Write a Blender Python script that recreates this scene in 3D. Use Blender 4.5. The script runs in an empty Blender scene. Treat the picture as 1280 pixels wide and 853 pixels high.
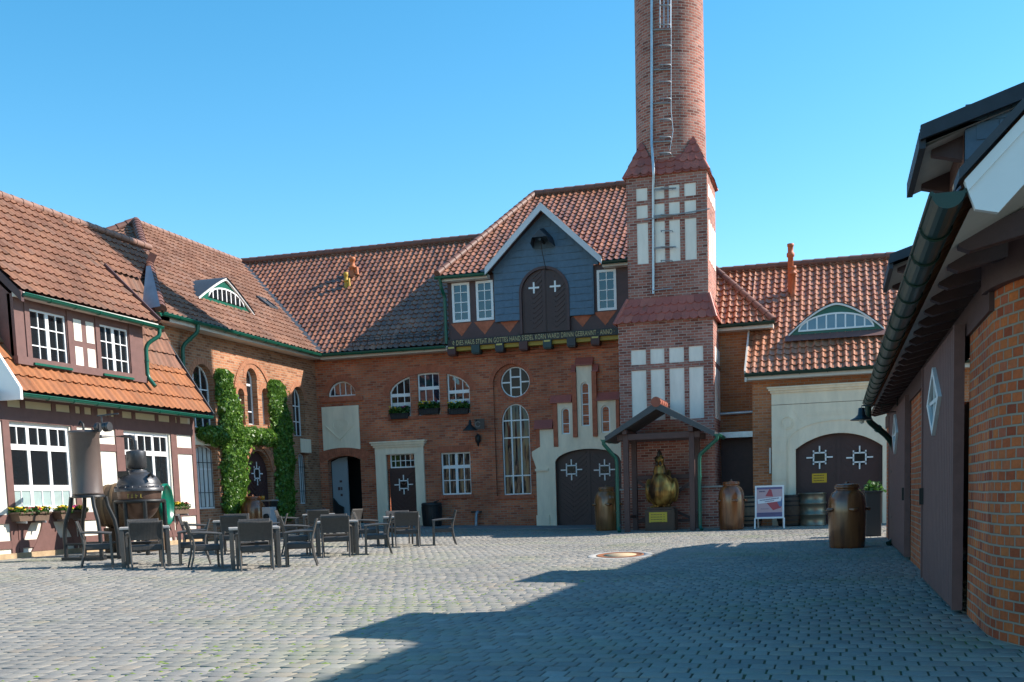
import bpy, bmesh, math, random
import numpy as np
from mathutils import Vector, Matrix
from mathutils.geometry import tessellate_polygon

random.seed(7); np.random.seed(7)
C = bpy.context.scene.collection
SC = bpy.context.scene
R = math.radians

# ------------------------------------------------------------------ camera
F_PX, CY = 1379.79, 771.67
PITCH, ROLL, YAW = R(-6.1835), R(-1.9070), R(-16.3933)
H = 1.2
def _rot(y, p, r):
    cy, sy, cp, sp, cr, sr = math.cos(y), math.sin(y), math.cos(p), math.sin(p), math.cos(r), math.sin(r)
    f = Vector((sy*cp, cy*cp, sp)); r0 = Vector((cy, -sy, 0)); u0 = r0.cross(f)
    return r0*cr + u0*sr, u0*cr - r0*sr, f
RT, UP, FW_ = _rot(YAW, PITCH, ROLL)
cam = bpy.data.objects.new('camera', bpy.data.cameras.new('camera')); C.objects.link(cam)
m = Matrix.Identity(4)
for i in range(3):
    m[i][0], m[i][1], m[i][2] = RT[i], UP[i], -FW_[i]
m[2][3] = H
cam.matrix_world = m
cam.data.sensor_width = 36; cam.data.lens = F_PX/1280*36
cam.data.shift_y = (CY - 426.5)/1280
cam.data.clip_start = .1; cam.data.clip_end = 3000
SC.camera = cam

# ------------------------------------------------------------------ light
SUN = Vector((1, .46, .87)).normalized()
sd = bpy.data.lights.new('sun', 'SUN'); sd.energy = 5.0; sd.angle = R(.53); sd.color = (1, .92, .82)
so = bpy.data.objects.new('sun', sd); C.objects.link(so)
so.rotation_euler = SUN.to_track_quat('Z', 'Y').to_euler(); so.location = (10, 10, 40)
W = bpy.data.worlds.new('World'); SC.world = W; W.use_nodes = True
wn = W.node_tree.nodes; wl = W.node_tree.links
bg = wn['Background']; bg.inputs['Strength'].default_value = .142
sky = wn.new('ShaderNodeTexSky'); sky.sky_type = 'NISHITA'; sky.sun_disc = False
sky.sun_elevation = math.asin(SUN.z); sky.sun_rotation = math.atan2(SUN.x, SUN.y)
sky.air_density = 1.0; sky.dust_density = .3; sky.ozone_density = 1.6
hs = wn.new('ShaderNodeHueSaturation'); hs.inputs['Saturation'].default_value = 1.38
hs.inputs['Hue'].default_value = .485
wl.new(sky.outputs[0], hs.inputs['Color']); wl.new(hs.outputs[0], bg.inputs['Color'])
SC.view_settings.view_transform = 'Standard'; SC.view_settings.look = 'None'
SC.view_settings.exposure = .75; SC.view_settings.gamma = 1.0
SC.view_settings.use_curve_mapping = False

# ------------------------------------------------------------------ photo measurements -> metres
def ray(px, py):
    return RT*((px-640)/F_PX) - UP*((py-CY)/F_PX) + FW_
EYE = Vector((0, 0, H))
def P(px, py, ax, v):                       # where a sight line meets the plane axis = v
    d = ray(px, py); return EYE + d*((v-EYE[ax])/d[ax])
def RP(px, py, p0, n):                      # ... or any plane
    d = ray(px, py); n = Vector(n); return EYE + d*((Vector(p0)-EYE).dot(n)/d.dot(n))
def sm(t):
    t = min(1, max(0, t)); return t*t*(3-2*t)
def zg(x, y):                               # the yard falls gently towards the middle
    return .19*sm((-x-7)/10.5)*sm(y/14) + .06*sm((y-28)/9)
def G(px, py):                              # point on the yard
    z = 0
    for _ in range(25):
        p = P(px, py, 2, z); z = .5*z + .5*zg(p.x, p.y)
    return Vector((p.x, p.y, zg(p.x, p.y)))

class Fr:                                   # a wall's own axes: u along it, z up, d out of it
    def __init__(s, o, U, N):
        s.o, s.U, s.N = Vector(o), Vector(U), Vector(N)
        s.ax = 0 if abs(s.N.x) > .5 else 1
    def pt(s, u, z, d=0):
        return s.o + s.U*u + s.N*d + Vector((0, 0, z))
    def q(s, px, py, d=0):
        p = P(px, py, s.ax, s.o[s.ax] + s.N[s.ax]*d)
        return (p-s.o).dot(s.U), p.z
    def rect(s, x0, x1, y0, y1, d=0):       # edges measured at mid-side
        xm, ym = (x0+x1)/2, (y0+y1)/2
        return s.q(x0, ym, d)[0], s.q(x1, ym, d)[0], s.q(xm, y1, d)[1], s.q(xm, y0, d)[1]
GL = Fr((0, 0, 0), (1, 0, 0), (0, -1, 0))
FL = Fr((-17.9, 0, 0), (0, 1, 0), (1, 0, 0))
FW = Fr((-18.7, 0, 0), (0, 1, 0), (1, 0, 0))
FM = Fr((0, 38.5, 0), (1, 0, 0), (0, -1, 0))
FD = Fr((0, 38.1, 0), (1, 0, 0), (0, -1, 0))
FT = Fr((0, 35, 0), (1, 0, 0), (0, -1, 0))
FU = Fr((0, 35.2, 0), (1, 0, 0), (0, -1, 0))
FA = Fr((0, 36.9, 0), (1, 0, 0), (0, -1, 0))
FR = Fr((0, 35.4, 0), (1, 0, 0), (0, -1, 0))
FB = Fr((1.15, 0, 0), (0, -1, 0), (-1, 0, 0))

# ------------------------------------------------------------------ mesh builder
BASE = {}
def area2(p):
    return sum(p[i][0]*p[(i+1) % len(p)][1]-p[(i+1) % len(p)][0]*p[i][1] for i in range(len(p)))
def ccw(p):
    return list(p) if area2(p) > 0 else list(p)[::-1]
def inset(p, w):
    p = ccw(p); n = len(p); out = []
    for i in range(n):
        a, b, c = Vector(p[i-1]), Vector(p[i]), Vector(p[(i+1) % n])
        e1 = (b-a); e2 = (c-b)
        if e1.length < 1e-6 or e2.length < 1e-6: out.append(tuple(b)); continue
        e1.normalize(); e2.normalize()
        n1 = Vector((-e1.y, e1.x)); n2 = Vector((-e2.y, e2.x))
        k = 1+n1.dot(n2)
        v = (n1+n2)/max(k, .3)
        out.append(tuple(b+v*w))
    return out
def arch(u0, u1, z0, zs, zt, n=14):
    uc, a = (u0+u1)/2, (u1-u0)/2
    pts = [(u0, z0), (u1, z0)]
    for i in range(n+1):
        t = math.pi*i/n
        pts.append((uc+a*math.cos(t), zs+(zt-zs)*math.sin(t)))
    return pts
def segarch(u0, u1, z0, zs, zt, n=12):      # flat circular segment on top
    h = zt-zs; a = (u1-u0)/2; r = (a*a+h*h)/(2*h); uc = (u0+u1)/2; zc = zt-r
    t0 = math.asin(a/r)
    return [(u0, z0), (u1, z0)] + [(uc+r*math.sin(t0-2*t0*i/n), zc+r*math.cos(t0-2*t0*i/n)) for i in range(n+1)]
def circ(u, z, r, n=28, rz=None):
    return [(u+r*math.cos(2*math.pi*i/n), z+(rz or r)*math.sin(2*math.pi*i/n)) for i in range(n)]
def rect(u0, u1, z0, z1):
    return [(u0, z0), (u1, z0), (u1, z1), (u0, z1)]
def span(poly, u, axis=0):
    """where a line u = const crosses a polygon"""
    hits = []; u += 1.7e-6
    n = len(poly)
    for i in range(n):
        a, b = poly[i], poly[(i+1) % n]
        if (a[axis]-u)*(b[axis]-u) < 0:
            t = (u-a[axis])/(b[axis]-a[axis]); hits.append(a[1-axis]+t*(b[1-axis]-a[1-axis]))
    return (min(hits), max(hits)) if len(hits) > 1 else None

class MB:
    def __init__(s, F=GL): s.F = F; s.v = []; s.f = []; s.mi = []; s.sm = []; s.uv = {}; s.cuts = []
    def face(s, pts, mi=0, smooth=False, uv=None):
        k = len(s.v); s.v += [Vector(p) for p in pts]; s.f.append(list(range(k, k+len(pts)))); s.mi.append(mi); s.sm.append(smooth)
        if uv: s.uv[len(s.f)-1] = uv
    def grid(s, rows, mi=0, smooth=True, close=False, uvs=None):
        """rows of points of equal length, shared vertices"""
        k = len(s.v); n = len(rows[0])
        for r in rows: s.v += [Vector(p) for p in r]
        for i in range(len(rows)-1):
            for j in range(n if close else n-1):
                j2 = (j+1) % n
                s.f.append([k+i*n+j, k+i*n+j2, k+(i+1)*n+j2, k+(i+1)*n+j]); s.mi.append(mi); s.sm.append(smooth)
                if uvs:
                    uj2 = j+1
                    s.uv[len(s.f)-1] = [uvs(i, j), uvs(i, uj2), uvs(i+1, uj2), uvs(i+1, j)]
        return k
    def prism(s, poly, d0, d1, holes=(), mi=0, F=None, back=True):
        F = F or s.F; s.cuts.append((len(s.v), len(s.f)))
        poly = ccw(poly); loops = [poly] + [ccw(h) for h in holes]
        flat = [p for l in loops for p in l]
        tris = tessellate_polygon([[Vector((p[0], p[1], 0)) for p in l] for l in loops]) if (len(holes) or len(poly) > 4) else None
        def cap(d, flip):
            if tris is None:
                pts = [F.pt(p[0], p[1], d) for p in poly]
                s.face(pts[::-1] if flip else pts, mi)
            else:
                for t in tris:
                    a = [flat[i] for i in t]
                    if area2(a) < 0: a = a[::-1]
                    pts = [F.pt(p[0], p[1], d) for p in a]
                    s.face(pts[::-1] if flip else pts, mi)
        cap(d1, False)
        if back: cap(d0, True)
        for li, l in enumerate(loops):
            for i in range(len(l)):
                a, b = l[i], l[(i+1) % len(l)]
                q = [F.pt(a[0], a[1], d0), F.pt(b[0], b[1], d0), F.pt(b[0], b[1], d1), F.pt(a[0], a[1], d1)]
                s.face(q[::-1] if li else q, mi)
    def box(s, u0, u1, z0, z1, d0, d1, mi=0, F=None):
        s.prism(rect(min(u0, u1), max(u0, u1), min(z0, z1), max(z0, z1)), min(d0, d1), max(d0, d1), mi=mi, F=F)
    def bbox(s, c, size, mi=0, b=.01, rot=None):
        """bevelled box, world or local axes"""
        s.cuts.append((len(s.v), len(s.f)))
        x, y, z = [a/2 for a in size]; b = min(b, x*.9, y*.9, z*.9)
        bm = bmesh.new(); bmesh.ops.create_cube(bm, size=1)
        for v in bm.verts: v.co = Vector((v.co.x*2*x, v.co.y*2*y, v.co.z*2*z))
        if b > 0: bmesh.ops.bevel(bm, geom=list(bm.edges), offset=b, segments=2, affect='EDGES', profile=.5)
        M_ = Matrix.Translation(Vector(c)) @ (rot.to_4x4() if rot else Matrix.Identity(4))
        s.addbm(bm, mi, M_)
    def addbm(s, bm, mi=0, M_=None, smooth=False):
        bm.verts.index_update(); k = len(s.v)
        s.v += [(M_ @ v.co) if M_ else v.co.copy() for v in bm.verts]
        for f in bm.faces:
            s.f.append([k+v.index for v in f.verts]); s.mi.append(mi); s.sm.append(smooth)
        bm.free()
    def bar(s, a, b, w, h=None, mi=0, up=Vector((0, 0, 1))):
        """rectangular bar from a to b, w across and h along up"""
        a, b = Vector(a), Vector(b); t = (b-a).normalized(); h = h or w
        x = t.cross(up)
        if x.length < 1e-4: x = t.cross(Vector((1, 0, 0)))
        x.normalize(); y = x.cross(t).normalized()
        c = [x*w/2+y*h/2, -x*w/2+y*h/2, -x*w/2-y*h/2, x*w/2-y*h/2]
        A = [a+k for k in c]; B = [b+k for k in c]
        for i in range(4):
            j = (i+1) % 4; s.face([A[i], A[j], B[j], B[i]], mi)
        s.face(A[::-1], mi); s.face(B, mi)
    def tube(s, pts, r, n=10, mi=0, caps=True):
        pts = [Vector(p) for p in pts]; rs = r if isinstance(r, (list, tuple)) else [r]*len(pts)
        rows = []; x = None
        for i, p in enumerate(pts):
            t = (pts[min(i+1, len(pts)-1)]-pts[max(i-1, 0)])
            t = t.normalized() if t.length > 1e-9 else Vector((0, 0, 1))
            if x is None:
                x = t.cross(Vector((0, 0, 1)))
                if x.length < 1e-3: x = t.cross(Vector((1, 0, 0)))
            x = (x - t*x.dot(t)).normalized(); y = t.cross(x)
            rows.append([p+(x*math.cos(2*math.pi*j/n)+y*math.sin(2*math.pi*j/n))*rs[i] for j in range(n)])
        s.grid(rows, mi, True, True)
        if caps: s.face(rows[0][::-1], mi); s.face(rows[-1], mi)
    def lathe(s, c, prof, n=24, mi=0, axis=None, smooth=True, uvscale=None):
        """prof: (r, z) list, bottom to top"""
        c = Vector(c)
        A_ = axis.to_track_quat('Z', 'Y').to_matrix() if axis is not None else Matrix.Identity(3)
        rows = [[c + A_ @ Vector((r*math.cos(2*math.pi*j/n), r*math.sin(2*math.pi*j/n), z)) for j in range(n)] for r, z in prof]
        uvs = (lambda i, j: (j/n*2*math.pi*uvscale, prof[i][1])) if uvscale else None
        s.grid(rows, mi, smooth, True, uvs)
        if prof[0][0] > 1e-4: s.face(rows[0][::-1], mi)
        if prof[-1][0] > 1e-4: s.face(rows[-1], mi)
    def voussoirs(s, uc, zc, r0, r1, a0, a1, n, d0, d1, mi=0, gap=.1):
        """a ring of wedge bricks; angles in degrees"""
        for i in range(n):
            t0 = R(a0+(a1-a0)*(i+gap/2)/n); t1 = R(a0+(a1-a0)*(i+1-gap/2)/n)
            s.prism([(uc+r0*math.cos(t0), zc+r0*math.sin(t0)), (uc+r1*math.cos(t0), zc+r1*math.sin(t0)),
                     (uc+r1*math.cos(t1), zc+r1*math.sin(t1)), (uc+r0*math.cos(t1), zc+r0*math.sin(t1))], d0, d1, mi=mi)
    def build_each(s, name, mats, parent=None):
        cuts = s.cuts+[(len(s.v), len(s.f))]
        for (v0, f0), (v1, f1) in zip(cuts, cuts[1:]):
            o = MB(s.F); o.v = s.v[v0:v1]; o.f = [[i-v0 for i in f] for f in s.f[f0:f1]]; o.mi = s.mi[f0:f1]; o.sm = s.sm[f0:f1]
            o.uv = {k-f0: u for k, u in s.uv.items() if f0 <= k < f1}; o.build(name, mats, parent)
    def build(s, name, mats, parent=None, label=None):
        base = BASE.get(parent.name, Vector((0, 0, 0))) if parent else Vector((0, 0, 0))
        me = bpy.data.meshes.new(name)
        me.from_pydata([tuple(v-base) for v in s.v], [], s.f)
        for m_ in (mats if isinstance(mats, (list, tuple)) else [mats]): me.materials.append(m_)
        me.polygons.foreach_set('material_index', s.mi); me.polygons.foreach_set('use_smooth', s.sm)
        uvl = me.uv_layers.new(name='UVMap'); data = []
        for i, p in enumerate(me.polygons):
            if i in s.uv: data += [c for t in s.uv[i] for c in t]; continue
            n = p.normal; ax = max(range(3), key=lambda k: abs(n[k]))
            for vi in p.vertices:
                w = s.v[vi]
                data += [(w.y, w.z), (w.x, w.z), (w.x, w.y)][ax]
        uvl.data.foreach_set('uv', data)
        o = bpy.data.objects.new(name, me); C.objects.link(o)
        if parent:
            o.parent = parent; BASE[o.name] = base
        return o

def thing(name, label, cat, loc=(0, 0, 0), group=None, rz=0):
    o = bpy.data.objects.new(name, None); C.objects.link(o); o.empty_display_size = .3
    o.location = loc; o.rotation_euler = (0, 0, rz); o['label'] = label; o['category'] = cat
    if group: o['group'] = group
    BASE[o.name] = Vector(loc)
    return o
def tag(o, label, cat, group=None):
    o['label'] = label; o['category'] = cat
    if group: o['group'] = group
    return o

# ------------------------------------------------------------------ materials
def mat(name, col=(.5, .5, .5), rough=.6, metal=0, spec=.5, noise=0, nscale=8, bump=0, bscale=40, coat=0, streak=False):
    m_ = bpy.data.materials.new(name); m_.use_nodes = True
    nt = m_.node_tree; b = nt.nodes['Principled BSDF']
    b.inputs['Base Color'].default_value = (*col, 1); b.inputs['Roughness'].default_value = rough
    b.inputs['Metallic'].default_value = metal; b.inputs['Specular IOR Level'].default_value = spec
    b.inputs['Coat Weight'].default_value = coat
    if noise or bump:
        tc = nt.nodes.new('ShaderNodeTexCoord')
    if noise:
        nz = nt.nodes.new('ShaderNodeTexNoise'); nz.inputs['Scale'].default_value = nscale; nz.inputs['Detail'].default_value = 6
        nz.inputs['Roughness'].default_value = .65
        if streak:
            mp = nt.nodes.new('ShaderNodeMapping'); mp.inputs['Scale'].default_value = (3, 3, .7); nt.links.new(tc.outputs['Object'], mp.inputs[0]); nt.links.new(mp.outputs[0], nz.inputs['Vector'])
        else: nt.links.new(tc.outputs['Object'], nz.inputs['Vector'])
        mr = nt.nodes.new('ShaderNodeMapRange'); mr.inputs[1].default_value = .25; mr.inputs[2].default_value = .75
        mr.inputs[3].default_value = 1-noise; mr.inputs[4].default_value = 1+noise
        nt.links.new(nz.outputs[0], mr.inputs[0])
        mx = nt.nodes.new('ShaderNodeVectorMath'); mx.operation = 'SCALE'; mx.inputs[0].default_value = col
        nt.links.new(mr.outputs[0], mx.inputs['Scale']); nt.links.new(mx.outputs[0], b.inputs['Base Color'])
    if bump:
        n2 = nt.nodes.new('ShaderNodeTexNoise'); n2.inputs['Scale'].default_value = bscale; n2.inputs['Detail'].default_value = 4
        nt.links.new(tc.outputs['Object'], n2.inputs['Vector'])
        bp = nt.nodes.new('ShaderNodeBump'); bp.inputs['Strength'].default_value = bump; bp.inputs['Distance'].default_value = .02
        nt.links.new(n2.outputs[0], bp.inputs['Height']); nt.links.new(bp.outputs[0], b.inputs['Normal'])
    return m_

def ramp(nt, stops):
    r = nt.nodes.new('ShaderNodeValToRGB')
    while len(r.color_ramp.elements) < len(stops): r.color_ramp.elements.new(.5)
    for e, (p, c) in zip(r.color_ramp.elements, stops): e.position = p; e.color = (*c, 1)
    return r

def brickmat(name, cols, mortar, bw=.25, bh=.083, ms=.011, bump=.6, offset=.5, rough=.85):
    """bricks by UV in metres: each brick its own shade, stains on top"""
    m_ = bpy.data.materials.new(name); m_.use_nodes = True; nt = m_.node_tree; b = nt.nodes['Principled BSDF']
    L = nt.links.new
    uv = nt.nodes.new('ShaderNodeUVMap'); uv.uv_map = 'UVMap'
    # slight wobble so that courses are not ruler-straight
    wz = nt.nodes.new('ShaderNodeTexNoise'); wz.inputs['Scale'].default_value = 3.; L(uv.outputs[0], wz.inputs['Vector'])
    sub = nt.nodes.new('ShaderNodeVectorMath'); sub.operation = 'SUBTRACT'; sub.inputs[1].default_value = (.5, .5, .5); L(wz.outputs['Color'], sub.inputs[0])
    sc = nt.nodes.new('ShaderNodeVectorMath'); sc.operation = 'SCALE'; sc.inputs['Scale'].default_value = .018; L(sub.outputs[0], sc.inputs[0])
    ad = nt.nodes.new('ShaderNodeVectorMath'); L(uv.outputs[0], ad.inputs[0]); L(sc.outputs[0], ad.inputs[1])
    bt = nt.nodes.new('ShaderNodeTexBrick'); L(ad.outputs[0], bt.inputs['Vector'])
    bt.inputs['Scale'].default_value = 1; bt.inputs['Brick Width'].default_value = bw; bt.inputs['Row Height'].default_value = bh
    bt.inputs['Mortar Size'].default_value = ms; bt.inputs['Mortar Smooth'].default_value = .25; bt.inputs['Bias'].default_value = 0
    bt.offset = offset
    bt.inputs['Color1'].default_value = (0, 0, 0, 1); bt.inputs['Color2'].default_value = (1, 1, 1, 1)
    bt.inputs['Mortar'].default_value = (.5, .5, .5, 1)
    n = len(cols); rp = ramp(nt, [(i/(n-1), c) for i, c in enumerate(cols)])
    L(bt.outputs['Color'], rp.inputs[0])
    nz = nt.nodes.new('ShaderNodeTexNoise'); nz.inputs['Scale'].default_value = .55; nz.inputs['Detail'].default_value = 7; nz.inputs['Roughness'].default_value = .62
    L(uv.outputs[0], nz.inputs['Vector'])
    mr = nt.nodes.new('ShaderNodeMapRange'); mr.inputs[1].default_value = .3; mr.inputs[2].default_value = .7; mr.inputs[3].default_value = .62; mr.inputs[4].default_value = 1.28
    L(nz.outputs[0], mr.inputs[0])
    s1 = nt.nodes.new('ShaderNodeVectorMath'); s1.operation = 'SCALE'; L(rp.outputs[0], s1.inputs[0]); L(mr.outputs[0], s1.inputs['Scale'])
    gr = nt.nodes.new('ShaderNodeTexNoise'); gr.inputs['Scale'].default_value = 26; gr.inputs['Detail'].default_value = 3; L(uv.outputs[0], gr.inputs['Vector'])
    mr2 = nt.nodes.new('ShaderNodeMapRange'); mr2.inputs[3].default_value = .7; mr2.inputs[4].default_value = 1.3; L(gr.outputs[0], mr2.inputs[0])
    s2 = nt.nodes.new('ShaderNodeVectorMath'); s2.operation = 'SCALE'; L(s1.outputs[0], s2.inputs[0]); L(mr2.outputs[0], s2.inputs['Scale'])
    mo = nt.nodes.new('ShaderNodeVectorMath'); mo.operation = 'SCALE'; mo.inputs[0].default_value = mortar; L(mr.outputs[0], mo.inputs['Scale'])
    mx = nt.nodes.new('ShaderNodeMix'); mx.data_type = 'RGBA'; L(bt.outputs['Fac'], mx.inputs[0]); L(s2.outputs[0], mx.inputs[6]); L(mo.outputs[0], mx.inputs[7])
    L(mx.outputs[2], b.inputs['Base Color']); b.inputs['Roughness'].default_value = rough; b.inputs['Specular IOR Level'].default_value = .25
    mh = nt.nodes.new('ShaderNodeMath'); mh.operation = 'MULTIPLY_ADD'; mh.inputs[1].default_value = -1.; L(bt.outputs['Fac'], mh.inputs[0])
    gz = nt.nodes.new('ShaderNodeMath'); gz.operation = 'MULTIPLY'; gz.inputs[1].default_value = .5; L(gr.outputs[0], gz.inputs[0]); L(gz.outputs[0], mh.inputs[2])
    bp = nt.nodes.new('ShaderNodeBump'); bp.inputs['Strength'].default_value = bump; bp.inputs['Distance'].default_value = .012
    L(mh.outputs[0], bp.inputs['Height']); L(bp.outputs[0], b.inputs['Normal'])
    return m_

def tilemat(name, cols, rough=.55, spec=.4, dirt=.25, lichen=.6):
    """each roof tile its own shade (UV = tile number), weather stains over many tiles"""
    m_ = bpy.data.materials.new(name); m_.use_nodes = True; nt = m_.node_tree; b = nt.nodes['Principled BSDF']; L = nt.links.new
    uv = nt.nodes.new('ShaderNodeUVMap'); uv.uv_map = 'UVMap'
    fl = nt.nodes.new('ShaderNodeVectorMath'); fl.operation = 'FLOOR'; L(uv.outputs[0], fl.inputs[0])
    wn_ = nt.nodes.new('ShaderNodeTexWhiteNoise'); wn_.noise_dimensions = '2D'; L(fl.outputs[0], wn_.inputs['Vector'])
    n = len(cols); rp = ramp(nt, [(i/(n-1), c) for i, c in enumerate(cols)]); L(wn_.outputs['Value'], rp.inputs[0])
    tc = nt.nodes.new('ShaderNodeTexCoord')
    nz = nt.nodes.new('ShaderNodeTexNoise'); nz.inputs['Scale'].default_value = .7; nz.inputs['Detail'].default_value = 8; nz.inputs['Roughness'].default_value = .65
    L(tc.outputs['Object'], nz.inputs['Vector'])
    mr = nt.nodes.new('ShaderNodeMapRange'); mr.inputs[1].default_value = .3; mr.inputs[2].default_value = .7; mr.inputs[3].default_value = 1-dirt; mr.inputs[4].default_value = 1+dirt
    L(nz.outputs[0], mr.inputs[0])
    n2 = nt.nodes.new('ShaderNodeTexNoise'); n2.inputs['Scale'].default_value = 22; n2.inputs['Detail'].default_value = 4; L(tc.outputs['Object'], n2.inputs['Vector'])
    mr2 = nt.nodes.new('ShaderNodeMapRange'); mr2.inputs[3].default_value = .75; mr2.inputs[4].default_value = 1.25; L(n2.outputs[0], mr2.inputs[0])
    mm = nt.nodes.new('ShaderNodeMath'); mm.operation = 'MULTIPLY'; L(mr.outputs[0], mm.inputs[0]); L(mr2.outputs[0], mm.inputs[1])
    s = nt.nodes.new('ShaderNodeVectorMath'); s.operation = 'SCALE'; L(rp.outputs[0], s.inputs[0]); L(mm.outputs[0], s.inputs['Scale'])
    # patches of lichen and soot that ignore the tile grid
    n3 = nt.nodes.new('ShaderNodeTexNoise'); n3.inputs['Scale'].default_value = 1.9; n3.inputs['Detail'].default_value = 9; n3.inputs['Roughness'].default_value = .72; L(tc.outputs['Object'], n3.inputs['Vector'])
    m3 = nt.nodes.new('ShaderNodeMapRange'); m3.inputs[1].default_value = .54; m3.inputs[2].default_value = .72; m3.inputs[4].default_value = lichen; L(n3.outputs[0], m3.inputs[0])
    mx = nt.nodes.new('ShaderNodeMix'); mx.data_type = 'RGBA'; mx.inputs[7].default_value = (.085, .07, .052, 1); L(m3.outputs[0], mx.inputs[0]); L(s.outputs[0], mx.inputs[6])
    L(mx.outputs[2], b.inputs['Base Color']); b.inputs['Roughness'].default_value = rough; b.inputs['Specular IOR Level'].default_value = spec
    return m_

def glassmat(name, col, wob=.1, rough=.03, stretch=None, spec=.8):
    m_ = mat(name, col, rough, spec=spec)
    nt = m_.node_tree; b = nt.nodes['Principled BSDF']; b.inputs['IOR'].default_value = 1.6
    tc = nt.nodes.new('ShaderNodeTexCoord'); nz = nt.nodes.new('ShaderNodeTexNoise'); nz.inputs['Scale'].default_value = 2.2; nz.inputs['Detail'].default_value = 1
    mp = nt.nodes.new('ShaderNodeMapping'); mp.inputs['Scale'].default_value = stretch or (1, 1, 1)
    nt.links.new(tc.outputs['Object'], mp.inputs[0]); nt.links.new(mp.outputs[0], nz.inputs['Vector'])
    bp = nt.nodes.new('ShaderNodeBump'); bp.inputs['Strength'].default_value = wob; bp.inputs['Distance'].default_value = .1
    nt.links.new(nz.outputs[0], bp.inputs['Height']); nt.links.new(bp.outputs[0], b.inputs['Normal'])
    return m_

class M: pass
M.brickM = brickmat('brick_main', [(.31, .082, .045), (.45, .118, .058), (.52, .140, .066), (.59, .185, .086), (.44, .155, .088)], (.37, .235, .165))
M.brickW = brickmat('brick_wing', [(.24, .09, .045), (.36, .15, .075), (.42, .18, .09), (.46, .22, .12)], (.38, .27, .19))
M.brickT = brickmat('brick_tower', [(.20, .065, .05), (.34, .11, .078), (.40, .135, .095), (.45, .18, .135), (.36, .17, .14)], (.44, .34, .29))
M.brickR = brickmat('brick_gatehouse', [(.36, .12, .05), (.48, .165, .065), (.52, .20, .085), (.40, .155, .085)], (.38, .25, .17))
M.brickB = brickmat('brick_barn', [(.28, .055, .024), (.42, .095, .032), (.50, .12, .038), (.53, .15, .042), (.38, .10, .055)], (.32, .26, .20), bw=.150, bh=.080, ms=.0095, bump=1.)
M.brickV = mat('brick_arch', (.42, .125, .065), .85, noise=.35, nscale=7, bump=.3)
M.brickVW = mat('brick_arch_wing', (.40, .17, .09), .85, noise=.3, nscale=7, bump=.3)  # arch bricks in the tone of the wing's own brick
M.tileL = tilemat('tile_brown_orange', [(.17, .082, .055), (.215, .10, .065), (.25, .12, .074), (.205, .11, .078)], rough=.7, spec=.25)
M.tileLo = tilemat('tile_orange', [(.25, .088, .034), (.295, .105, .038), (.32, .118, .043), (.26, .10, .045)], rough=.65, spec=.3)
M.tileW = tilemat('tile_weathered', [(.17, .082, .055), (.22, .108, .07), (.27, .14, .092), (.24, .135, .10)], rough=.7, spec=.25, dirt=.3)
M.tileM = tilemat('tile_dark_red', [(.20, .078, .042), (.28, .112, .058), (.36, .15, .078), (.25, .11, .07)], rough=.34, spec=.6, dirt=.3)
M.tileR = tilemat('tile_red', [(.28, .10, .05), (.36, .135, .066), (.42, .17, .085), (.32, .135, .08)], rough=.4, spec=.5)
M.shingle = tilemat('red_shingle', [(.34, .085, .058), (.42, .11, .075), (.38, .095, .066), (.46, .13, .085)], rough=.45, spec=.5, dirt=.15)
M.ridge = mat('ridge_tile', (.16, .068, .048), .6, noise=.3, nscale=3)
M.ridgeL = mat('ridge_tile_light', (.25, .135, .10), .7, noise=.3, nscale=3)
M.plaster = mat('white_plaster', (.76, .72, .62), .85, noise=.10, nscale=1.6, streak=True, bump=.15, bscale=60)
M.plasterY = mat('yellow_plaster', (.62, .54, .36), .85, noise=.06, nscale=2)
M.cream = mat('cream_stucco', (.86, .72, .54), .8, noise=.14, nscale=1.2, bump=.12, bscale=50, streak=True)
M.creamT = mat('tower_plaster', (.88, .77, .67), .85, noise=.12, nscale=1.4, streak=True)
M.stone = mat('sandstone', (.45, .32, .19), .9, noise=.3, nscale=4, bump=.4)
M.timber = mat('brown_timber', (.155, .078, .068), .6, noise=.18, nscale=5, bump=.15)
M.timberD = mat('dark_timber', (.078, .038, .038), .55, noise=.2, nscale=5, bump=.15)
M.door = mat('brown_door', (.058, .025, .024), .5, noise=.15, nscale=4)
M.white = mat('white_paint', (.80, .80, .80), .45, noise=.04, nscale=3)
M.offwhite = mat('offwhite_board', (.62, .58, .52), .6, noise=.1, nscale=3)
M.green = mat('green_paint', (.008, .105, .068), .35, noise=.12, nscale=4)
M.greenD = mat('dark_green_paint', (.007, .038, .026), .33, noise=.2, nscale=3)
M.slate = mat('blue_slate', (.080, .138, .205), .5, noise=.2, nscale=6)
M.slateD = mat('dark_slate', (.035, .045, .06), .6, noise=.25, nscale=6)
M.zinc = mat('zinc', (.33, .36, .40), .45, metal=.4, noise=.2, nscale=3)
M.steel = mat('galvanised_steel', (.50, .53, .57), .4, metal=.7, noise=.15, nscale=6)
M.iron = mat('black_iron', (.022, .023, .024), .45, metal=.3, noise=.3, nscale=10)
M.black = mat('near_black', (.008, .008, .009), .8)
M.rung = mat('rung_steel', (.30, .31, .33), .5, metal=.3)
M.glass = glassmat('dark_glass', (.012, .015, .018))
M.glassW = glassmat('wavy_glass', (.012, .018, .022), wob=.6, stretch=(2.2, 2.2, .35), spec=.3)
M.glassS = glassmat('sky_glass', (.010, .022, .04), wob=.03)
M.curtain = mat('net_curtain', (.34, .44, .43), .3, spec=.6, noise=.1)
M.curtainW = mat('white_curtain', (.62, .64, .62), .4, spec=.6, noise=.12, nscale=5)
M.grillepane = mat('dark_pane', (.006, .007, .009), .25, spec=.25)
M.concrete = mat('pale_concrete', (.36, .35, .33), .9, noise=.15, nscale=4, bump=.3)
M.pave = mat('pavement_slab', (.20, .20, .20), .9, noise=.2, nscale=3, bump=.3)
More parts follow.
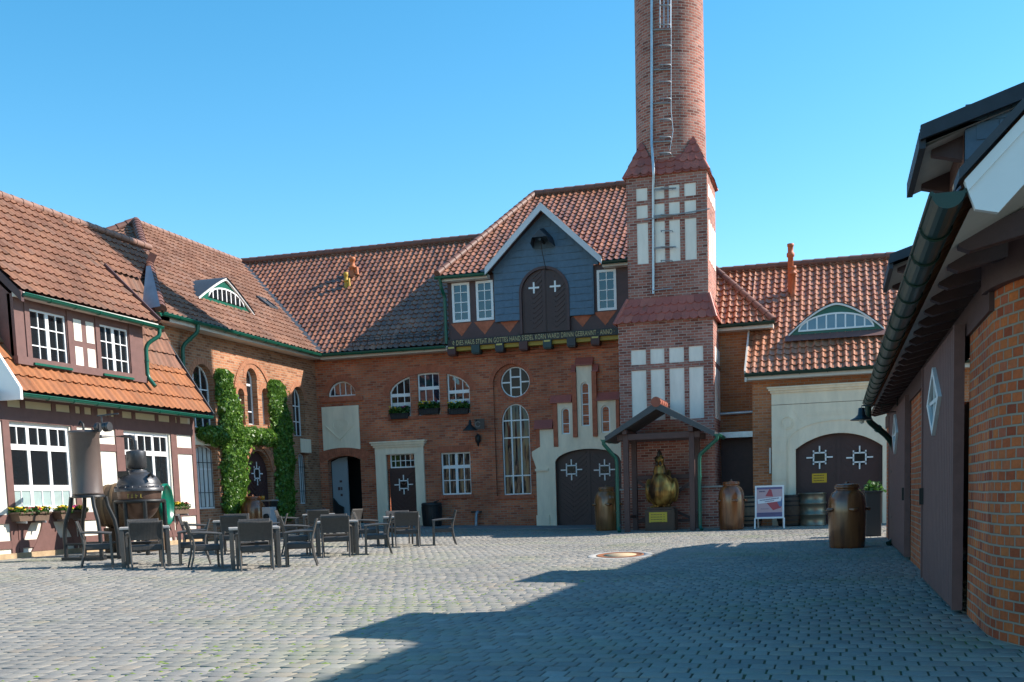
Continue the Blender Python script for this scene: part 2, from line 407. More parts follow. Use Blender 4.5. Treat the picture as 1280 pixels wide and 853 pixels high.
# ------------------------------------------------------------------ the yard
def yard():
    # base sheet: joint sand with moss, falls gently to the middle, reaches the horizon
    mj = bpy.data.materials.new('joint_sand'); mj.use_nodes = True; nt = mj.node_tree; b = nt.nodes['Principled BSDF']; L = nt.links.new
    tc = nt.nodes.new('ShaderNodeTexCoord')
    n1 = nt.nodes.new('ShaderNodeTexNoise'); n1.inputs['Scale'].default_value = .32; n1.inputs['Detail'].default_value = 5; n1.inputs['Roughness'].default_value = .7
    L(tc.outputs['Object'], n1.inputs['Vector'])
    rp = ramp(nt, [(.40, (.055, .048, .040)), (.55, (.075, .09, .03)), (.66, (.14, .20, .03))]); L(n1.outputs[0], rp.inputs[0])
    n2 = nt.nodes.new('ShaderNodeTexNoise'); n2.inputs['Scale'].default_value = 14; n2.inputs['Detail'].default_value = 5; L(tc.outputs['Object'], n2.inputs['Vector'])
    mr = nt.nodes.new('ShaderNodeMapRange'); mr.inputs[3].default_value = .3; mr.inputs[4].default_value = 1.7; L(n2.outputs[0], mr.inputs[0])
    s = nt.nodes.new('ShaderNodeVectorMath'); s.operation = 'SCALE'; L(rp.outputs[0], s.inputs[0]); L(mr.outputs[0], s.inputs['Scale'])
    L(s.outputs[0], b.inputs['Base Color']); b.inputs['Roughness'].default_value = .95
    xs = [-600, -200, -60] + [-30+i*1.0 for i in range(45)] + [40, 200, 600]
    ys = [-300, -60] + [-4+i*1.0 for i in range(52)] + [60, 120, 400, 900]
    mb = MB()
    mb.grid([[(x, y, zg(x, y)-.006) for x in xs] for y in ys])
    o = mb.build('ground', mj); o['kind'] = 'structure'

    # the setts: rows along x, each stone a small domed block with worn edges
    rng = np.random.default_rng(3)
    V = []; Fc = []; UVv = []
    Mh = G(775, 696)
    y = 2.2; row = 0
    verts = []; uvs = []
    while y < 36.4:
        dep = rng.uniform(.200, .212)
        x0 = -18.2; x1 = 7.0
        n = int((x1-x0)/.165)+2
        w = rng.uniform(.163, .175, n); w *= (.169/w.mean()); xe = x0 + np.cumsum(w) - (.085 if row % 2 else 0) - rng.uniform(0, .02)
        xl = xe[:-1]+.0075; xr = xe[1:]-.0075
        jy = rng.normal(0, .0025, len(xl))
        keep = (np.hypot((xl+xr)/2-Mh.x, y+dep/2-Mh.y) > .62)
        for a, c, j in zip(xl[keep], xr[keep], jy[keep]):
            verts.append((a, c, y+.007+j, y+dep-.007+j))
            uvs.append((rng.uniform(), rng.uniform()))
        y += dep+.004; row += 1
    verts = np.array(verts); uvs = np.array(uvs); n = len(verts)
    a, c, f, k = verts.T
    def ZG(x, y):
        t1 = np.clip((-x-7)/10.5, 0, 1); t2 = np.clip(y/14, 0, 1); t3 = np.clip((y-28)/9, 0, 1)
        S = lambda t: t*t*(3-2*t)
        return .19*S(t1)*S(t2)+.06*S(t3)
    zt = ZG((a+c)/2, (f+k)/2) + rng.normal(0, .0011, n)
    tilt = rng.normal(0, .0009, (n, 2))
    e = .005
    P8 = np.zeros((n, 8, 3)); jit = rng.normal(0, .0025, (n, 4, 2))
    corners = [(a, f), (c, f), (c, k), (a, k)]
    for i, (cx, cy) in enumerate(corners):
        sx = 1 if i in (0, 3) else -1; sy = 1 if i in (0, 1) else -1
        P8[:, i, 0] = cx+jit[:, i, 0]*.6; P8[:, i, 1] = cy+jit[:, i, 1]*.6; P8[:, i, 2] = zt-.03
        P8[:, 4+i, 0] = cx+sx*e+jit[:, i, 0]; P8[:, 4+i, 1] = cy+sy*e+jit[:, i, 1]
        P8[:, 4+i, 2] = zt+.004 - sx*tilt[:, 0] - sy*tilt[:, 1]
    # mid ring that rounds the shoulder
    P12 = np.zeros((n, 12, 3)); P12[:, :4] = P8[:, :4]; P12[:, 8:] = P8[:, 4:]
    P12[:, 4:8] = P8[:, :4]*.72+P8[:, 4:]*.28; P12[:, 4:8, 2] = P8[:, 4:, 2]-.0018
    fq = [(8, 9, 10, 11)]
    for i in range(4):
        j = (i+1) % 4; fq += [(i, j, 4+j, 4+i), (4+i, 4+j, 8+j, 8+i)]
    fq = np.array(fq)
    faces = (fq[None]+12*np.arange(n)[:, None, None]).reshape(-1, 4)
    me = bpy.data.meshes.new('cobbles')
    me.vertices.add(n*12); me.vertices.foreach_set('co', P12.reshape(-1).astype(np.float32))
    me.loops.add(faces.size); me.loops.foreach_set('vertex_index', faces.reshape(-1).astype(np.int32))
    me.polygons.add(len(faces)); me.polygons.foreach_set('loop_start', np.arange(0, faces.size, 4, dtype=np.int32))
    me.update(); me.validate()
    uvl = me.uv_layers.new(name='UVMap'); uvl.data.foreach_set('uv', np.repeat(uvs, 9*4, axis=0).reshape(-1).astype(np.float32))
    ms = bpy.data.materials.new('granite_sett'); ms.use_nodes = True; nt = ms.node_tree; b = nt.nodes['Principled BSDF']; L = nt.links.new
    uv = nt.nodes.new('ShaderNodeUVMap'); uv.uv_map = 'UVMap'
    sp = nt.nodes.new('ShaderNodeSeparateXYZ'); L(uv.outputs[0], sp.inputs[0])
    rp = ramp(nt, [(0, (.205, .198, .185)), (.3, (.238, .228, .21)), (.55, (.255, .243, .22)), (.8, (.272, .256, .227)), (.95, (.272, .236, .195)), (1, (.31, .295, .27))]); L(sp.outputs[0], rp.inputs[0])
    tc = nt.nodes.new('ShaderNodeTexCoord')
    n2 = nt.nodes.new('ShaderNodeTexNoise'); n2.inputs['Scale'].default_value = 30; n2.inputs['Detail'].default_value = 6; n2.inputs['Roughness'].default_value = .7; L(tc.outputs['Object'], n2.inputs['Vector'])
    mr = nt.nodes.new('ShaderNodeMapRange'); mr.inputs[3].default_value = .72; mr.inputs[4].default_value = 1.28; L(n2.outputs[0], mr.inputs[0])
    n3 = nt.nodes.new('ShaderNodeTexNoise'); n3.inputs['Scale'].default_value = .28; n3.inputs['Detail'].default_value = 6; n3.inputs['Roughness'].default_value = .65; L(tc.outputs['Object'], n3.inputs['Vector'])
    mr3 = nt.nodes.new('ShaderNodeMapRange'); mr3.inputs[1].default_value = .3; mr3.inputs[2].default_value = .7; mr3.inputs[3].default_value = .84; mr3.inputs[4].default_value = 1.16; L(n3.outputs[0], mr3.inputs[0])
    mm = nt.nodes.new('ShaderNodeMath'); mm.operation = 'MULTIPLY'; L(mr.outputs[0], mm.inputs[0]); L(mr3.outputs[0], mm.inputs[1])
    s = nt.nodes.new('ShaderNodeVectorMath'); s.operation = 'SCALE'; L(rp.outputs[0], s.inputs[0]); L(mm.outputs[0], s.inputs['Scale'])
    # greenish film of algae where moss grows in the joints
    n4 = nt.nodes.new('ShaderNodeTexNoise'); n4.inputs['Scale'].default_value = .32; n4.inputs['Detail'].default_value = 5; n4.inputs['Roughness'].default_value = .7; L(tc.outputs['Object'], n4.inputs['Vector'])
    m4 = nt.nodes.new('ShaderNodeMapRange'); m4.inputs[1].default_value = .5; m4.inputs[2].default_value = .75; m4.inputs[3].default_value = 0; m4.inputs[4].default_value = .4; L(n4.outputs[0], m4.inputs[0])
    mx = nt.nodes.new('ShaderNodeMix'); mx.data_type = 'RGBA'; mx.inputs[7].default_value = (.20, .25, .08, 1); L(m4.outputs[0], mx.inputs[0]); L(s.outputs[0], mx.inputs[6])
    L(mx.outputs[2], b.inputs['Base Color']); b.inputs['Roughness'].default_value = .88; b.inputs['Specular IOR Level'].default_value = .2
    bp = nt.nodes.new('ShaderNodeBump'); bp.inputs['Strength'].default_value = .25; bp.inputs['Distance'].default_value = .006; L(n2.outputs[0], bp.inputs['Height']); L(bp.outputs[0], b.inputs['Normal'])
    me.materials.append(ms)
    o = bpy.data.objects.new('cobbles', me); C.objects.link(o); o['kind'] = 'structure'
    # tufts of moss standing in the joints
    mo = bpy.data.materials.new('moss'); mo.use_nodes = True; b = mo.node_tree.nodes['Principled BSDF']
    b.inputs['Base Color'].default_value = (.17, .24, .03, 1); b.inputs['Roughness'].default_value = .9
    mb = MB(); pr = random.Random(5)
    spots = [(335, 745), (355, 742), (375, 752), (330, 760), (445, 760), (500, 765), (470, 745), (540, 755), (430, 742), (560, 740), (600, 735), (640, 730), (175, 842), (220, 846), (255, 842), (325, 798), (260, 815), (380, 738), (420, 715), (455, 705), (400, 730), (520, 720), (490, 700)]
    for px, py in spots:
        c = G(px, py)
        for _ in range(46):
            x = c.x+pr.gauss(0, .6); yy = c.y+pr.gauss(0, .8); r = pr.uniform(.012, .038); z = zg(x, yy)
            k = 7; off = pr.random()
            ring = [(x+r*pr.uniform(.8, 2.2)*math.cos(2*math.pi*i/k+off), yy+r*pr.uniform(.6, 1.2)*math.sin(2*math.pi*i/k+off), z-.004) for i in range(k)]
            for i in range(k): mb.face([ring[i], ring[(i+1) % k], (x, yy, z+r*.35)], 0, True)
    o = mb.build('moss', mo); o['kind'] = 'stuff'
    # pavement along the main building
    mb = MB()
    nx = 60
    xs = [-18.6+i*(12.2/nx) for i in range(nx+1)]
    rows = [[(x, yy, zg(x, yy)+h) for x in xs] for yy, h in ((36.38, -.05), (36.38, .035), (36.43, .045), (37.4, .05), (38.6, .07))]
    mb.grid(rows, 0, False)
    o = mb.build('pavement', M.pave); o['kind'] = 'structure'
yard()

# ------------------------------------------------------------------ building pieces
def tile_roof(parent, pts, mt, tw=.24, tl=.36, amp=.028, name='roof', lift=.045, under=None):
    """pan tiles on a flat convex roof face; pts[0] -> pts[1] is the eave seen from outside, left to right"""
    pts = [Vector(p) for p in pts]
    U = (pts[1]-pts[0]).normalized(); n = Vector((0, 0, 0))
    for i in range(1, len(pts)-1): n += (pts[i]-pts[0]).cross(pts[i+1]-pts[0])
    n.normalize()
    if n.z < 0: n = -n
    Vv = n.cross(U).normalized(); O = pts[0]
    pq = [((p-O).dot(U), (p-O).dot(Vv)) for p in pts]
    u0, u1 = min(p[0] for p in pq), max(p[0] for p in pq); v1 = max(p[1] for p in pq)
    SUB = 8; nu = int(math.ceil((u1-u0)/tw))*SUB; nv = int(math.ceil(v1/tl))
    prof = [amp*(math.cos(2*math.pi*(i/SUB))*.7 + .3*math.cos(4*math.pi*(i/SUB)+.6)) for i in range(SUB)]
    bm = bmesh.new(); uvl = bm.loops.layers.uv.new('UVMap')
    def row(k, v, h): return [bm.verts.new(O+U*(u0+i*tw/SUB)+Vv*v+n*(prof[i % SUB]+h+.01*math.sin(k*7.3+(i//SUB)*3.1)*(1 if h else .3))) for i in range(nu+1)]
    def strip(a, b2, k, sm_):
        for i in range(nu):
            f = bm.faces.new((a[i], a[i+1], b2[i+1], b2[i])); f.smooth = sm_
            for lp, (iu, vv) in zip(f.loops, ((i+.02, .1), (i+.98, .1), (i+.98, .9), (i+.02, .9))):
                lp[uvl].uv = ((iu+SUB/2)/SUB, k+vv)
    for k in range(nv):
        nose = (k*tl-.022, lift); end = ((k+1)*tl, 0)
        strip(row(k, *nose), row(k, *end), k, True)
        if k: strip(row(k-1, k*tl, 0), row(k, *nose), k, False)
    cen = sum(pts, Vector())/len(pts)
    for i in range(len(pts)):
        a, b2 = pts[i], pts[(i+1) % len(pts)]
        e = (b2-a)
        if e.length < 1e-4: continue
        pn = e.cross(n).normalized()
        if (cen-a).dot(pn) > 0: pn = -pn
        bmesh.ops.bisect_plane(bm, geom=list(bm.verts)+list(bm.edges)+list(bm.faces), plane_co=a+pn*.004, plane_no=pn, clear_outer=True)
    # closed board underneath
    base = BASE.get(parent.name, Vector())
    vs = [bm.verts.new(p-n*.08) for p in pts]
    f = bm.faces.new(vs); f.material_index = 1
    for lp in f.loops: lp[uvl].uv = (lp.vert.co.x, lp.vert.co.y)
    me = bpy.data.meshes.new(name)
    for v in bm.verts: v.co -= base
    bm.to_mesh(me); bm.free(); me.materials.append(mt); me.materials.append(under or M.timberD)
    o = bpy.data.objects.new(name, me); C.objects.link(o); o.parent = parent; BASE[o.name] = base
    return o

def ridge(parent, a, b, mt, r=.10, name='ridge_tiles', seg=.38):
    a, b = Vector(a), Vector(b); n = max(1, int((b-a).length/seg)); mb = MB()
    for i in range(n):
        p, q = a.lerp(b, i/n), a.lerp(b, (i+1.08)/n)
        mb.tube([p, p.lerp(q, .15), q], [r*1.12, r*1.1, r*.95], 10, 0)
    return mb.build(name, mt, parent)

def gutter(parent, a, b, r=.085, mt=None, name='gutter'):
    a, b = Vector(a), Vector(b); t = (b-a).normalized(); x = t.cross(Vector((0, 0, 1))).normalized()
    mb = MB(); prof = []
    for i in range(11):
        th = math.pi+math.pi*i/10; prof.append((r*math.cos(th), r*math.sin(th)))
    for i in range(11):
        th = 2*math.pi-math.pi*i/10; prof.append(((r-.012)*math.cos(th), (r-.012)*math.sin(th)))
    rows = [[p + x*c[0] + Vector((0, 0, c[1])) for c in prof] for p in (a, b)]
    mb.grid(rows, 0, False, True)
    for k_, e in enumerate(rows):
        half = e[:11]; mb.face(half if k_ == 0 else half[::-1], 0)
    mb.tube([a+x*r, b+x*r], .014, 6); mb.tube([a-x*r, b-x*r], .014, 6)
    L_ = (b-a).length; n = int(L_/.8)
    for i in range(1, n):                       # brackets
        p = a.lerp(b, i/n); ring = [p+x*(r+.008)*math.cos(math.pi+math.pi*j/8)+Vector((0, 0, (r+.008)*math.sin(math.pi+math.pi*j/8))) for j in range(9)]
        for q, w in zip(ring, ring[1:]): mb.bar(q, w, .03, .012)
    return mb.build(name, mt or M.green, parent)

def downpipe(parent, pts, r=.05, mt=None, name='downpipe'):
    pts = [Vector(p) for p in pts]; out = [pts[0]]
    for i in range(1, len(pts)-1):              # soft bends
        a, b, c = pts[i-1], pts[i], pts[i+1]
        k = min(.16, (b-a).length*.4, (c-b).length*.4)
        p, q = b+(a-b).normalized()*k, b+(c-b).normalized()*k
        for t in (0, .25, .5, .75, 1): out.append(p.lerp(b, t).lerp(b.lerp(q, t), t))
    out.append(pts[-1]); mb = MB(); mb.tube(out, r, 12)
    for a, b in zip(pts, pts[1:]):
        L_ = (b-a).length
        if L_ > .6:
            n = int(L_/1.1)+1
            for i in range(n): p = a.lerp(b, (i+.5)/n); t = (b-a).normalized(); mb.tube([p-t*.02, p+t*.02], r*1.25, 12)
    return mb.build(name, mt or M.green, parent)

def window(F, parent, outline, d=-.10, fw=.055, v=(), h=(), bw=.028, dep=.06, glass=None, fm=None, extra=None, name='window', mid=()):
    """v: upright bars (u) or (u, width, z0, z1); h: cross bars (z) or (z, width)"""
    outline = ccw(outline); ins = inset(outline, fw); mb = MB(F)
    mb.prism(outline, d-dep, d, [ins])
    for b in v:
        b = b if isinstance(b, tuple) else (b, bw)
        s = span(ins, b[0])
        if not s: continue
        z0, z1 = (max(s[0], b[2]), min(s[1], b[3])) if len(b) > 2 else s
        if z1 > z0: mb.box(b[0]-b[1]/2, b[0]+b[1]/2, z0-.01, z1+.01, d-dep+.008, d-.007)
    for b in h:
        b = b if isinstance(b, tuple) else (b, bw)
        s = span(ins, b[0], 1)
        if s: mb.box((s[0] if len(b) < 3 else max(s[0], b[2]))-.01, (s[1] if len(b) < 4 else min(s[1], b[3]))+.01, b[0]-b[1]/2, b[0]+b[1]/2, d-dep+.004, d-.004)
    o = mb.build(name, fm or M.white, parent)
    pn = MB(F); pn.prism(inset(outline, fw*.4), d-dep*.8, d-dep*.5)
    pn.build('pane', glass or M.glass, o)
    for ol, gm in (extra or []):
        pn = MB(F); pn.prism(ol, d-dep*.45, d-dep*.38); pn.build('curtain', gm, o)
    return o
def lin(a, b, n):                               # n dividers between a and b
    return [a+(b-a)*(i+1)/(n+1) for i in range(n)]

def grille(F, u, z, w, h, d, parent, diamond=None, back=True):
    """the white cross-and-square grille on the brown doors, on a dark diamond pane"""
    mb = MB(F); b = w*.055
    q = w*.23; k = h*.20
    for (a0, a1, b0, b1) in ((u-w/2, u-q, z-b/2, z+b/2), (u+q, u+w/2, z-b/2, z+b/2),
                             (u-b/2, u+b/2, z+k, z+h/2), (u-b/2, u+b/2, z-h/2, z-k),
                             (u-q-b/2, u-q+b/2, z-h*.31, z+h*.31), (u+q-b/2, u+q+b/2, z-h*.31, z+h*.31),
                             (u-q-b/2, u+q+b/2, z+k-b/2, z+k+b/2), (u-q-b/2, u+q+b/2, z-k-b/2, z-k+b/2)):
        mb.box(a0, a1, b0, b1, d+.012, d+.03)
    g = mb.build('grille', M.white, parent)
    p = MB(F); p.prism([(u-w*.4, z), (u, z-h*.4), (u+w*.4, z), (u, z+h*.4)], d+.004, d+.011); p.build('grille_pane', M.grillepane, parent)

def chevron_door(F, poly, d, parent, split=None, name='door'):
    """a boarded leaf with raised herringbone boards"""
    mb = MB(F); mb.prism(poly, d-.06, d)
    u0, u1 = min(p[0] for p in poly), max(p[0] for p in poly); z0, z1 = min(p[1] for p in poly), max(p[1] for p in poly)
    leaves = [(u0, u1)] if split is None else [(u0, split), (split, u1)]
    for a, b in leaves:
        c = (a+b)/2; hw = (b-a)/2-.09
        if hw <= .05: continue
        zz = z0+.15
        while zz < z1-.1:
            for s in (-1, 1):
                up = zz+hw*.75 if zz+hw*.75 < z1 else z1
                p0 = (c+s*.015, zz); p1 = (c+s*hw, zz+hw*.75)
                sp = span(poly, p1[0])
                if sp and p1[1]+.05 < sp[1] and p0[1] > z0:
                    pl = [p0, p1, (p1[0], p1[1]+.05), (p0[0], p0[1]+.05)]
                    mb.prism(pl, d-.001, d+.022)
            zz += .17
        for e in (a+.035, b-.035):
            sp = span(poly, e)
            if sp: mb.box(e-.03, e+.03, sp[0]+.01, sp[1]-.02, d-.001, d+.015)
    if split is not None:
        sp = span(poly, split); mb.box(split-.035, split+.035, sp[0]+.01, sp[1]-.01, d-.001, d+.03)
    return mb.build(name, M.door, parent)
# ================================================================== half-timbered house (left)
FDL = Fr((-17.72, 0, 0), (0, 1, 0), (1, 0, 0))
def timber_house():
    T = thing('timbered_house', 'white half-timbered house with brown beams, orange tiled roof and wide dormer at left', 'house', (-18.5, 24, .15))
    q = FL.q
    yE = 28.66
    w1 = FL.rect(13, 90, 531, 637); w2y0, w2y1 = q(155, 590)[0], q(214, 590)[0]
    w2 = (w2y0, w2y1, w1[2], w1[3])
    mb = MB(FL)
    mb.prism(rect(17.5, yE, .0, 3.95), -.3, 0, [rect(*w1), rect(*w2)])
    mb.box(17.5, yE, 0, 3.9, -3, -2.9); mb.face([FL.pt(yE, 0, -3), FL.pt(yE, 0, 0), FL.pt(yE, 3.9, 0), FL.pt(yE, 3.9, -3)])
    mb.build('wall', M.plaster, T)
    # pale infills under the eave
    tb = MB(FL); d0, d1 = -.01, .03
    zt, zb = q(130, 520)[1]+.08, q(130, 528)[1]-.04
    zw1 = w1[3]
    def hb(z0, z1, a=17.5, b=yE): tb.box(a, b, z0, z1, d0, d1)
    def vb(u0, u1, z0, z1, e=.004): tb.box(u0, u1, z0, z1, d0, d1+e)
    hb(3.78, 3.96); hb(zw1+.02, zw1+.34)
    hb(.42, .60); hb(w1[2]-.30, w1[2]-.10)
    us = lambda px: q(px, 570)[0]
    posts = [(4.5, 13), (90.5, 97), (117, 124.5), (145, 155), (214, 221), (240, 249)]
    for a, b in posts: vb(us(a), min(us(b), yE-.002), .3, 3.9)
    vb(17.6, 17.9, .3, 3.9)
    # short posts between the eave infills
    for i in range(9): vb(19.4+i*1.05, 19.55+i*1.05, zw1+.3, 3.9, .006)
    # cross rails in the narrow panels
    for (a, b) in ((97, 117), (124.5, 145), (221, 240)):
        z = q((a+b)/2, 564 if a > 200 else 560)[1]; vb(us(a)-.01, us(b)+.01, z-.09, z+.09, -.004)
    # curved foot braces beneath the windows
    for (u, s) in ((w1[0]+.05, 1), (w1[1]-.05, -1), ((w1[0]+w1[1])/2, 0), (w2[0]+.05, 1), (w2[1]-.05, -1)):
        zt_, zb_ = w1[2]-.12, .32
        if s == 0:
            pts = [(u-.16, zt_), (u+.16, zt_)]
            pl = [(u-.62+.46*math.sin(i/8*math.pi/2), zb_+(zt_-zb_)*i/8) for i in range(9)] + [(u+.62-.46*math.sin(i/8*math.pi/2), zb_+(zt_-zb_)*i/8) for i in range(8, -1, -1)]
        else:
            pl = [(u, zb_), (u, zt_)] + [(u+s*(.10+.5*(1-math.sin(i/8*math.pi/2))), zt_+(zb_-zt_)*(i/8)) for i in range(9)]
        tb.prism(pl, d0, d1+.009)
    tb.build('timber_frame', M.timber, T)
    yb = MB(FL); yb.box(17.6, yE-.3, zw1+.33, 3.79, -.008, .012); yb.build('infill', M.plasterY, T)
    st = MB(FL); st.box(17.5, yE+.02, -.2, .315, -.05, .055); st.build('plinth', M.stone, T)
    for w in (w1, w2):
        A = lin(w[0], w[1], 2); zA = w[3]-(w[3]-w[2])*.275; zB = w[2]+(w[3]-w[2])*.255
        cols = [w[0]]+A+[w[1]]
        bars = [(u, .10) for u in A]
        for a, b in zip(cols, cols[1:]):
            bars.append(((a+b)/2, .03, zA, w[3])); bars.append(((a+b)/2, .03, w[2], zB))
        ex = [(rect(w[0]+.06, w[1]-.06, w[2]+.06, zB-.03), M.curtain)]
        window(FL, T, rect(*w), d=-.05, fw=.085, v=bars, h=[(zA, .13), (zB, .13)], extra=ex)
        sl = MB(FL); sl.box(w[0]-.04, w[1]+.04, w[2]-.06, w[2]+.0, -.05, .09); sl.build('window_sill', M.white, T)
    # eaves
    ev = MB(FL); ev.box(20.9, yE+.05, 3.84, 3.94, .02, .42); ev.build('eaves_board', M.offwhite, T)
    gutter(T, (-17.36, 20.92, 3.86), (-17.36, yE+.12, 3.82), .08)
    # lower roof from gutter to ridge
    RZ = 9.27
    KA, KB = (-18.2, 5.20), (-19.10, 7.76)
    tile_roof(T, [(-17.35, 20.9, 3.92), (-17.35, yE+.05, 3.92), (KA[0], yE+.05, KA[1]), (KA[0], 20.9, KA[1])], M.tileLo, tw=.26, tl=.46, amp=.03)
    pl0, pln = (-17.5, 26, 6.2), (RZ+.12-6.2, 0, 3.2)
    pA, pB = RP(186, 317, pl0, pln), RP(184.5, 372, pl0, pln)
    tile_roof(T, [(KA[0], 26.4, KA[1]), (KA[0], yE+.05, KA[1]), (KB[0], max(pB.y, 28.3), KB[1]), (KB[0], 26.4, KB[1])], M.tileL, tw=.26, tl=.46, amp=.03, name='steep_roof')
    tile_roof(T, [(KA[0], 20.9, KA[1]), (KA[0], 21.6, KA[1]), (KB[0], 21.6, KB[1]), (KB[0], 20.9, KB[1])], M.tileLo, tw=.26, tl=.46, amp=.03, name='steep_roof')
    tile_roof(T, [(-17.5, 21.3, 6.2), (-17.5, 26.62, 6.2), (-20.7, 26.62, RZ+.12), (-20.7, 21.3, RZ+.12)], M.tileL, tw=.24, tl=.36, amp=.026, name='dormer_roof')
    # weathered upper part beside the dormer
    zk = 6.2+(RZ+.12-6.2)*(19.05-17.5)/3.2
    print('pA', pA, 'pB', pB)
    tile_roof(T, [(-19.05, 26.60, zk), (-19.05, max(pB.y, 28.2), zk), tuple(pA), (-20.7, 26.6, RZ+.12)], M.tileL, tw=.24, tl=.36, amp=.026, name='upper_roof')
    tile_roof(T, [(-24.05, 31.6, 3.9), (-24.05, 20.9, 3.9), (-20.7, 20.9, RZ), (-20.7, 31.6, RZ)], M.tileL, name='rear_roof')
    ridge(T, (-20.7, 20.9, RZ+.14), (-20.7, 31.3, RZ+.14), M.ridgeL, .10)
    # verge pole of the dormer roof
    vp = MB(); vp.bar((-17.48, 26.66, 6.24), (-19.1, 26.66, 7.84), .06, .16); vp.build('verge_board', M.timberD, T)
    # white barge board and brown gable under the upper verge
    bg_ = MB(); 
    Fg = Fr((0, 20.86, 0), (1, 0, 0), (0, -1, 0))
    bg_.prism([(-17.28, 3.72), (-17.28, 3.98), (-18.15, 5.3), (-18.9, 7.3), (-19.3, 7.3), (-18.62, 5.0), (-17.85, 3.72)], -.03, .05, F=Fg)
    bg_.build('barge_board', M.white, T)
    gb = MB(); Fg2 = Fr((0, 21.36, 0), (1, 0, 0), (0, -1, 0))
    gb.prism([(-17.46, 5.93), (-17.46, 6.14), (-20.7, 9.3), (-20.7, 9.0)], -.03, .06, F=Fg2); gb.build('verge_board', M.timberD, T)
    gw = MB(); Fg3 = Fr((0, 21.0, 0), (1, 0, 0), (0, -1, 0))
    gw.prism([(-17.92, 3.5), (-24.0, 3.5), (-20.7, 9.1), (-19.2, 7.5), (-18.4, 5.3)], -.1, 0, F=Fg3); gw.build('gable_wall', M.timber, T)
    # dormer front
    FL_, q_ = FDL, FDL.q
    du0, du1 = q_(19, 400)[0], q_(180, 430)[0]
    zb0, zt0 = 4.60, 6.14
    a = FDL.rect(40, 85, 392, 456); b = FDL.rect(127, 162.5, 408, 470)
    zb_ = (a[2]+b[2])/2; zt_ = (a[3]+b[3])/2
    a = (a[0], a[1], zb_, zt_); b = (b[0], b[1], zb_, zt_)
    dm = MB(FDL)
    dm.prism(rect(du0, du1, zb0, zt0), -.18, -.02, [rect(*a), rect(*b)])
    for u in (du0, du1):
        dm.face([FDL.pt(u, zb0, -.1), FDL.pt(u, zt0, -.1), FDL.pt(u, zt0+1.4, -1.6), FDL.pt(u, zb0+.6, -1.2)])
    dm.box(du0-.03, du1+.03, zb0-.02, zb0+.16, -.1, .02)
    for w in (a, b):
        for e in (w[0]-.10, w[1]+.10): dm.box(e-.08, e+.08, zb0+.14, zt0, -.1, .005)
    dm.build('dormer_wall', M.timber, T)
    wp = MB(FDL)
    c0, c1 = a[1]+.23, b[0]-.22; cm = (c0+c1)/2; h2 = (zb_+zt_)/2
    for (e0, e1) in ((c0+.03, cm-.09), (cm+.09, c1-.02)):
        wp.box(e0, e1, zb_-.02, h2-.06, -.03, -.012); wp.box(e0, e1, h2+.08, zt_-.02, -.03, -.012)
    wp.build_each('infill', M.plaster, T)
    for w in (a, b):
        um = (w[0]+w[1])/2
        window(FDL, T, rect(*w), d=-.06, fw=.05, v=[(um, .11), (w[0]+(um-w[0])*.52, .026), (um+(w[1]-um)*.5, .026)], h=[(w[2]+(w[3]-w[2])/3, .026), (w[2]+(w[3]-w[2])*2/3, .026)])
        sl = MB(FDL); sl.box(w[0]-.03, w[1]+.03, w[2]-.055, w[2]-.002, -.06, .06); sl.build('window_sill', M.green, T)
    ev = MB(FDL); ev.box(21.35, 26.6, 6.06, 6.16, -.02, .24); ev.build('eaves_board', M.offwhite, T)
    gutter(T, (-17.46, 21.35, 6.12), (-17.46, 26.72, 6.09), .075)
    zp = lambda px, py, d: FL.pt(*FL.q(px, py, d), d)
    downpipe(T, [(-17.46, 26.6, 6.05), (-17.46, 26.6, 5.85), (-17.72, 26.32, 5.6), (-17.72, 26.30, 4.75), (-17.5, 26.30, 4.48)], .055)
    # lead flashing in the corner to the brick wing
    fl = MB(); p = RP(190, 385, (-18.2, 27.6, 6.7), (0, -1, .7)); p2 = RP(188, 338, (-18.2, 27.6, 6.7), (0, -1, .7))
    fl.face([p+Vector((-.25, -.12, -.05)), p+Vector((.35, -.12, 0)), p2+Vector((.10, -.12, .1)), p2+Vector((-.05, -.12, .1))]); fl.build('flashing', M.zinc, T)
    vb_ = MB(); vb_.bar((-17.3, yE+.08, 3.86), (-18.75, yE+.08, 6.15), .04, .16); vb_.build('flashing', M.slateD, T)
    return T
timber_house()

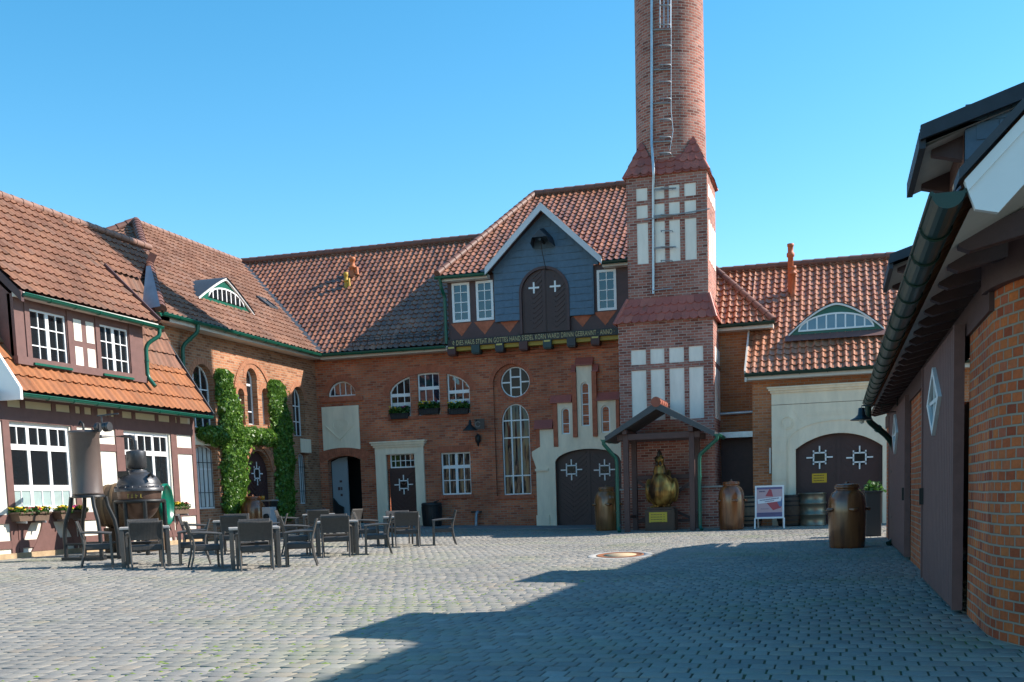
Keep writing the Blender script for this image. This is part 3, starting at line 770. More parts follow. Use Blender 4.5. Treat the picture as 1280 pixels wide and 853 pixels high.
# ================================================================== brick wing (left, behind the house)
def ivy_door_grille(): pass
def wing():
    T = thing('brick_wing', 'long brick wing overgrown with ivy, arched windows and weathered hipped roof', 'building', (-19, 34, .2))
    q = FW.q
    d = 0
    wa = FW.rect(241, 268, 456, 535); wr = FW.rect(366, 381, 484, 545)
    wc = FW.rect(309, 322, 461, 531); wl_ = FW.rect(298, 306, 486, 531); wm = FW.rect(328, 336, 486, 531)
    la = FW.rect(247, 273, 556, 636); lr = FW.rect(374, 386, 566, 630)
    dr = FW.rect(309, 340, 564, 652)
    dr = (dr[0], dr[1], zg(-18.7, 34)-.02, dr[3])
    out = {}
    def A(w, k=.5): return arch(w[0], w[1], w[2], w[3]-(w[1]-w[0])*k, w[3])
    oa, orr, oc, ol, om = A(wa), A(wr), A(wc), A(wl_), A(wm)
    ola = segarch(la[0], la[1], la[2], la[3]-.16, la[3]); olr = segarch(lr[0], lr[1], lr[2], lr[3]-.1, lr[3])
    od = arch(dr[0], dr[1], dr[2], dr[3]-(dr[1]-dr[0])*.42, dr[3])
    mb = MB(FW)
    mb.prism(rect(28.3, 38.55, -.1, 6.75), -.35, 0, [oa, orr, oc, ol, om, ola, olr, od])
    # end wall and rear
    mb.box(-30.0, -18.7, -.1, 6.7, -28.65, -28.3, F=GL)
    mb.face([(-30.0, 27.9, 0), (-30.0, 38.5, 0), (-30.0, 38.5, 6.7), (-30.0, 27.9, 6.7)])
    mb.build('wall', M.brickW, T)
    # blind arch over the middle group, window arches
    ab = MB(FW)
    c = (wl_[0]+wm[1])/2; rr = (wm[1]-wl_[0])/2+.12
    zc = q(320, 457)[1]-rr+.02
    ab.voussoirs(c, zc, rr, rr+.13, 0, 180, 40, -.01, .035)
    for w, kk in ((wa, .5), (wr, .5), (wc, .5), (wl_, .5), (wm, .5)):
        a_ = (w[1]-w[0])/2; ab.voussoirs((w[0]+w[1])/2, w[3]-a_, a_+.005, a_+.2, 0, 180, 18, -.02, .012)
    a_ = (dr[1]-dr[0])/2; zs = dr[3]-(dr[1]-dr[0])*.42
    ab.voussoirs((dr[0]+dr[1])/2, zs-.05, a_+.03, a_+.30, 6, 174, 26, -.02, .05)
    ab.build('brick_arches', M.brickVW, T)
    for o_, w in ((oa, wa), (orr, wr)):
        window(FW, T, o_, d=-.2, fw=.04, v=[(u, .035) for u in lin(w[0], w[1], 2)], h=[(w[2]+(w[3]-w[2])*t, .035) for t in (.3, .62)])
    window(FW, T, oc, d=-.2, fw=.05, v=[((wc[0]+wc[1])/2, .035)], h=[(wc[3]-(wc[1]-wc[0])*.75, .07), (wc[2]+.45, .035)])
    for o_, w in ((ol, wl_), (om, wm)):
        window(FW, T, o_, d=-.2, fw=.04, v=[], h=[(w[3]-(w[1]-w[0])*.9, .06), (w[2]+.45, .035)])
    for o_, w in ((ola, la), (olr, lr)):
        window(FW, T, o_, d=-.2, fw=.05, v=[(u, .04) for u in lin(w[0], w[1], 2)], h=[(w[2]+(w[3]-w[2])*.62, .05)], glass=M.glass, extra=[(inset(o_, .06), M.curtainW)])
        gb = MB(FW)
        for u in lin(w[0], w[1], 4): gb.tube([FW.pt(u, w[2]+.05, -.08), FW.pt(u, w[3]-.1, -.08)], .012, 6)
        for t in (.25, .72): gb.tube([FW.pt(w[0]-.02, w[2]+(w[3]-w[2])*t, -.08), FW.pt(w[1]+.02, w[2]+(w[3]-w[2])*t, -.08)], .012, 6)
        gb.build('window_bars', M.iron, T)
    cp = MB(FW)
    p = FW.rect(375.5, 388, 549, 566); cp.box(p[0], p[1], p[2], p[3], 0, .03)
    p = FW.rect(244, 268, 543, 557); cp.box(p[0]-.2, p[1], p[2], p[3], 0, .03)
    cp.build_each('plaster_panel', M.cream, T)
    dd = chevron_door(FW, od, -.18, T)
    u, z = q(326.5, 592); grille(FW, u, z, .75, .8, -.18, dd)
    st = MB(FW); st.box(dr[0]-.2, dr[1]+.2, -.1, dr[2]+.10, -.2, .35); st.build('doorstep', M.stone, T)
    # roof
    Z0, Z1 = 6.72, 11.55
    tile_roof(T, [(-18.2, 27.9, Z0), (-18.2, 38, Z0), (-24.3, 43.5, Z1), (-24.3, 36.0, Z1)], M.tileW, tw=.25, tl=.37)
    tile_roof(T, [(-30.4, 27.9, Z0), (-18.2, 27.9, Z0), (-24.3, 36.0, Z1)], M.tileW, tw=.25, tl=.37)
    tile_roof(T, [(-30.4, 43.5, Z0), (-30.4, 27.9, Z0), (-24.3, 36.0, Z1), (-24.3, 43.5, Z1)], M.tileW, tw=.25, tl=.37, name='rear_roof')
    ridge(T, (-24.3, 36.0, Z1+.04), (-24.3, 43.5, Z1+.04), M.ridgeL)
    ridge(T, (-18.25, 27.95, Z0+.08), (-24.3, 36.0, Z1+.06), M.ridge, .15)
    ridge(T, (-30.4, 27.9, Z0+.08), (-24.3, 36.0, Z1+.06), M.ridge, .14)
    ev = MB(); ev.box(-18.7, -18.25, 6.52, 6.66, -38.05, -27.9); ev.box(-30.3, -18.25, 6.521, 6.659, -28.35, -27.88)
    ev.build_each('eaves_board', M.offwhite, T)
    gutter(T, (-18.17, 27.85, 6.70), (-18.17, 37.95, 6.66), .085)
    gutter(T, (-24, 27.82, 6.70), (-18.15, 27.82, 6.68), .085)
    downpipe(T, [(-18.17, 29.7, 6.62), (-18.2, 29.7, 6.40), (-18.58, 29.45, 6.0), (-18.6, 29.42, 4.6), (-18.55, 29.4, .15)], .06)
    # valley to the main roof
    vl = MB(); vl.bar((-18.2, 38.0, Z0+.07), (-24.3, 43.5, Z1+.07), .26, .03); vl.build('valley_flashing', M.slateD, T)
    # bat dormer
    n = Vector((Z1-Z0, 0, 6.1)); p0 = Vector((-18.2, 30, Z0))
    a = RP(250, 372, p0, n); b = RP(312, 393, p0, n)
    xf = (a.x+b.x)/2+.05; F = Fr((xf, 0, 0), (0, 1, 0), (1, 0, 0))
    y0, y1 = F.q(246, 369)[0], F.q(316, 394)[0]; zb = (F.q(250, 371)[1]+F.q(312, 393)[1])/2
    zt = F.q(283, 349)[1]; ym = F.q(283, 349)[0]
    prof = []
    N = 20
    for i in range(N+1):
        t = i/N; s = math.sin(math.pi*t)**1.0; prof.append((y0+(y1-y0)*t, zb+(zt-zb)*(1-abs(2*t-1)**1.15)))
    face = MB(F); face.prism([(y0, zb-.08)]+prof+[(y1, zb-.08)], -.1, 0)
    w0, w1 = y0+(y1-y0)*.19, y1-(y1-y0)*.17
    D = face.build('dormer_front', M.green, T)
    ol_ = arch(w0, w1, zb+.13, zb+.13, zt-.34)
    window(F, T, ol_, d=.03, fw=.05, dep=.04, v=[(u, .045) for u in lin(w0, w1, 7)])
    rf = MB()
    slope = (Z1-Z0)/6.1
    rows = [[F.pt(u, z+.03, .10) for u, z in prof], [Vector((-18.2-(z+.03-Z0)/slope-.05, u, z+.03)) for u, z in prof]]
    rf.grid(rows, 0, True); rows2 = [[p-Vector((0, 0, .05)) for p in r] for r in rows]; rf.grid(rows2[::-1], 0, True)
    rf.build('dormer_roof', M.slateD, T)
    ed = MB(F)
    for (a1, a2) in zip(prof, prof[1:]): ed.prism([(a1[0], a1[1]-.07), (a2[0], a2[1]-.07), (a2[0], a2[1]), (a1[0], a1[1])], -.01, .075)
    ed.build('dormer_trim', M.white, T)
    sk = MB(); c = RP(333, 380, p0, n)
    U = Vector((0, 1, 0)); V = Vector((-6.1, 0, Z1-Z0)).normalized(); nn = n.normalized()
    A4 = [c-U*.35-V*.30+nn*.055, c+U*.35-V*.30+nn*.055, c+U*.35+V*.30+nn*.055, c-U*.35+V*.30+nn*.055]
    sk.face(A4); 
    for i in range(4): sk.bar(A4[i], A4[(i+1) % 4], .07, .08)
    sk.build('skylight', M.slateD, T)
    return T
wing()
# ================================================================== main brick building (back)
def main_hall():
    T = thing('brick_hall', 'large brick hall with slate crane gable, carved German inscription and dark red tiled roof', 'building', (-12, 40, .2))
    q = FM.q; gz = lambda x: zg(x, 38.5)+.06
    lun = FM.rect(409.5, 444, 476.5, 495.5); olun = segarch(lun[0], lun[1], lun[2], lun[2]+.12, lun[3])
    ad = FM.rect(411, 452, 570, 650); ad = (ad[0], ad[1], gz(-18)-.02, ad[3]); oad = segarch(ad[0], ad[1], ad[2], ad[3]-.16, ad[3])
    pd = FM.rect(485, 521, 566, 650); pd = (pd[0], pd[1], gz(-16)-.02, pd[3])
    f1 = FM.rect(487, 513, 473, 522); f2 = FM.rect(522, 549.5, 466, 520); f3 = FM.rect(559, 587, 468, 518)
    zs = min(f1[2], f2[2], f3[2])+.03
    za = f2[3]; uL, uR = f1[0], f3[1]; um = (uL+uR)/2; zsp = q(487, 497)[1]; zspr = q(587, 484)[1]; zsp = (zsp+zspr)/2-.02
    big = lambda u: zsp+(za-zsp)*math.sqrt(max(0, 1-((u-um)/((uR-uL)/2+.02))**2))
    def part(u0, u1):
        pts = [(u0, zs), (u1, zs)]
        for i in range(9): u = u1+(u0-u1)*i/8; pts.append((u, max(big(u), zsp+.03)))
        return pts
    of1, of2, of3 = part(f1[0], f1[1]), part(f2[0], f2[1]), part(f3[0], f3[1])
    lw = FM.rect(551.5, 588.5, 565.5, 618.5)
    nu0, nu1 = q(618.5, 550)[0], q(664.5, 550)[0]; nz0 = q(640, 620)[1]; nz1 = q(641, 455)[1]
    on = arch(nu0, nu1, nz0, nz1-(nu1-nu0)/2, nz1, 20)
    cu, cz = q(642.6, 477.3); cr = (q(661, 477)[0]-q(624.5, 477)[0])/2
    tw = FM.rect(627, 661.5, 504.5, 618.5); ow = arch(tw[0], tw[1], tw[2], tw[3]-(tw[1]-tw[0])*.62, tw[3], 18)
    # gate
    gu0, gu1 = q(695.5, 620)[0], q(778, 620)[0]; gz1 = q(736, 560.5)[1]; gzs = q(696, 579)[1]
    og = arch(gu0, gu1, gz(-9)-.02, gzs, gz1, 20)
    mb = MB(FM)
    mb.prism(rect(-18.7, -4.6, -.1, 6.75), -.30, -.0, [olun, oad, rect(*pd), of1, of2, of3, rect(*lw), on, og])
    # back of the niche
    mb.prism(on, -.36, -.12, [circ(cu, cz, cr), ow])
    mb.face([(-30, 48.8, 0), (-4.6, 48.8, 0), (-4.6, 48.8, 6.7), (-30, 48.8, 6.7)])
    mb.build('wall', M.brickM, T)
    # brick trims
    ab = MB(FM)
    ab.box(lun[0]-.3, lun[1]+.3, lun[2]-.20, lun[2]-.03, 0, .06)
    h_ = lun[3]-lun[2]-.12; a_ = (lun[1]-lun[0])/2; r_ = (a_*a_+h_*h_)/(2*h_); t_ = math.degrees(math.asin(min(1, a_/r_)))
    ab.voussoirs((lun[0]+lun[1])/2, lun[3]-r_, r_+.01, r_+.22, 90-t_, 90+t_, 18, -.02, .012)
    a_ = (ad[1]-ad[0])/2+.25; h_ = .26; r_ = (a_*a_+h_*h_)/(2*h_); t_ = math.degrees(math.asin(a_/r_))
    ab.voussoirs((ad[0]+ad[1])/2, ad[3]-r_+.02, r_, r_+.36, 90-t_, 90+t_, 24, -.02, .02)
    # the flat arch over the three flower windows
    n = 46
    for i in range(n):
        t0, t1 = math.pi*(i+.06)/n, math.pi*(i+.94)/n
        el = lambda t, k: (um+((uR-uL)/2+.03+k)*math.cos(t), zsp+(za-zsp+.02+k)*math.sin(t))
        ab.prism([el(t0, 0), el(t0, .24), el(t1, .24), el(t1, 0)], -.02, .012)
    ab.box(f1[0]-.1, f3[1]+.1, zs-.11, zs-.01, 0, .05)
    n = 16
    for i in range(n): ab.box(lw[0]-.12+(lw[1]-lw[0]+.24)*(i+.05)/n, lw[0]-.12+(lw[1]-lw[0]+.24)*(i+.95)/n, lw[3]+.005, lw[3]+.24, -.02, .012)
    for i in range(n): ab.box(lw[0]-.1+(lw[1]-lw[0]+.2)*(i+.05)/n, lw[0]-.1+(lw[1]-lw[0]+.2)*(i+.95)/n, lw[2]-.13, lw[2]-.01, -.02, .05)
    ab.voussoirs((nu0+nu1)/2, nz1-(nu1-nu0)/2, (nu1-nu0)/2+.005, (nu1-nu0)/2+.14, 0, 180, 30, -.02, .02)
    ab.voussoirs(cu, cz, cr+.01, cr+.14, 0, 360, 40, -.14, -.10)
    a_ = (tw[1]-tw[0])/2; ab.box(nu0-.05, nu1+.05, nz0-.11, nz0-.005, 0, .06)
    # piers and caps of the stepped gate
    def px(x0, x1, y0, y1, d1, mi=0):
        r = FM.rect(x0, x1, y0, y1); ab.box(r[0], r[1], r[2], r[3], -.02, d1)
    px(692.7, 697.9, 505, 558, .14); px(716.5, 722, 466, 547, .16); px(741.2, 747, 464, 546, .16); px(770.8, 775, 500, 545, .14)
    px(671, 675.5, 536, 559, .12)
    ab.build('brick_trim', M.brickV, T)
    cp = MB(FM)
    def cap(x0, x1, y0, y1, d1=.2):
        r = FM.rect(x0, x1, y0, y1)
        a = [FM.pt(r[0], r[2], d1), FM.pt(r[1], r[2], d1), FM.pt(r[1], r[3], .02), FM.pt(r[0], r[3], .02), FM.pt(r[0], r[2]-.02, d1), FM.pt(r[1], r[2]-.02, d1), FM.pt(r[0], r[2]-.02, 0), FM.pt(r[1], r[2]-.02, 0)]
        cp = MB(FM)
        cp.face([a[0], a[1], a[2], a[3]]); cp.face([a[4], a[5], a[1], a[0]]); cp.face([a[6], a[4], a[0], a[3]]); cp.face([a[5], a[7], a[2], a[1]]); cp.face([a[6], a[7], a[5], a[4]]); cp.build('tiled_cap', M.shingle, T)
    cap(668.5, 691.5, 525, 536); cap(688.5, 715, 494, 503.5); cap(719.8, 742, 447, 456.5, .24); cap(714.5, 720.2, 456, 465.5); cap(741.5, 748.5, 455, 464.5); cap(746, 775, 490.5, 500)
    # cream gate surround
    cs = MB(FM)
    zl = lambda x, y: q(x, y)[1]
    ul = lambda x, y: q(x, y)[0]
    uA, uB = ul(672, 620), ul(695.5, 620)
    zT = zl(684, 537)
    left = [(uA, gz(-10)-.05), (uA, zl(672, 585)), (uA-.14, zl(668, 570)), (uA-.14, zl(668, 565)), (ul(675.5, 559), zl(675, 559)), (ul(675.5, 545), zT), (ul(692.5, 545), zT),
            (ul(692.5, 545), zl(692, 559)), (ul(697.9, 530), zl(697, 559)), (ul(697.9, 530), zl(706, 504)), (ul(716.5, 520), zl(706, 504)), (ul(716.5, 520), zl(717, 547)), (ul(722, 500), zl(722, 547)), (ul(722, 500), zl(731, 457.5)),
            (ul(741.2, 500), zl(731, 457.5)), (ul(741.2, 500), zl(741, 546)), (ul(747, 500), zl(747, 546)), (ul(747, 500), zl(760, 501)), (ul(770.8, 520), zl(760, 501)), (ul(770.8, 520), zl(771, 545)), (ul(783, 545), zl(783, 545)),
            (ul(783, 560), gz(-7)-.05)]
    sw = [FM.rect(702.5, 713, 510, 543), FM.rect(727, 737.5, 478, 533), FM.rect(752, 763, 507, 541)]
    osw = [arch(w[0], w[1], w[2], w[3]-(w[1]-w[0])*.5, w[3]) for w in sw]
    op = og[2:]                                   # the arch from right spring to left
    poly = left + [(gu1, gz(-7)-.05)] + op + [(gu0, gz(-10)-.05)]
    cs.prism(poly, -.02, .09, osw)
    # moulded archivolt and pilaster base
    go = [(gu0+.0, gzs)]
    for k0, k1, dd in ((-.02, .10, .13), (.10, .22, .11)):
        a0 = [(((gu0+gu1)/2)+((gu1-gu0)/2+k)*math.cos(t), gzs+(gz1-gzs+k)*math.sin(t)) for k in (k0,) for t in [math.pi*i/24 for i in range(25)]]
        a1 = [(((gu0+gu1)/2)+((gu1-gu0)/2+k)*math.cos(t), gzs+(gz1-gzs+k)*math.sin(t)) for k in (k1,) for t in [math.pi*i/24 for i in range(25)]]
        for i in range(24): cs.prism([a0[i], a1[i], a1[i+1], a0[i+1]], .05, dd)
        cs.box(gu0-k1, gu0-k0, gz(-10)-.05, gzs, .05, dd)
    cs.box(uA-.03, uB-.24, gz(-10)-.05, gz(-10)+.38, .08, .14); cs.box(uA-.03, uB-.24, zl(680, 589), zl(680, 586), .08, .15)
    cs.build('gate_surround', M.cream, T)
    for w, o_ in zip(sw, osw):
        window(FM, T, o_, d=.02, fw=.045, dep=.05, h=[w[2]+(w[3]-w[2])*t for t in ((.25, .5, .75) if w is sw[1] else (.4,))], glass=M.glassW)
    g = chevron_door(FM, inset(og, .0), -.12, T, split=(gu0+gu1)/2, name='gate')
    for x in (714.5, 756): u, z = q(x, 587.5, -.12); grille(FM, u, z, .78, .74, -.12, g)
    window(FM, T, olun, d=-.12, fw=.055, v=lin(lun[0], lun[1], 4), glass=M.glassS)
    # arched passage door: bright inner leaf at left, dark hall behind
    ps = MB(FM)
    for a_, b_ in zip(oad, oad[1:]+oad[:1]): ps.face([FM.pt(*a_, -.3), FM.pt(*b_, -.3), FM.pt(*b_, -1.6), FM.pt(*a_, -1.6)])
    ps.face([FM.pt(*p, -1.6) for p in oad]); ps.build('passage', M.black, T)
    uu = ad[0]+(ad[1]-ad[0])*.50
    lf = MB(FM); lf.prism([(ad[0]+.02, ad[2]+.1), (uu, ad[2]+.1), (uu, span(oad, uu)[1]-.02), (ad[0]+.3, span(oad, ad[0]+.3)[1]-.03), (ad[0]+.02, ad[3]-.20)], -.36, -.31)
    L_ = lf.build('door', mat('grey_door', (.30, .32, .34), .6), T)
    nt_ = MB(FM)
    for (x, y, w, h) in ((426, 602, .10, .08), (424, 611, .10, .12), (427, 611, .06, .12), (427, 619, .09, .09)):
        u, z = q(x, y, -.3); nt_.box(u-w/2, u+w/2, z-h/2, z+h/2, -.312, -.305)
    nt_.build('notice', mat('dark_notice', (.10, .04, .035), .6), L_)
    rl = MB(FM); rl.tube([FM.pt(ad[0]+.05, ad[2]+1.1, -.26), FM.pt(ad[0]+.25, ad[2]+.85, -.26), FM.pt(ad[0]+.45, ad[2]+.75, -.26), FM.pt(ad[0]+.45, ad[2]+.05, -.26)], .03, 8)
    rl.prism([(ad[0]+.05, ad[2]), (ad[0]+.45, ad[2]), (ad[0]+.45, ad[2]+.72), (ad[0]+.05, ad[2]+1.05)], -.28, -.26); rl.build('stair_rail', M.iron, T)
    st = MB(FM); st.box(ad[0]-.25, ad[1]+.25, -.1, ad[2]+.14, -.2, .5); st.build('doorstep', M.concrete, T)
    # relief panel above it
    pn = FM.rect(403.5, 449.5, 508, 566); rp_ = MB(FM)
    a_ = (pn[1]-pn[0])/2; cu_ = (pn[0]+pn[1])/2; zb = q(404, 564)[1]; zm = q(427, 560)[1]
    rp_.prism([(pn[0], zb)]+[(cu_+a_*(-1+2*i/10), zb+(zm-zb)*(1-((-1+2*i/10))**2)) for i in range(1, 10)]+[(pn[1], zb), (pn[1], pn[3]), (pn[0], pn[3])], -.01, .03)
    PN = rp_.build('relief_panel', M.cream, T)
    rl = MB(FM); cz_ = q(427, 535)[1]
    for a, b in (((-.62, .1), (-.05, -.45)), ((-.05, -.45), (.5, .08)), ((-.05, -.45), (-.05, -.40))):
        rl.bar(FM.pt(cu_+a[0], cz_+a[1], .035), FM.pt(cu_+b[0], cz_+b[1], .035), .05, .03)
    rl.prism([(cu_-.02+.34*math.cos(t), cz_+.12+.26*math.sin(t)) for t in [R(i*15) for i in range(24)]], .02, .045, [[(cu_-.02+.28*math.cos(t), cz_+.10+.20*math.sin(t)) for t in [R(i*15) for i in range(24)]]])
    rl.prism([(cu_-.2, cz_+.1), (cu_+.02, cz_-.1), (cu_+.22, cz_+.12), (cu_+.05, cz_+.04)], .02, .05)
    rl.build('relief', M.cream, PN)
    # cream portal with the brown door
    po = MB(FM)
    a, b = q(472, 610)[0], q(532, 610)[0]; z0 = gz(-16)-.05; zc = q(500, 551.5)[1]; zk = q(500, 559)[1]; ze = q(500, 568)[1]
    for (e0, e1) in ((a, pd[0]), (pd[1], b)):
        n = 5
        for i in range(n):
            h0, h1 = z0+(ze-z0)*i/n, z0+(ze-z0)*(i+1)/n; po.box(e0, e1, h0+(.012 if i else 0), h1, -.02, .10)
        po.box(e0+.004, e1-.004, z0, ze, -.02, .085)
    po.box(a-.002, b+.002, ze, zk, -.02, .11); po.box(a-.05, b+.05, zk, zk+.08, -.02, .16); po.box(a-.10, b+.10, zk+.08, zc-.05, -.02, .21); po.box(a-.14, b+.14, zc-.05, zc, -.02, .26)
    po.build('portal', M.cream, T)
    zt = q(503, 585)[1]
    window(FM, T, rect(pd[0]+.1, pd[1]-.05, zt, pd[3]-.03), d=-.1, fw=.05, v=lin(pd[0]+.1, pd[1]-.05, 4), h=[(zt+pd[3]-.03)/2], name='transom_window')
    dd = chevron_door(FM, rect(pd[0]+.04, pd[1]-.0, pd[2], zt), -.12, T)
    u, z = q(505, 606, -.12); grille(FM, u, z, .74, .72, -.12, dd)
    # windows with flower boxes
    zt = q(536, 485)[1]
    for f, o_ in ((f1, of1), (f2, of2), (f3, of3)):
        zz = zt if f is f2 else q(500, 494)[1]
        window(FM, T, o_, d=-.1, fw=.05, v=lin(f[0], f[1], 2), h=[(zz, .12)], glass=M.glassS if f is f2 else M.glass, extra=[(rect(f[0]+.06, f[1]-.06, zs+.05, zs+.52), M.curtainW)])
    w = lw
    uu = (w[0]+w[1])/2; zz = w[2]+(w[3]-w[2])*.66
    window(FM, T, rect(*w), d=-.1, fw=.055, v=[(uu, .10), (w[0]+(uu-w[0])*.5, .035), (uu+(w[1]-uu)*.5, .035)], h=[(zz, .12), (w[2]+(w[3]-w[2])*.34, .03)], glass=M.glassW)
    window(FM, T, ow, d=-.2, fw=.04, v=[(u, .05) for u in lin(tw[0], tw[1], 2)], h=[(tw[2]+(tw[3]-tw[2])*t, .045) for t in (.21, .63, .82)], glass=M.glassW)
    cq = cr*.34
    window(FM, T, circ(cu, cz, cr, 32), d=-.2, fw=.04, v=[(cu-cq, .05), (cu+cq, .05)], h=[(cz+cq, .05, cu-cq, cu+cq), (cz-cq, .05, cu-cq, cu+cq), (cz, .05, cu-cr, cu-cq), (cz+.001, .05, cu+cq, cu+cr)], glass=mat('brown_reflection_glass', (.045, .018, .012), .12, spec=.2), name='round_window')  # brown reflection of the barn is painted into the pane colour
    # small vents
    # main roof
    Z0, Z1 = 6.72, 11.55
    tile_roof(T, [(-18.2, 38, Z0), (-4.7, 38, Z0), (-4.7, 43.5, Z1), (-24.3, 43.5, Z1)], M.tileM, tw=.225, tl=.31, amp=.036, lift=.03)
    tile_roof(T, [(-4.7, 49, Z0), (-30, 49, Z0), (-24.3, 43.5, Z1), (-4.7, 43.5, Z1)], M.tileM, tw=.255, tl=.36, amp=.03, name='rear_roof')
    ridge(T, (-24.3, 43.5, Z1+.05), (-12.9, 43.5, Z1+.05), M.ridge, .13)
    ev = MB(FM); ev.box(-18.25, -13.2, 6.50, 6.66, .0, .45); ev.build('eaves_board', M.offwhite, T)
    gutter(T, (-18.15, 37.93, 6.67), (-13.3, 37.93, 6.64), .085)
    # snow guard above the gutter
    sg = MB()
    for z in (.28, .40): sg.tube([(-17.6, 38.2, Z0+.05+z), (-13.4, 38.2, Z0+.05+z)], .012, 6)
    for i in range(15): sg.bar((-17.6+i*.3, 38.2, Z0+.2), (-17.6+i*.3, 38.2, Z0+.47), .015)
    sg.build('snow_guard', M.iron, T)
    # upper roof over the crane gable
    E0, E1 = 9.03, 12.97; ap = (-9.56, 11.02)
    slope = (E1-E0)/5.8
    yr = 37.7+(ap[1]-E0)/slope
    for pl in ([(-13.42, 37.7, E0), (-11.55, 37.7, E0), (ap[0], yr, ap[1]), (ap[0], 43.5, E1), (-11.3, 43.5, E1)],
               [(-7.55, 37.7, E0), (-6.2, 37.7, E0), (-6.2, 43.5, E1), (ap[0], 43.5, E1), (ap[0], yr, ap[1])]):
        tile_roof(T, pl, M.tileM, tw=.225, tl=.31, amp=.036, lift=.03, name='upper_roof')
    tile_roof(T, [(-13.42, 49.3, E0), (-13.42, 37.7, E0), (-11.3, 43.5, E1)], M.tileM, tw=.225, tl=.31, amp=.04, name='upper_roof')
    tile_roof(T, [(-6.2, 49.3, E0), (-13.42, 49.3, E0), (-11.3, 43.5, E1), (-6.2, 43.5, E1)], M.tileM, name='upper_roof')
    ridge(T, (-11.3, 43.5, E1+.05), (-6.0, 43.5, E1+.05), M.ridge, .13)
    ridge(T, (-13.42, 37.7, E0+.08), (-11.3, 43.5, E1+.06), M.ridge, .12)
    # timber storey
    q2 = FD.q; d = 0
    x0 = q2(560.5, 390)[0]; x1 = -6.4
    z0 = 6.84; z1 = 9.0
    ws = [FD.rect(565.5, 587.5, 353.5, 403), FD.rect(595.5, 617, 351, 401), FD.rect(746.5, 770.5, 337.5, 388)]
    zb = sum(w[2] for w in ws)/3; zt = sum(w[3] for w in ws)/3
    du0, du1 = q2(653.5, 380)[0], q2(709.5, 380)[0]; dz1 = q2(681, 337)[1]; dz0 = z0+.02; od = arch(du0, du1, dz0, dz1-(du1-du0)*.48, dz1, 16)
    mb = MB(FD); mb.prism(rect(x0, x1, z0, z1), -.25, -.0, [rect(w[0], w[1], zb, zt) for w in ws])
    mb.face([(x0, 38.1, z0), (x0, 38.1, z1), (x0, 41, z1), (x0, 39, z0)])
    mb.build('timber_storey', M.timberD, T)
    for w in ws:
        window(FD, T, rect(w[0], w[1], zb, zt), d=.03, fw=.085, v=[((w[0]+w[1])/2, .03)], h=[zb+(zt-zb)*t for t in (.25, .5, .75)], glass=M.glassS)
    tr = MB(FD)
    for xp in (577, 606, 637, 728.5, 757): 
        u = q2(xp, 412)[0]; ztr = q2(637, 403)[1]; 
        tr.prism([(u-.40, 7.42), (u+.40, 7.42), (u, 6.96)], -.02, .012)
    tr.build_each('brick_infill', M.brickV, T)
    # slate gable
    s0, s1 = q2(619.5, 390)[0], q2(743, 370)[0]; zsb = (q2(635, 403)[1]+q2(726, 394)[1])/2
    sl = MB(FD)
    axd = ap[0]; ez = 9.0
    nx = []
    gl, gr_ = -11.62, -7.5
    gp = [(s0, zsb), (s1, zsb), (s1, ez+.02), (gr_-.05, ez+.12), (axd, ap[1]-.16), (gl+.05, ez+.12), (s0, ez+.02)]
    sl.prism([(s0, zsb), (du0, zsb)]+od[2:][::-1]+[(du1, zsb)]+gp[1:-1]+[gp[-1]], .02, .10)
    # slate courses
    for i in range(1, 16):
        z = zsb+i*.235
        s_ = span(gp, z, 1)
        if not s_: continue
        ds = [d_ for d_ in (span(od, z, 1), span(od, z-.235, 1)) if d_]
        dspan = (min(d_[0] for d_ in ds), max(d_[1] for d_ in ds)) if ds else None
        for a, b in ([(s_[0]+.03, dspan[0]-.01), (dspan[1]+.01, s_[1]-.03)] if dspan else [(s_[0]+.03, s_[1]-.03)]):
            if b-a < .1: continue
            n = max(1, int((b-a)/.3))
            for j in range(n):
                u, v_ = a+(b-a)*j/n, a+(b-a)*(j+1)/n
                sl.face([FD.pt(u+.004, z-.235, .118), FD.pt(v_-.004, z-.235+.012*((j*7+i) % 3), .118), FD.pt(v_-.004, z, .103), FD.pt(u+.004, z, .103)])
                sl.face([FD.pt(u+.004, z-.235, .10), FD.pt(v_-.004, z-.235, .10), FD.pt(v_-.004, z-.235, .118), FD.pt(u+.004, z-.235, .118)])
    sl.build('slate_gable', M.slate, T)
    fr_ = MB(FD); fr_.prism(ccw([p for p in arch(du0-.09, du1+.09, dz0, dz1-(du1-du0)*.48, dz1+.09, 16)]), .05, .15, [arch(du0, du1, dz0-.001+.002, dz1-(du1-du0)*.48, dz1, 16)])
    fr_.build('door_frame', M.timberD, T)
    dd = chevron_door(FD, od, .06, T, split=(du0+du1)/2, name='loading_door')
    gm = MB(FD)
    for xp, yp in ((668, 360.5), (694.5, 358.5)):
        u, z = q2(xp, yp)
        gm.box(u-.19, u+.19, z-.03, z+.03, .07, .085); gm.box(u-.03, u+.03, z-.19, z+.19, .07, .087)
    gm.build('cross_window', M.white, dd)
    # gable roof and white barge boards
    yr = 37.7+(ap[1]-E0)/slope
    for s_, e in ((-1, gl), (1, gr_)):
        yv = 37.55
        pts = [(e, yv, ez+.08), (axd, yv, ap[1]+.03), (axd, yr+.3, ap[1]+.03), (e, 37.9, ez+.08)]
        if s_ < 0: pts = [pts[3], pts[0], pts[1], pts[2]]
        tile_roof(T, pts if s_ > 0 and False else ([pts[0], pts[3], pts[2], pts[1]] if s_ > 0 else pts), M.tileM, name='gable_roof')
        bb = MB(); Fq = Fr((0, 37.62, 0), (1, 0, 0), (0, -1, 0))
        dx = axd-e
        bb.prism([(e-s_*-.0, ez-.10), (e, ez+.14), (axd, ap[1]+.1), (axd, ap[1]-.16)], 0, .07, F=Fq)
        bb.build('barge_board', mat('grey_white_paint', (.62, .64, .68), .5), T)
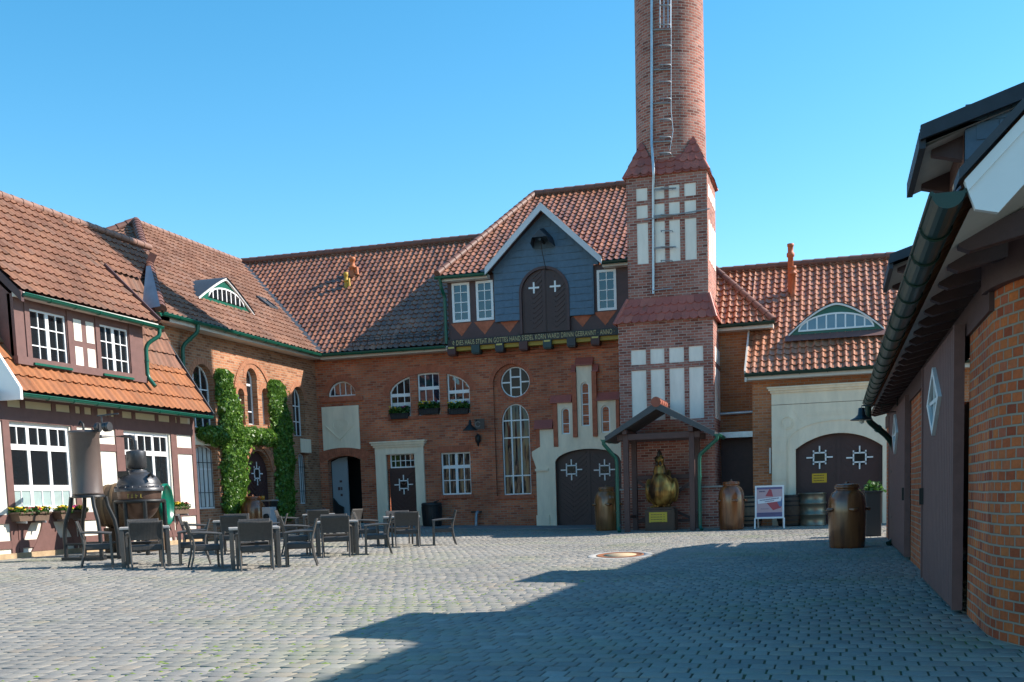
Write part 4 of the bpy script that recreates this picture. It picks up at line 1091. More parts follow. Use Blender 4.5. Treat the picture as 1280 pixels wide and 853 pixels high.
    # crane hood
    ch = MB(FD); u, z = q2(676.5, 300, .5)
    hp = [(u-.40, z-.18), (u+.40, z-.18), (u+.32, z+.12), (u, z+.48), (u-.32, z+.12)]
    a3 = [FD.pt(p[0], p[1], .1) for p in hp]; b3 = [FD.pt(u-.33, z-.14, .75), FD.pt(u+.33, z-.14, .75), FD.pt(u+.26, z+.05, .75), FD.pt(u, z+.30, .75), FD.pt(u-.26, z+.05, .75)]
    for i in (1, 2, 3, 4): j = (i+1) % 5; ch.face([a3[i], a3[j], b3[j], b3[i]])
    ch.face([a3[0], b3[0], b3[4], a3[4]])
    ch.face([b3[4], b3[2], b3[3]])
    HD = ch.build('crane_hood', M.slateD, T)
    hk = MB(FD); hk.tube([FD.pt(u, z-.02, .1), FD.pt(u, z-.02, .7)], .05, 8); hk.tube([FD.pt(u, z-.1, .55), FD.pt(u+.02, z-.4, .5), FD.pt(u+.05, z-.95, .15)], .014, 6)
    hk.build('crane_beam', M.iron, HD)
    # gutters, eaves boards of the upper roof
    ev = MB(FD); ev.box(x0-.15, gl+.02, 8.84, 8.98, -.02, .34); ev.box(gr_-.02, -6.45, 8.84, 8.98, -.02, .34); ev.build_each('eaves_board', M.offwhite, T)
    gutter(T, (-13.5, 37.66, 8.99), (gl+.05, 37.66, 8.97), .08); gutter(T, (gr_-.05, 37.66, 8.98), (-6.35, 37.66, 8.99), .08, M.greenD)
    downpipe(T, [(-13.32, 37.66, 8.95), (-13.30, 37.75, 8.6), (-13.28, 38.0, 8.4), (-13.28, 38.0, 6.72)], .06)
    # inscription beam on its corbels
    be = MB(FD); zb0, zb1 = 6.60, 6.84
    be.box(x0-.03, -6.5, zb0, zb1, -.2, .12); B = be.build('inscription_beam', mat('black_beam', (.020, .016, .016), .5), T)
    cu_ = bpy.data.curves.new('t', 'FONT'); cu_.body = '\u2720 DIES HAUS STEHT IN GOTTES HAND S\u2019EDEL KORN WARD DRINN GEBRANNT \u00b7 ANNO \u00b7'; cu_.size = .235; cu_.extrude = .004; cu_.space_character = 1.08
    to = bpy.data.objects.new('t', cu_); C.objects.link(to); bpy.context.view_layer.update()
    me = bpy.data.meshes.new_from_object(to.evaluated_get(bpy.context.evaluated_depsgraph_get()))
    xs = [v.co.x for v in me.vertices]; w = max(xs)-min(xs); tgt = q2(769, 418)[0]-q2(567, 430)[0]
    gold = mat('gold_lettering', (.52, .42, .20), .45)
    te = MB(); ku = tgt/w; u0 = q2(567, 430)[0]
    for p in me.polygons: te.face([FD.pt(u0+(me.vertices[i].co.x-min(xs))*ku, zb0+.045+me.vertices[i].co.y, .124+me.vertices[i].co.z) for i in p.vertices])
    bpy.data.objects.remove(to); te.build('lettering', gold, B)
    yl = MB(FD); yl.box(x0, -6.6, 6.46, 6.598, -.3, .02, 0); 
    ym = bpy.data.materials.new('yellow_stripe'); ym.use_nodes = True; nt = ym.node_tree; bs = nt.nodes['Principled BSDF']
    bs.inputs['Base Color'].default_value = (.38, .25, .02, 1)
    yl.build('painted_cornice', ym, T)
    for i in range(7):
        xp = 566+i*(745-566)/6; u = q2(xp, 437-i*1.7)[0]
        cb = MB(FD); cb.box(u-.15, u+.15, 6.34, 6.60, -.2, .17); cb.prism([(u-.13, 6.30), (u+.13, 6.30), (u+.13, 6.345), (u-.13, 6.345)], -.2, .13)
        k = cb.build('corbel', mat('corbel_paint', [(.07, .02, .02), (.02, .05, .05), (.03, .03, .035)][i % 3], .5), T)
        if i % 2 == 0:
            y = MB(FD); y.box(u-.11, u+.11, 6.53, 6.585, .165, .178); y.build('painted_stripe', mat('pale_yellow', (.55, .45, .12), .5), k)
    lg = MB(FM); lg.box(x0, -6.6, 6.26, 6.34, 0, .08); lg.build('brick_ledge', M.brickV, T)
    # flue pots on the roof
    for xp, yp, hh, r, m_ in ((441, 343, .66, .115, mat('terracotta', (.46, .13, .04), .6, noise=.2)), (433, 357, .5, .08, mat('ochre_clay', (.50, .30, .03), .6, noise=.2))):
        p = RP(xp, yp, (-15, 38, Z0), (0, -(Z1-Z0), 5.5))
        fp = MB(); fp.lathe(p-Vector((0, 0, .15)), [(r*1.6, 0), (r*1.1, .2), (r, .25), (r, hh*.55), (r*1.35, hh*.58), (r*1.35, hh*.68), (r*.9, hh*.72), (r*.9, hh), (r*1.15, hh+.03), (r*1.15, hh+.15), (0, hh+.17)], 14)
        fp.lathe(p+Vector((r*1.8, -.05, -.05)), [(r*.9, 0), (r*.6, .12), (r*.6, .3), (0, .32)], 10)
        fp.build('flue_pot', m_, T)
    return T
main_hall()
# ================================================================== factory chimney
def shingle_skirt(parent, b0, b1, t0, t1, yb, yt, ybk, ybkt, zb, zt, rows=3, tw=.25):
    """hipped collar of beaver-tail tiles: bottom x b0..b1 at front yb, top t0..t1 at yt"""
    mb = MB()
    Bc = [(b0, yb, zb), (b1, yb, zb), (b1, ybk, zb), (b0, ybk, zb)]; Tc = [(t0, yt, zt), (t1, yt, zt), (t1, ybkt, zt), (t0, ybkt, zt)]
    Bc = [Vector(p) for p in Bc]; Tc = [Vector(p) for p in Tc]
    for i in range(4):
        j = (i+1) % 4
        mb.face([Bc[i], Bc[j], Tc[j], Tc[i]], 0)
        n = (Bc[j]-Bc[i]).cross(Tc[i]-Bc[i]).normalized()
        for r in range(rows):
            va, vb = r/rows, min(1, (r+1.1)/rows)
            a, b = Bc[i].lerp(Tc[i], va), Bc[j].lerp(Tc[j], va); a2, b2 = Bc[i].lerp(Tc[i], vb), Bc[j].lerp(Tc[j], vb)
            k = max(2, int(round((b-a).length/tw)))
            off = .5 if r % 2 else 0
            for t in range(-1, k+1):
                s0, s1 = (t+off)/k, (t+1+off)/k
                s0, s1 = max(0, s0), min(1, s1)
                if s1-s0 < .1/k: continue
                p0, p1 = a.lerp(b, s0), a.lerp(b, s1); q0, q1 = a2.lerp(b2, s0), a2.lerp(b2, s1)
                dv = (q0-p0).normalized(); hgt = (q0-p0).length
                lo = [p0.lerp(p1, c)+dv*hgt*(.28*(abs(2*c-1)**2.2)) - dv*.04 + n*.035 for c in (0.02, .2, .35, .5, .65, .8, .98)]
                up = [q1+n*.008, q0+n*.008]
                mb.face(lo+up, 0, uv=[((t+off+.5), r+.5)]*9 if False else [(t+.5+i*40, r+.5)]*9)
                for c0, c1 in zip(lo, lo[1:]): mb.face([c0-n*.03, c1-n*.03, c1, c0], 0, uv=[(t+.5+i*40, r+.5)]*4)
    # hip caps
    for i in range(4): mb.tube([Bc[i]-(Tc[i]-Bc[i])*.03, Tc[i]], .06, 8)
    mb.face([Bc[0], Bc[3], Bc[2], Bc[1]], 0)
    return mb.build('tiled_collar', M.shingle, parent)

def chimney():
    T = thing('chimney_tower', 'tall round brick factory chimney on a square brick tower with pale plaster panels', 'chimney', (-5.1, 36.5, .05))
    q, qu = FT.q, FU.q
    x0, x1 = q(776, 560)[0], q(893.5, 580)[0]
    zt = 6.50
    yb = 38.2
    lo = MB(FT)
    A = [FT.rect(a, b, 0, 0) if False else (q(a, 480)[0], q(b, 480)[0]) for a, b in ((789.5, 808), (813.5, 831), (837, 855.5), (861.5, 879.5))]
    z_a1, z_a0 = q(834, 435)[1], q(834, 454)[1]; z_b1, z_b0 = q(834, 461)[1], q(834, 525)[1]
    H_ = [rect(a, b, z_a0, z_a1) for a, b in A]+[rect(a, b, z_b0, z_b1) for a, b in A]
    lo.prism(rect(x0, x1, -.1, zt), -.3, 0, H_)
    lo.box(x0, x1, -.1, zt, -(yb-35), -.301)
    # plinth with sloping ledge at the right
    lo.box(x0-.02, x1+.14, -.1, 1.30, -3.0, .08)
    lo.build('tower_base', M.brickT, T)
    ca = MB(FT); ca.box(x0-.05, x1+.19, 1.305, 1.36, -3.0, .12); ca.build('plinth_cap', M.concrete, T)
    pn = MB(FT)
    for h in H_: pn.prism([(p[0], p[1]) for p in h], -.12, -.025)
    # panels on the sunny side
    Fs = Fr((x1, 0, 0), (0, 1, 0), (1, 0, 0))
    for u in (35.35, 36.0, 36.65, 37.3): pn.box(u, u+.45, z_b0, z_b1, -.02, .012, F=Fs); pn.box(u, u+.45, z_a0, z_a1, -.02, .012, F=Fs)
    pn.build_each('plaster_panel', M.creamT, T)
    # upper body
    ux0, ux1 = qu(784, 300)[0], qu(884.5, 300)[0]
    uz0, uz1 = 7.1, qu(832, 216)[1]
    yub = 35.2+(ux1-ux0)
    A = [(qu(a, 285)[0], qu(b, 285)[0]) for a, b in ((796, 810), (818.5, 831), (836.5, 850), (856, 870.5))]
    zz = [(qu(834, yb_)[1], qu(834, yt_)[1]) for yt_, yb_ in ((232, 248), (253.5, 270), (276, 327.5))]
    H_ = [rect(a, b, z0, z1) for a, b in A for z0, z1 in zz]
    up = MB(FU); up.prism(rect(ux0, ux1, 6.6, uz1), -.3, 0, H_); up.box(ux0, ux1, 6.6, uz1, -(ux1-ux0), -.301)
    up.build('tower_shaft', M.brickT, T)
    pn = MB(FU)
    for h in H_: pn.prism(h, -.12, -.02)
    Fs = Fr((ux1, 0, 0), (0, 1, 0), (1, 0, 0))
    for u in (35.5, 36.05, 36.6, 37.1): pn.box(u, u+.36, zz[2][0], zz[2][1], -.02, .012, F=Fs); pn.box(u, u+.36, zz[0][0], zz[0][1], -.02, .012, F=Fs)
    pn.build_each('plaster_panel', M.creamT, T)
    shingle_skirt(T, x0-.09, x1+.09, ux0-.02, ux1+.02, 34.90, 35.18, yb+.1, yub+.02, zt, 7.24, 3)
    # round stack
    cx, cy, rb = (ux0+ux1)/2+.0, 35.2+(ux1-ux0)/2, 1.10
    shingle_skirt(T, ux0-.05, ux1+.05, cx-.99, cx+.99, 35.14, cy-.99, yub+.05, cy+.99, uz1-.04, uz1+.58, 3, .27)
    # pointed gussets climbing the stack at the corners
    gs = MB()
    for sx in (-1, 1):
        for sy in (-1, 1):
            c = Vector((cx+sx*(rb*.60+.02), cy+sy*(rb*.60+.02), uz1+.1))
            e = [Vector((cx+sx*1.30, cy+sy*1.30, uz1)), Vector((cx+sx*1.31, cy+sy*.25, uz1+.02)), Vector((cx+sx*.25, cy+sy*1.31, uz1+.02))]
            top = Vector((cx+sx*.80, cy+sy*.80, uz1+1.12))
            for a, b in ((e[1], e[0]), (e[0], e[2])):
                if sx*sy < 0: a, b = b, a
                gs.face([a, b, top])
                n = (b-a).cross(top-a).normalized()
                if n.dot(Vector((sx, sy, .4))) < 0: n = -n
                for r in range(4):
                    p, q_ = a.lerp(top, r/4), b.lerp(top, r/4); p2, q2_ = a.lerp(top, (r+1.1)/4 if r < 3 else 1), b.lerp(top, (r+1.1)/4 if r < 3 else 1)
                    k = max(1, int(round((q_-p).length/.27)))
                    for t in range(k):
                        l0, l1 = p.lerp(q_, t/k), p.lerp(q_, (t+1)/k); m0, m1 = p2.lerp(q2_, t/k), p2.lerp(q2_, (t+1)/k)
                        dv = (m0.lerp(m1, .5)-l0.lerp(l1, .5)); hg = dv.length; dv.normalize()
                        lo = [l0.lerp(l1, c_)+dv*hg*.28*abs(2*c_-1)**2.2-dv*.03+n*.03 for c_ in (.02, .2, .35, .5, .65, .8, .98)]
                        gs.face(lo+[m1+n*.008, m0+n*.008], 0, uv=[(t+.5+sx*9, r+.5+sy*9)]*9)
    gs.build('corner_tiles', M.shingle, T)
    st = MB()
    ztop = 27
    prof = [(rb*(1-.0065*(z-11)), z) for z in np.linspace(uz1, ztop, 40)] + [(1.12, ztop+.05), (1.18, ztop+.6), (1.0, ztop+.65), (.8, ztop+.65)]
    st.lathe((cx, cy, 0), prof, 56, uvscale=rb)
    st.build('chimney_stack', M.brickT, T)
    # climbing irons and the galvanised conductor
    rad = lambda z: rb*(1-.0065*(z-11))
    def onst(px, py, off=.05):
        p = P(px, py, 1, cy-1.05); 
        dx = p.x-cx; r = rad(p.z)+off
        return Vector((p.x, cy-math.sqrt(max(0, r*r-dx*dx)), p.z))
    lc = MB()
    path = [onst(815, -400, .09)]+[onst(815-.0*i, y, .09) for i, y in enumerate((-100, 0, 60, 120, 180))]
    path += [Vector((qu(818, 212)[0], 35.0, qu(818, 212)[1])), Vector((qu(818, 222)[0], 35.05, qu(818, 222)[1])), Vector((qu(816.8, 240)[0], 35.14, qu(816.8, 240)[1])), Vector((qu(817, 368)[0], 35.14, qu(817, 368)[1]))]
    lc.tube(path, .042, 10); lc.build('conductor_pipe', M.steel, T)
    wr = MB(); pp = [onst(839.5, y, .10) for y in (-300, 0, 40, 140)]+[onst(842, 165, .08), onst(838, 190, .08)]
    wr.tube(pp, .010, 6); wr.build('lightning_wire', M.steel, T)
    def rung(*tubes):
        r_ = MB()
        for t_, w_ in tubes: r_.tube(t_, w_, 6)
        r_.build('climbing_iron', M.rung, T)
    y = -420.
    i = 0
    for y in (-330, -285, -240, -195, -150, -110, -75, -40, -15, 10, 34, 60, 84, 105, 126, 152, 174, 194):
        a, b = onst(826, y, .02), onst(839, y, .02); o_ = Vector((0, -.16, 0))
        rung(([a, a+o_, b+o_, b], .022), *([([onst(815, y+4, .06), onst(839, y+4, .06)], .022)] if i % 2 == 0 else []))
        i += 1
    for y in (237, 270, 290, 310, 327):
        a = Vector((qu(827, y)[0], 35.19, qu(827, y)[1])); b = Vector((qu(841, y)[0], 35.19, qu(841, y)[1])); o_ = Vector((0, -.16, 0))
        rung(([a, a+o_, b+o_, b], .016), *([([a+o_*.6-Vector((.2, 0, 0)), b+o_*.6+Vector((.12, 0, 0))], .025)] if y in (237, 310, 270) else []))
    a = Vector((qu(817, 364)[0], 35.1, qu(817, 364)[1])); rung(([a, a+Vector((.6, 0, .02))], .02))
    b = Vector((qu(871, 266)[0], 35.1, qu(871, 266)[1])); rung(([b-Vector((1.6, 0, .08)), b+Vector((.4, 0, .05))], .02))
    hp = MB(); 
    for xx in (826, 831, 836, 839): hp.tube([onst(xx, -2, .16), onst(xx, 38, .16)], .014, 6)
    hp.build('rest_cage', M.steel, T)
chimney()

# ================================================================== annex between chimney and gatehouse
def annex():
    T = thing('annex', 'narrow shaded brick annex between the chimney and the cream arched gatehouse', 'building', (-2.6, 37.5, .05))
    w = MB(FA); w.box(-3.6, -2.0, -.1, 6.45, -5, 0); w.build('wall', M.brickR, T)
    E0 = 6.45
    a, b = (-3.7, 36.42, E0), (-1.83, 36.42, E0)
    tile_roof(T, [a, b, (-4.6, 39.5, E0+2.95)], M.tileR, tw=.225, tl=.31, amp=.04)
    tile_roof(T, [b, (-1.83, 42, E0), (-4.6, 42, E0+2.95), (-4.6, 39.5, E0+2.95)], M.tileR, tw=.225, tl=.31, amp=.04)
    ridge(T, b, (-4.6, 39.5, E0+2.97), M.ridge, .11)
    gutter(T, (-3.75, 36.37, E0-.04), (-1.80, 36.37, E0-.02), .08, M.greenD)
    ev = MB(); ev.box(-3.7, -1.85, E0-.2, E0-.06, -36.9, -36.44); ev.build('eaves_board', M.offwhite, T)
    # beams across the alley
    bm_ = MB(FA)
    z = FA.q(918, 517, .1)[1]; bm_.tube([FA.pt(-3.6, z, .12), FA.pt(-2.45, z+.02, .12)], .05, 10)
    z = FA.q(918, 544, .4)[1]; bm_.box(-3.62, -2.44, z-.09, z+.09, .0, .6)
    bm_.build('steel_beam', M.steel, T)
    dk = MB(FA); dk.box(-3.55, -2.5, 0, z-.10, .002, .02); dk.build('alley_shade_sheet', M.timberD, T)  # dark sheet standing in for the shade of the alley recess, no door
annex()

# ================================================================== gatehouse (right)
def gatehouse():
    T = thing('gatehouse', 'low brick building with cream arched gateway, red pantile roof and eyebrow dormer', 'building', (0, 37, .05))
    q = FR.q; g = .06
    x0 = q(941, 560)[0]; xr = 5.5
    px0 = q(965, 560)[0]
    # gateway
    gu0, gu1 = q(995, 620)[0], q(1103, 620)[0]
    gz1, gzs = q(1049, 541.5)[1], q(996, 562)[1]
    og = segarch(gu0, gu1, g-.02, gzs, gz1, 20)
    w = MB(FR); w.prism(rect(x0, xr, -.1, 4.75), -.4, 0, [og])
    w.box(x0, x0+.3, -.1, 4.7, -8, -.401); w.build('wall', M.brickR, T)
    # gable wall over the left edge
    gw = MB(Fr((x0+.3, 0, 0), (0, 1, 0), (1, 0, 0))); gw.prism([(35.4, 4.6), (44.5, 4.6), (40, 8.5)], -.3, 0); gw.build('gable', M.brickR, T)
    cs = MB(FR)
    zc = q(1024, 481.5)[1]; zk = q(1024, 489)[1]; zf = q(1010, 505)[1]
    xe = 2.6
    poly = [(px0, g-.06), (px0, zf), (xe, zf), (xe, g-.06), (gu1, g-.06)] + og[2:] + [(gu0, g-.06)]
    cs.prism(poly, -.02, .10)
    cs.box(px0-.0, xe, zf+.015, zk, -.02, .11)
    cs.box(px0-.04, xe, zk, zk+.07, -.02, .16); cs.box(px0-.09, xe, zk+.07, zc-.04, -.02, .22); cs.box(px0-.13, xe, zc-.04, zc, -.02, .27)
    # recessed band round the arch
    hw = (gu1-gu0)/2; uc = (gu0+gu1)/2
    r1 = [(q(x, y)) for x, y in ((985, 655), (985, 552), (1000, 541), (1020, 530), (1049, 524))]
    band = [(r1[0][0], g)] + [r1[1]] + [(uc+(r1[1][0]-uc)*math.cos(t), r1[1][1]+(r1[4][1]-r1[1][1])*math.sin(t)) for t in [math.pi/2*i/12 for i in range(1, 13)]]
    band += [(2*uc-p[0], p[1]) for p in band[::-1][1:]]
    bi = [(uc+(p[0]-uc)*.985, p[1]-.03) for p in band]
    for i in range(len(band)-1): cs.prism([band[i], band[i+1], bi[i+1], bi[i]], .09, .125)
    # rusticated pilaster joints, round boss, raised name field
    cs.prism(circ(q(984, 529)[0], q(984, 529)[1], .2, 24), .09, .125, [circ(q(984, 529)[0], q(984, 529)[1], .17, 24)])
    cs.prism(circ(q(984, 529)[0], q(984, 529)[1], .14, 24), .09, .115)
    t0 = q(992, 512); t1 = q(1004, 530)
    cs.bar(FR.pt(t0[0], t0[1], .102), FR.pt(t1[0], t1[1], .102), .02)
    for i in range(5):
        y = 549+i*17.5; u0_, z_ = q(966, y); u1_ = q(984, y)[0]
        cs.box(px0+.0, u1_-.02, z_+.02, z_+.36, .09, .112)
    cs.build('gateway', M.cream, T)
    ra = MB(FR)                                      # worn raised letters, unreadable
    pr = random.Random(2)
    for i in range(16):
        u = q(1008, 517)[0]+i*.115; ra.box(u, u+.07, q(1040, 519)[1], q(1040, 519)[1]+.13, .098, .108)
    ra.build('relief', M.cream, T)
    dd = chevron_door(FR, og, -.16, T, split=uc, name='gate')
    for x in (1024.5, 1074.5): u, z = q(x, 572, -.16); grille(FR, u, z, .78, .70, -.14, dd)
    yp = MB(FR); p = FR.rect(1015, 1033.5, 592, 603.5, -.1); yp.box(*p, -.15, -.12)
    S = yp.build('warning_sign', mat('yellow_sign', (.62, .36, .01), .5), dd)
    tx = MB(FR)
    for i in range(3):
        z = p[3]-.06-i*.08; u = p[0]+.05
        while u < p[1]-.08: tx.box(u, u+.03, z-.012, z+.012, -.119, -.117); u += .045
    tx.build('sign_text', M.iron, S)
    # pilaster iron bar
    ir = MB(FR); a, b = q(962.5, 560, .06), q(962.5, 592, .06); ir.box(a[0]-.03, a[0]+.03, b[1], a[1], .02, .07); ir.build('wall_rail', M.offwhite, T)
    # roof
    E0, E1, YR = 4.72, 8.75, 40.0
    xl = q(932, 450, .4)[0]
    tile_roof(T, [(xl, 34.95, E0), (xr, 34.95, E0), (xr, YR, E1), (xl, YR, E1)], M.tileR, tw=.225, tl=.315, amp=.036, lift=.03)
    tile_roof(T, [(xr, 45, E0), (-4.5, 45, E0), (-4.5, YR, E1), (xr, YR, E1)], M.tileR, name='rear_roof')
    tile_roof(T, [(xl-2.2, 37.4, E0+(E1-E0)*(37.4-34.95)/(YR-34.95)), (xl, 37.4, E0+(E1-E0)*(37.4-34.95)/(YR-34.95)), (xl, YR, E1), (xl-2.2, YR, E1)], M.tileR, tw=.225, tl=.315, amp=.045)
    ridge(T, (-4.5, YR, E1+.04), (xr, YR, E1+.04), M.ridge, .12)
    vb = MB(); vb.bar((xl-.02, 34.95, E0), (xl-.02, 37.3, E0+1.88), .05, .2); vb.bar((xl-.0, 34.93, E0-.05), (xl-.0, 34.93, E0-.25), .06, .06); vb.build('verge_board', M.offwhite, T)
    ev = MB(); ev.box(xl, xr, E0-.2, E0-.07, -35.4, -34.98); ev.build('eaves_board', M.offwhite, T)
    gutter(T, (xl-.03, 34.9, E0-.02), (xr, 34.9, E0+.0), .085, M.greenD)
    # eyebrow dormer
    n = Vector((0, -(E1-E0), YR-34.95)); p0 = (0, 34.95, E0)
    a, b = RP(986, 419, p0, n), RP(1104, 410, p0, n)
    yf = (a.y+b.y)/2-.12; F = Fr((0, yf, 0), (1, 0, 0), (0, -1, 0))
    x0_, x1_ = F.q(986, 417)[0], F.q(1105, 409)[0]; zb = (F.q(990, 418)[1]+F.q(1100, 411)[1])/2; zt = F.q(1047, 379)[1]
    N = 24; prof = []
    for i in range(N+1):
        t = i/N; s = (1-abs(2*t-1)**1.55); prof.append((x0_+(x1_-x0_)*t, zb+(zt-zb)*s))
    f = MB(F); f.prism([(x0_, zb-.05)]+prof+[(x1_, zb-.05)], -.1, 0); f.build('dormer_front', M.green, T)
    w0, w1 = x0_+(x1_-x0_)*.10, x1_-(x1_-x0_)*.10
    window(F, T, arch(w0, w1, zb+.06, zb+.07, zt-.28, 20), d=.04, fw=.05, dep=.04, v=[(u, .045) for u in lin(w0, w1, 7)], glass=glassmat('pale_sky_glass', (.05, .12, .20), .05))
    rf = MB(); sl = (E1-E0)/(YR-34.95)
    rows = [[F.pt(u, z+.03, .10) for u, z in prof], [Vector((u, 34.95+(z+.03-E0)/sl+.03, z+.03)) for u, z in prof]]
    rf.grid(rows, 0, True); rf.grid([[p-Vector((0, 0, .05)) for p in r] for r in rows][::-1], 0, True); rf.build('dormer_roof', M.tileR, T)
    ed = MB(F)
    for a1, a2 in zip(prof, prof[1:]): ed.prism([(a1[0], a1[1]-.055), (a2[0], a2[1]-.055), (a2[0], a2[1]+.0), (a1[0], a1[1]+.0)], -.01, .09)
    ed.build('dormer_trim', M.white, T)
    ap_ = MB(F); ap_.face([F.pt(x0_-.1, zb-.02, .01), F.pt(x1_+.1, zb-.02, .01), Vector((x1_+.1, 34.95+(zb-.30-E0)/sl-.07, zb-.24)), Vector((x0_-.1, 34.95+(zb-.30-E0)/sl-.07, zb-.24))][::-1]); ap_.build('dormer_apron', M.timber, T)
    # flues
    p = RP(991, 368, p0, n); tc_ = mat('terracotta_flue', (.42, .11, .04), .6, noise=.2)
    for dx, h, r in ((0, .95, .095), (-.07, 1.7, .09)):
        fp = MB(); fp.lathe(p+Vector((dx, .15 if dx else 0, -.15)), [(r*1.5, 0), (r*1.1, .1), (r, .15), (r, h*.8), (r*1.4, h*.82), (r*1.4, h*.88), (r, h*.9), (r, h), (r*1.2, h+.02), (r*1.2, h+.10), (0, h+.12)], 14)
        fp.build('flue_pot', tc_, T)
gatehouse()

# ================================================================== barn (right, near)
def barn():
    T = thing('barn', 'brick barn with rounded corner, big brown sliding doors and green gutter at right', 'barn', (1.6, 15, 0))
    X = 1.15; YE = 27.0
    g = 0
    r_ = 1.6; cyc = 9.35
    w = MB(FB)
    Fd = Fr((X-.09, 0, 0), (0, -1, 0), (-1, 0, 0)); yo = lambda px: -Fd.q(px, 600)[0]
    y_d1a, y_d1b, y_d2a, y_d2b = yo(1197), yo(1155.5), -FB.q(1138.5, 600)[0], -FB.q(1116, 600)[0]
    print('barn doors', y_d1a, y_d1b, y_d2a, y_d2b)
    ZW = 2.62
    def wall(y0, y1, z0, z1, t=.35):
        mb_ = w; mb_.box(-y1, -y0, z0, z1, -t, 0)
    wall(9.35, y_d1a, -.05, ZW); wall(y_d1b+.1, y_d2a-.05, -.05, ZW); wall(y_d2b+.2, YE, -.05, ZW)
    # rounded corner
    rows = []; N = 22
    for i in range(N+1):
        t = math.pi/2*i/N; rows.append((X+r_-r_*math.cos(t), cyc-r_*math.sin(t)))
    rows.append((X+r_+6, cyc-r_))
    k = 0; acc = [0]
    for a, b in zip(rows, rows[1:]): acc.append(acc[-1]+math.hypot(b[0]-a[0], b[1]-a[1]))
    for i in range(len(rows)-1):
        a, b = rows[i], rows[i+1]
        w.face([(a[0], a[1], -.05), (a[0], a[1], ZW), (b[0], b[1], ZW), (b[0], b[1], -.05)][::-1], 0, i < N, uv=[(acc[i], -.05), (acc[i], ZW), (acc[i+1], ZW), (acc[i+1], -.05)][::-1])
    # gable above with corbelled bricks
    yg = cyc-r_
    w.face([(X+r_-.9, yg-.12, ZW+.4), (X+r_+6, yg-.12, ZW+.4), (X+r_+6, yg-.12, 8), (X+.3+r_, yg-.12, 6)][::1])
    for i in range(4): w.box(X+.95-i*.10, X+2.3, 2.95+i*.085, 2.95+(i+1)*.085-.008, -(yg+.5), -(yg-.02-i*.05), F=GL)
    w.face([(7, yg, 0), (7, YE, 0), (7, YE, 3), (7, yg, 3)])
    w.face([(X, YE, 0), (7, YE, 0), (7, YE, 3), (X, YE, 3)])
    w.build('wall', M.brickB, T)
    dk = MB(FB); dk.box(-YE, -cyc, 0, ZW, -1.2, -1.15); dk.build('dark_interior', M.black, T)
    # wall plate and post timbers
    tb = MB(FB); tb.box(-YE, -9.2, ZW-.14, ZW+.12, -.2, .03)
    tb.box(-(y_d1b+.14), -(y_d1b-.0), 0, ZW, -.05, .02); tb.box(-(y_d2b+.2), -(y_d2b), 0, ZW, -.05, .02)
    # curved head timber over the rounded corner
    for i in range(N):
        a, b = rows[i], rows[i+1]; c = Vector((X+r_, cyc, 0))
        A, B_ = Vector((a[0], a[1], 0)), Vector((b[0], b[1], 0)); oa, ob = (A-c).normalized()*.07, (B_-c).normalized()*.07
        tb.face([A+oa+Vector((0, 0, ZW)), B_+ob+Vector((0, 0, ZW)), B_+ob+Vector((0, 0, ZW+.36)), A+oa+Vector((0, 0, ZW+.36))])
        tb.face([A+oa+Vector((0, 0, ZW)), A-oa*2+Vector((0, 0, ZW)), B_-ob*2+Vector((0, 0, ZW)), B_+ob+Vector((0, 0, ZW))])
    tb.build('timber_plate', M.timberD, T)
    # sliding doors of upright boards with diamond windows
    for (ya, yb, dx, dz0, dz1, dyc) in ((y_d1a, y_d1b, .10, .62, .0, (1171, 502)), (y_d2a+.1, y_d2b, .06, .5, 0, (1121, 543))):
        F = Fr((X-dx, 0, 0), (0, -1, 0), (-1, 0, 0))
        D = MB(F); D.box(-yb, -ya, .05, ZW-.03, -.06, 0)
        n = int((yb-ya)/.16)
        for i in range(n): D.box(-yb+(yb-ya)*i/n+.009, -yb+(yb-ya)*(i+1)/n-.009, .05, ZW-.03, -.01, .012)
        for e in (-yb+.04, -ya-.04): D.box(e-.04, e+.04, .05, ZW-.03, 0, .03)
        o = D.build('sliding_door', M.door if False else mat('brown_board_door', (.16, .080, .073), .55, noise=.2, nscale=6, bump=.15), T)
        u, z = F.q(*dyc)
        hh, hw = .36, .72
        dm = MB(F); ou = [(u-hw, z), (u, z-hh), (u+hw, z), (u, z+hh)]
        dm.prism(ou, .005, .05, [inset(ou, .075)])
        dm.box(u-.02, u+.02, z-hh*.75, z+hh*.75, .006, .035); dm.box(u-hw*.7, u+hw*.7, z-.02, z+.02, .006, .034)
        k_ = dm.build('diamond_window', M.white, o)
        gp = MB(F); gp.prism(inset(ou, .04), .001, .02); gp.build('diamond_pane', M.glass, o)
        hd = MB(F); p_ = -(yb-.15) if ya < 12 else -(ya+.15); hd.box(p_-.03, p_+.03, .95, 1.15, .01, .06); hd.build('handle', M.iron, o)
    # roof: pan tiles on the yard side, white soffit, rafter feet, green gutter
    xe, ze = .72, 2.86; xr_, zr = 4.6, 6.9; yn = 6.95
    tile_roof(T, [(xe, YE+.2, ze), (xe, yn, ze), (xr_, yn, zr), (xr_, YE+.2, zr)], M.tileR, tw=.26, tl=.36, under=M.offwhite)
    tile_roof(T, [(2*xr_-xe, yn, ze), (2*xr_-xe, YE+.2, ze), (xr_, YE+.2, zr), (xr_, yn, zr)], M.tileR, name='rear_roof')
    s = (zr-ze)/(xr_-xe)
    vb = MB(); Fv = Fr((0, yn-.02, 0), (1, 0, 0), (0, -1, 0))
    vb.prism([(xe+.04, ze-.14), (xe-.02, ze+.02), (xr_, zr+.02), (xr_, zr-.22), (xe+.16, ze-.17)], 0, .05, F=Fv); vb.prism([(xe+.0, ze-.04), (xe-.02, ze+.02), (xr_, zr+.02), (xr_, zr-.09)], .05, .064, F=Fv); vb.build('barge_board', M.white, T)
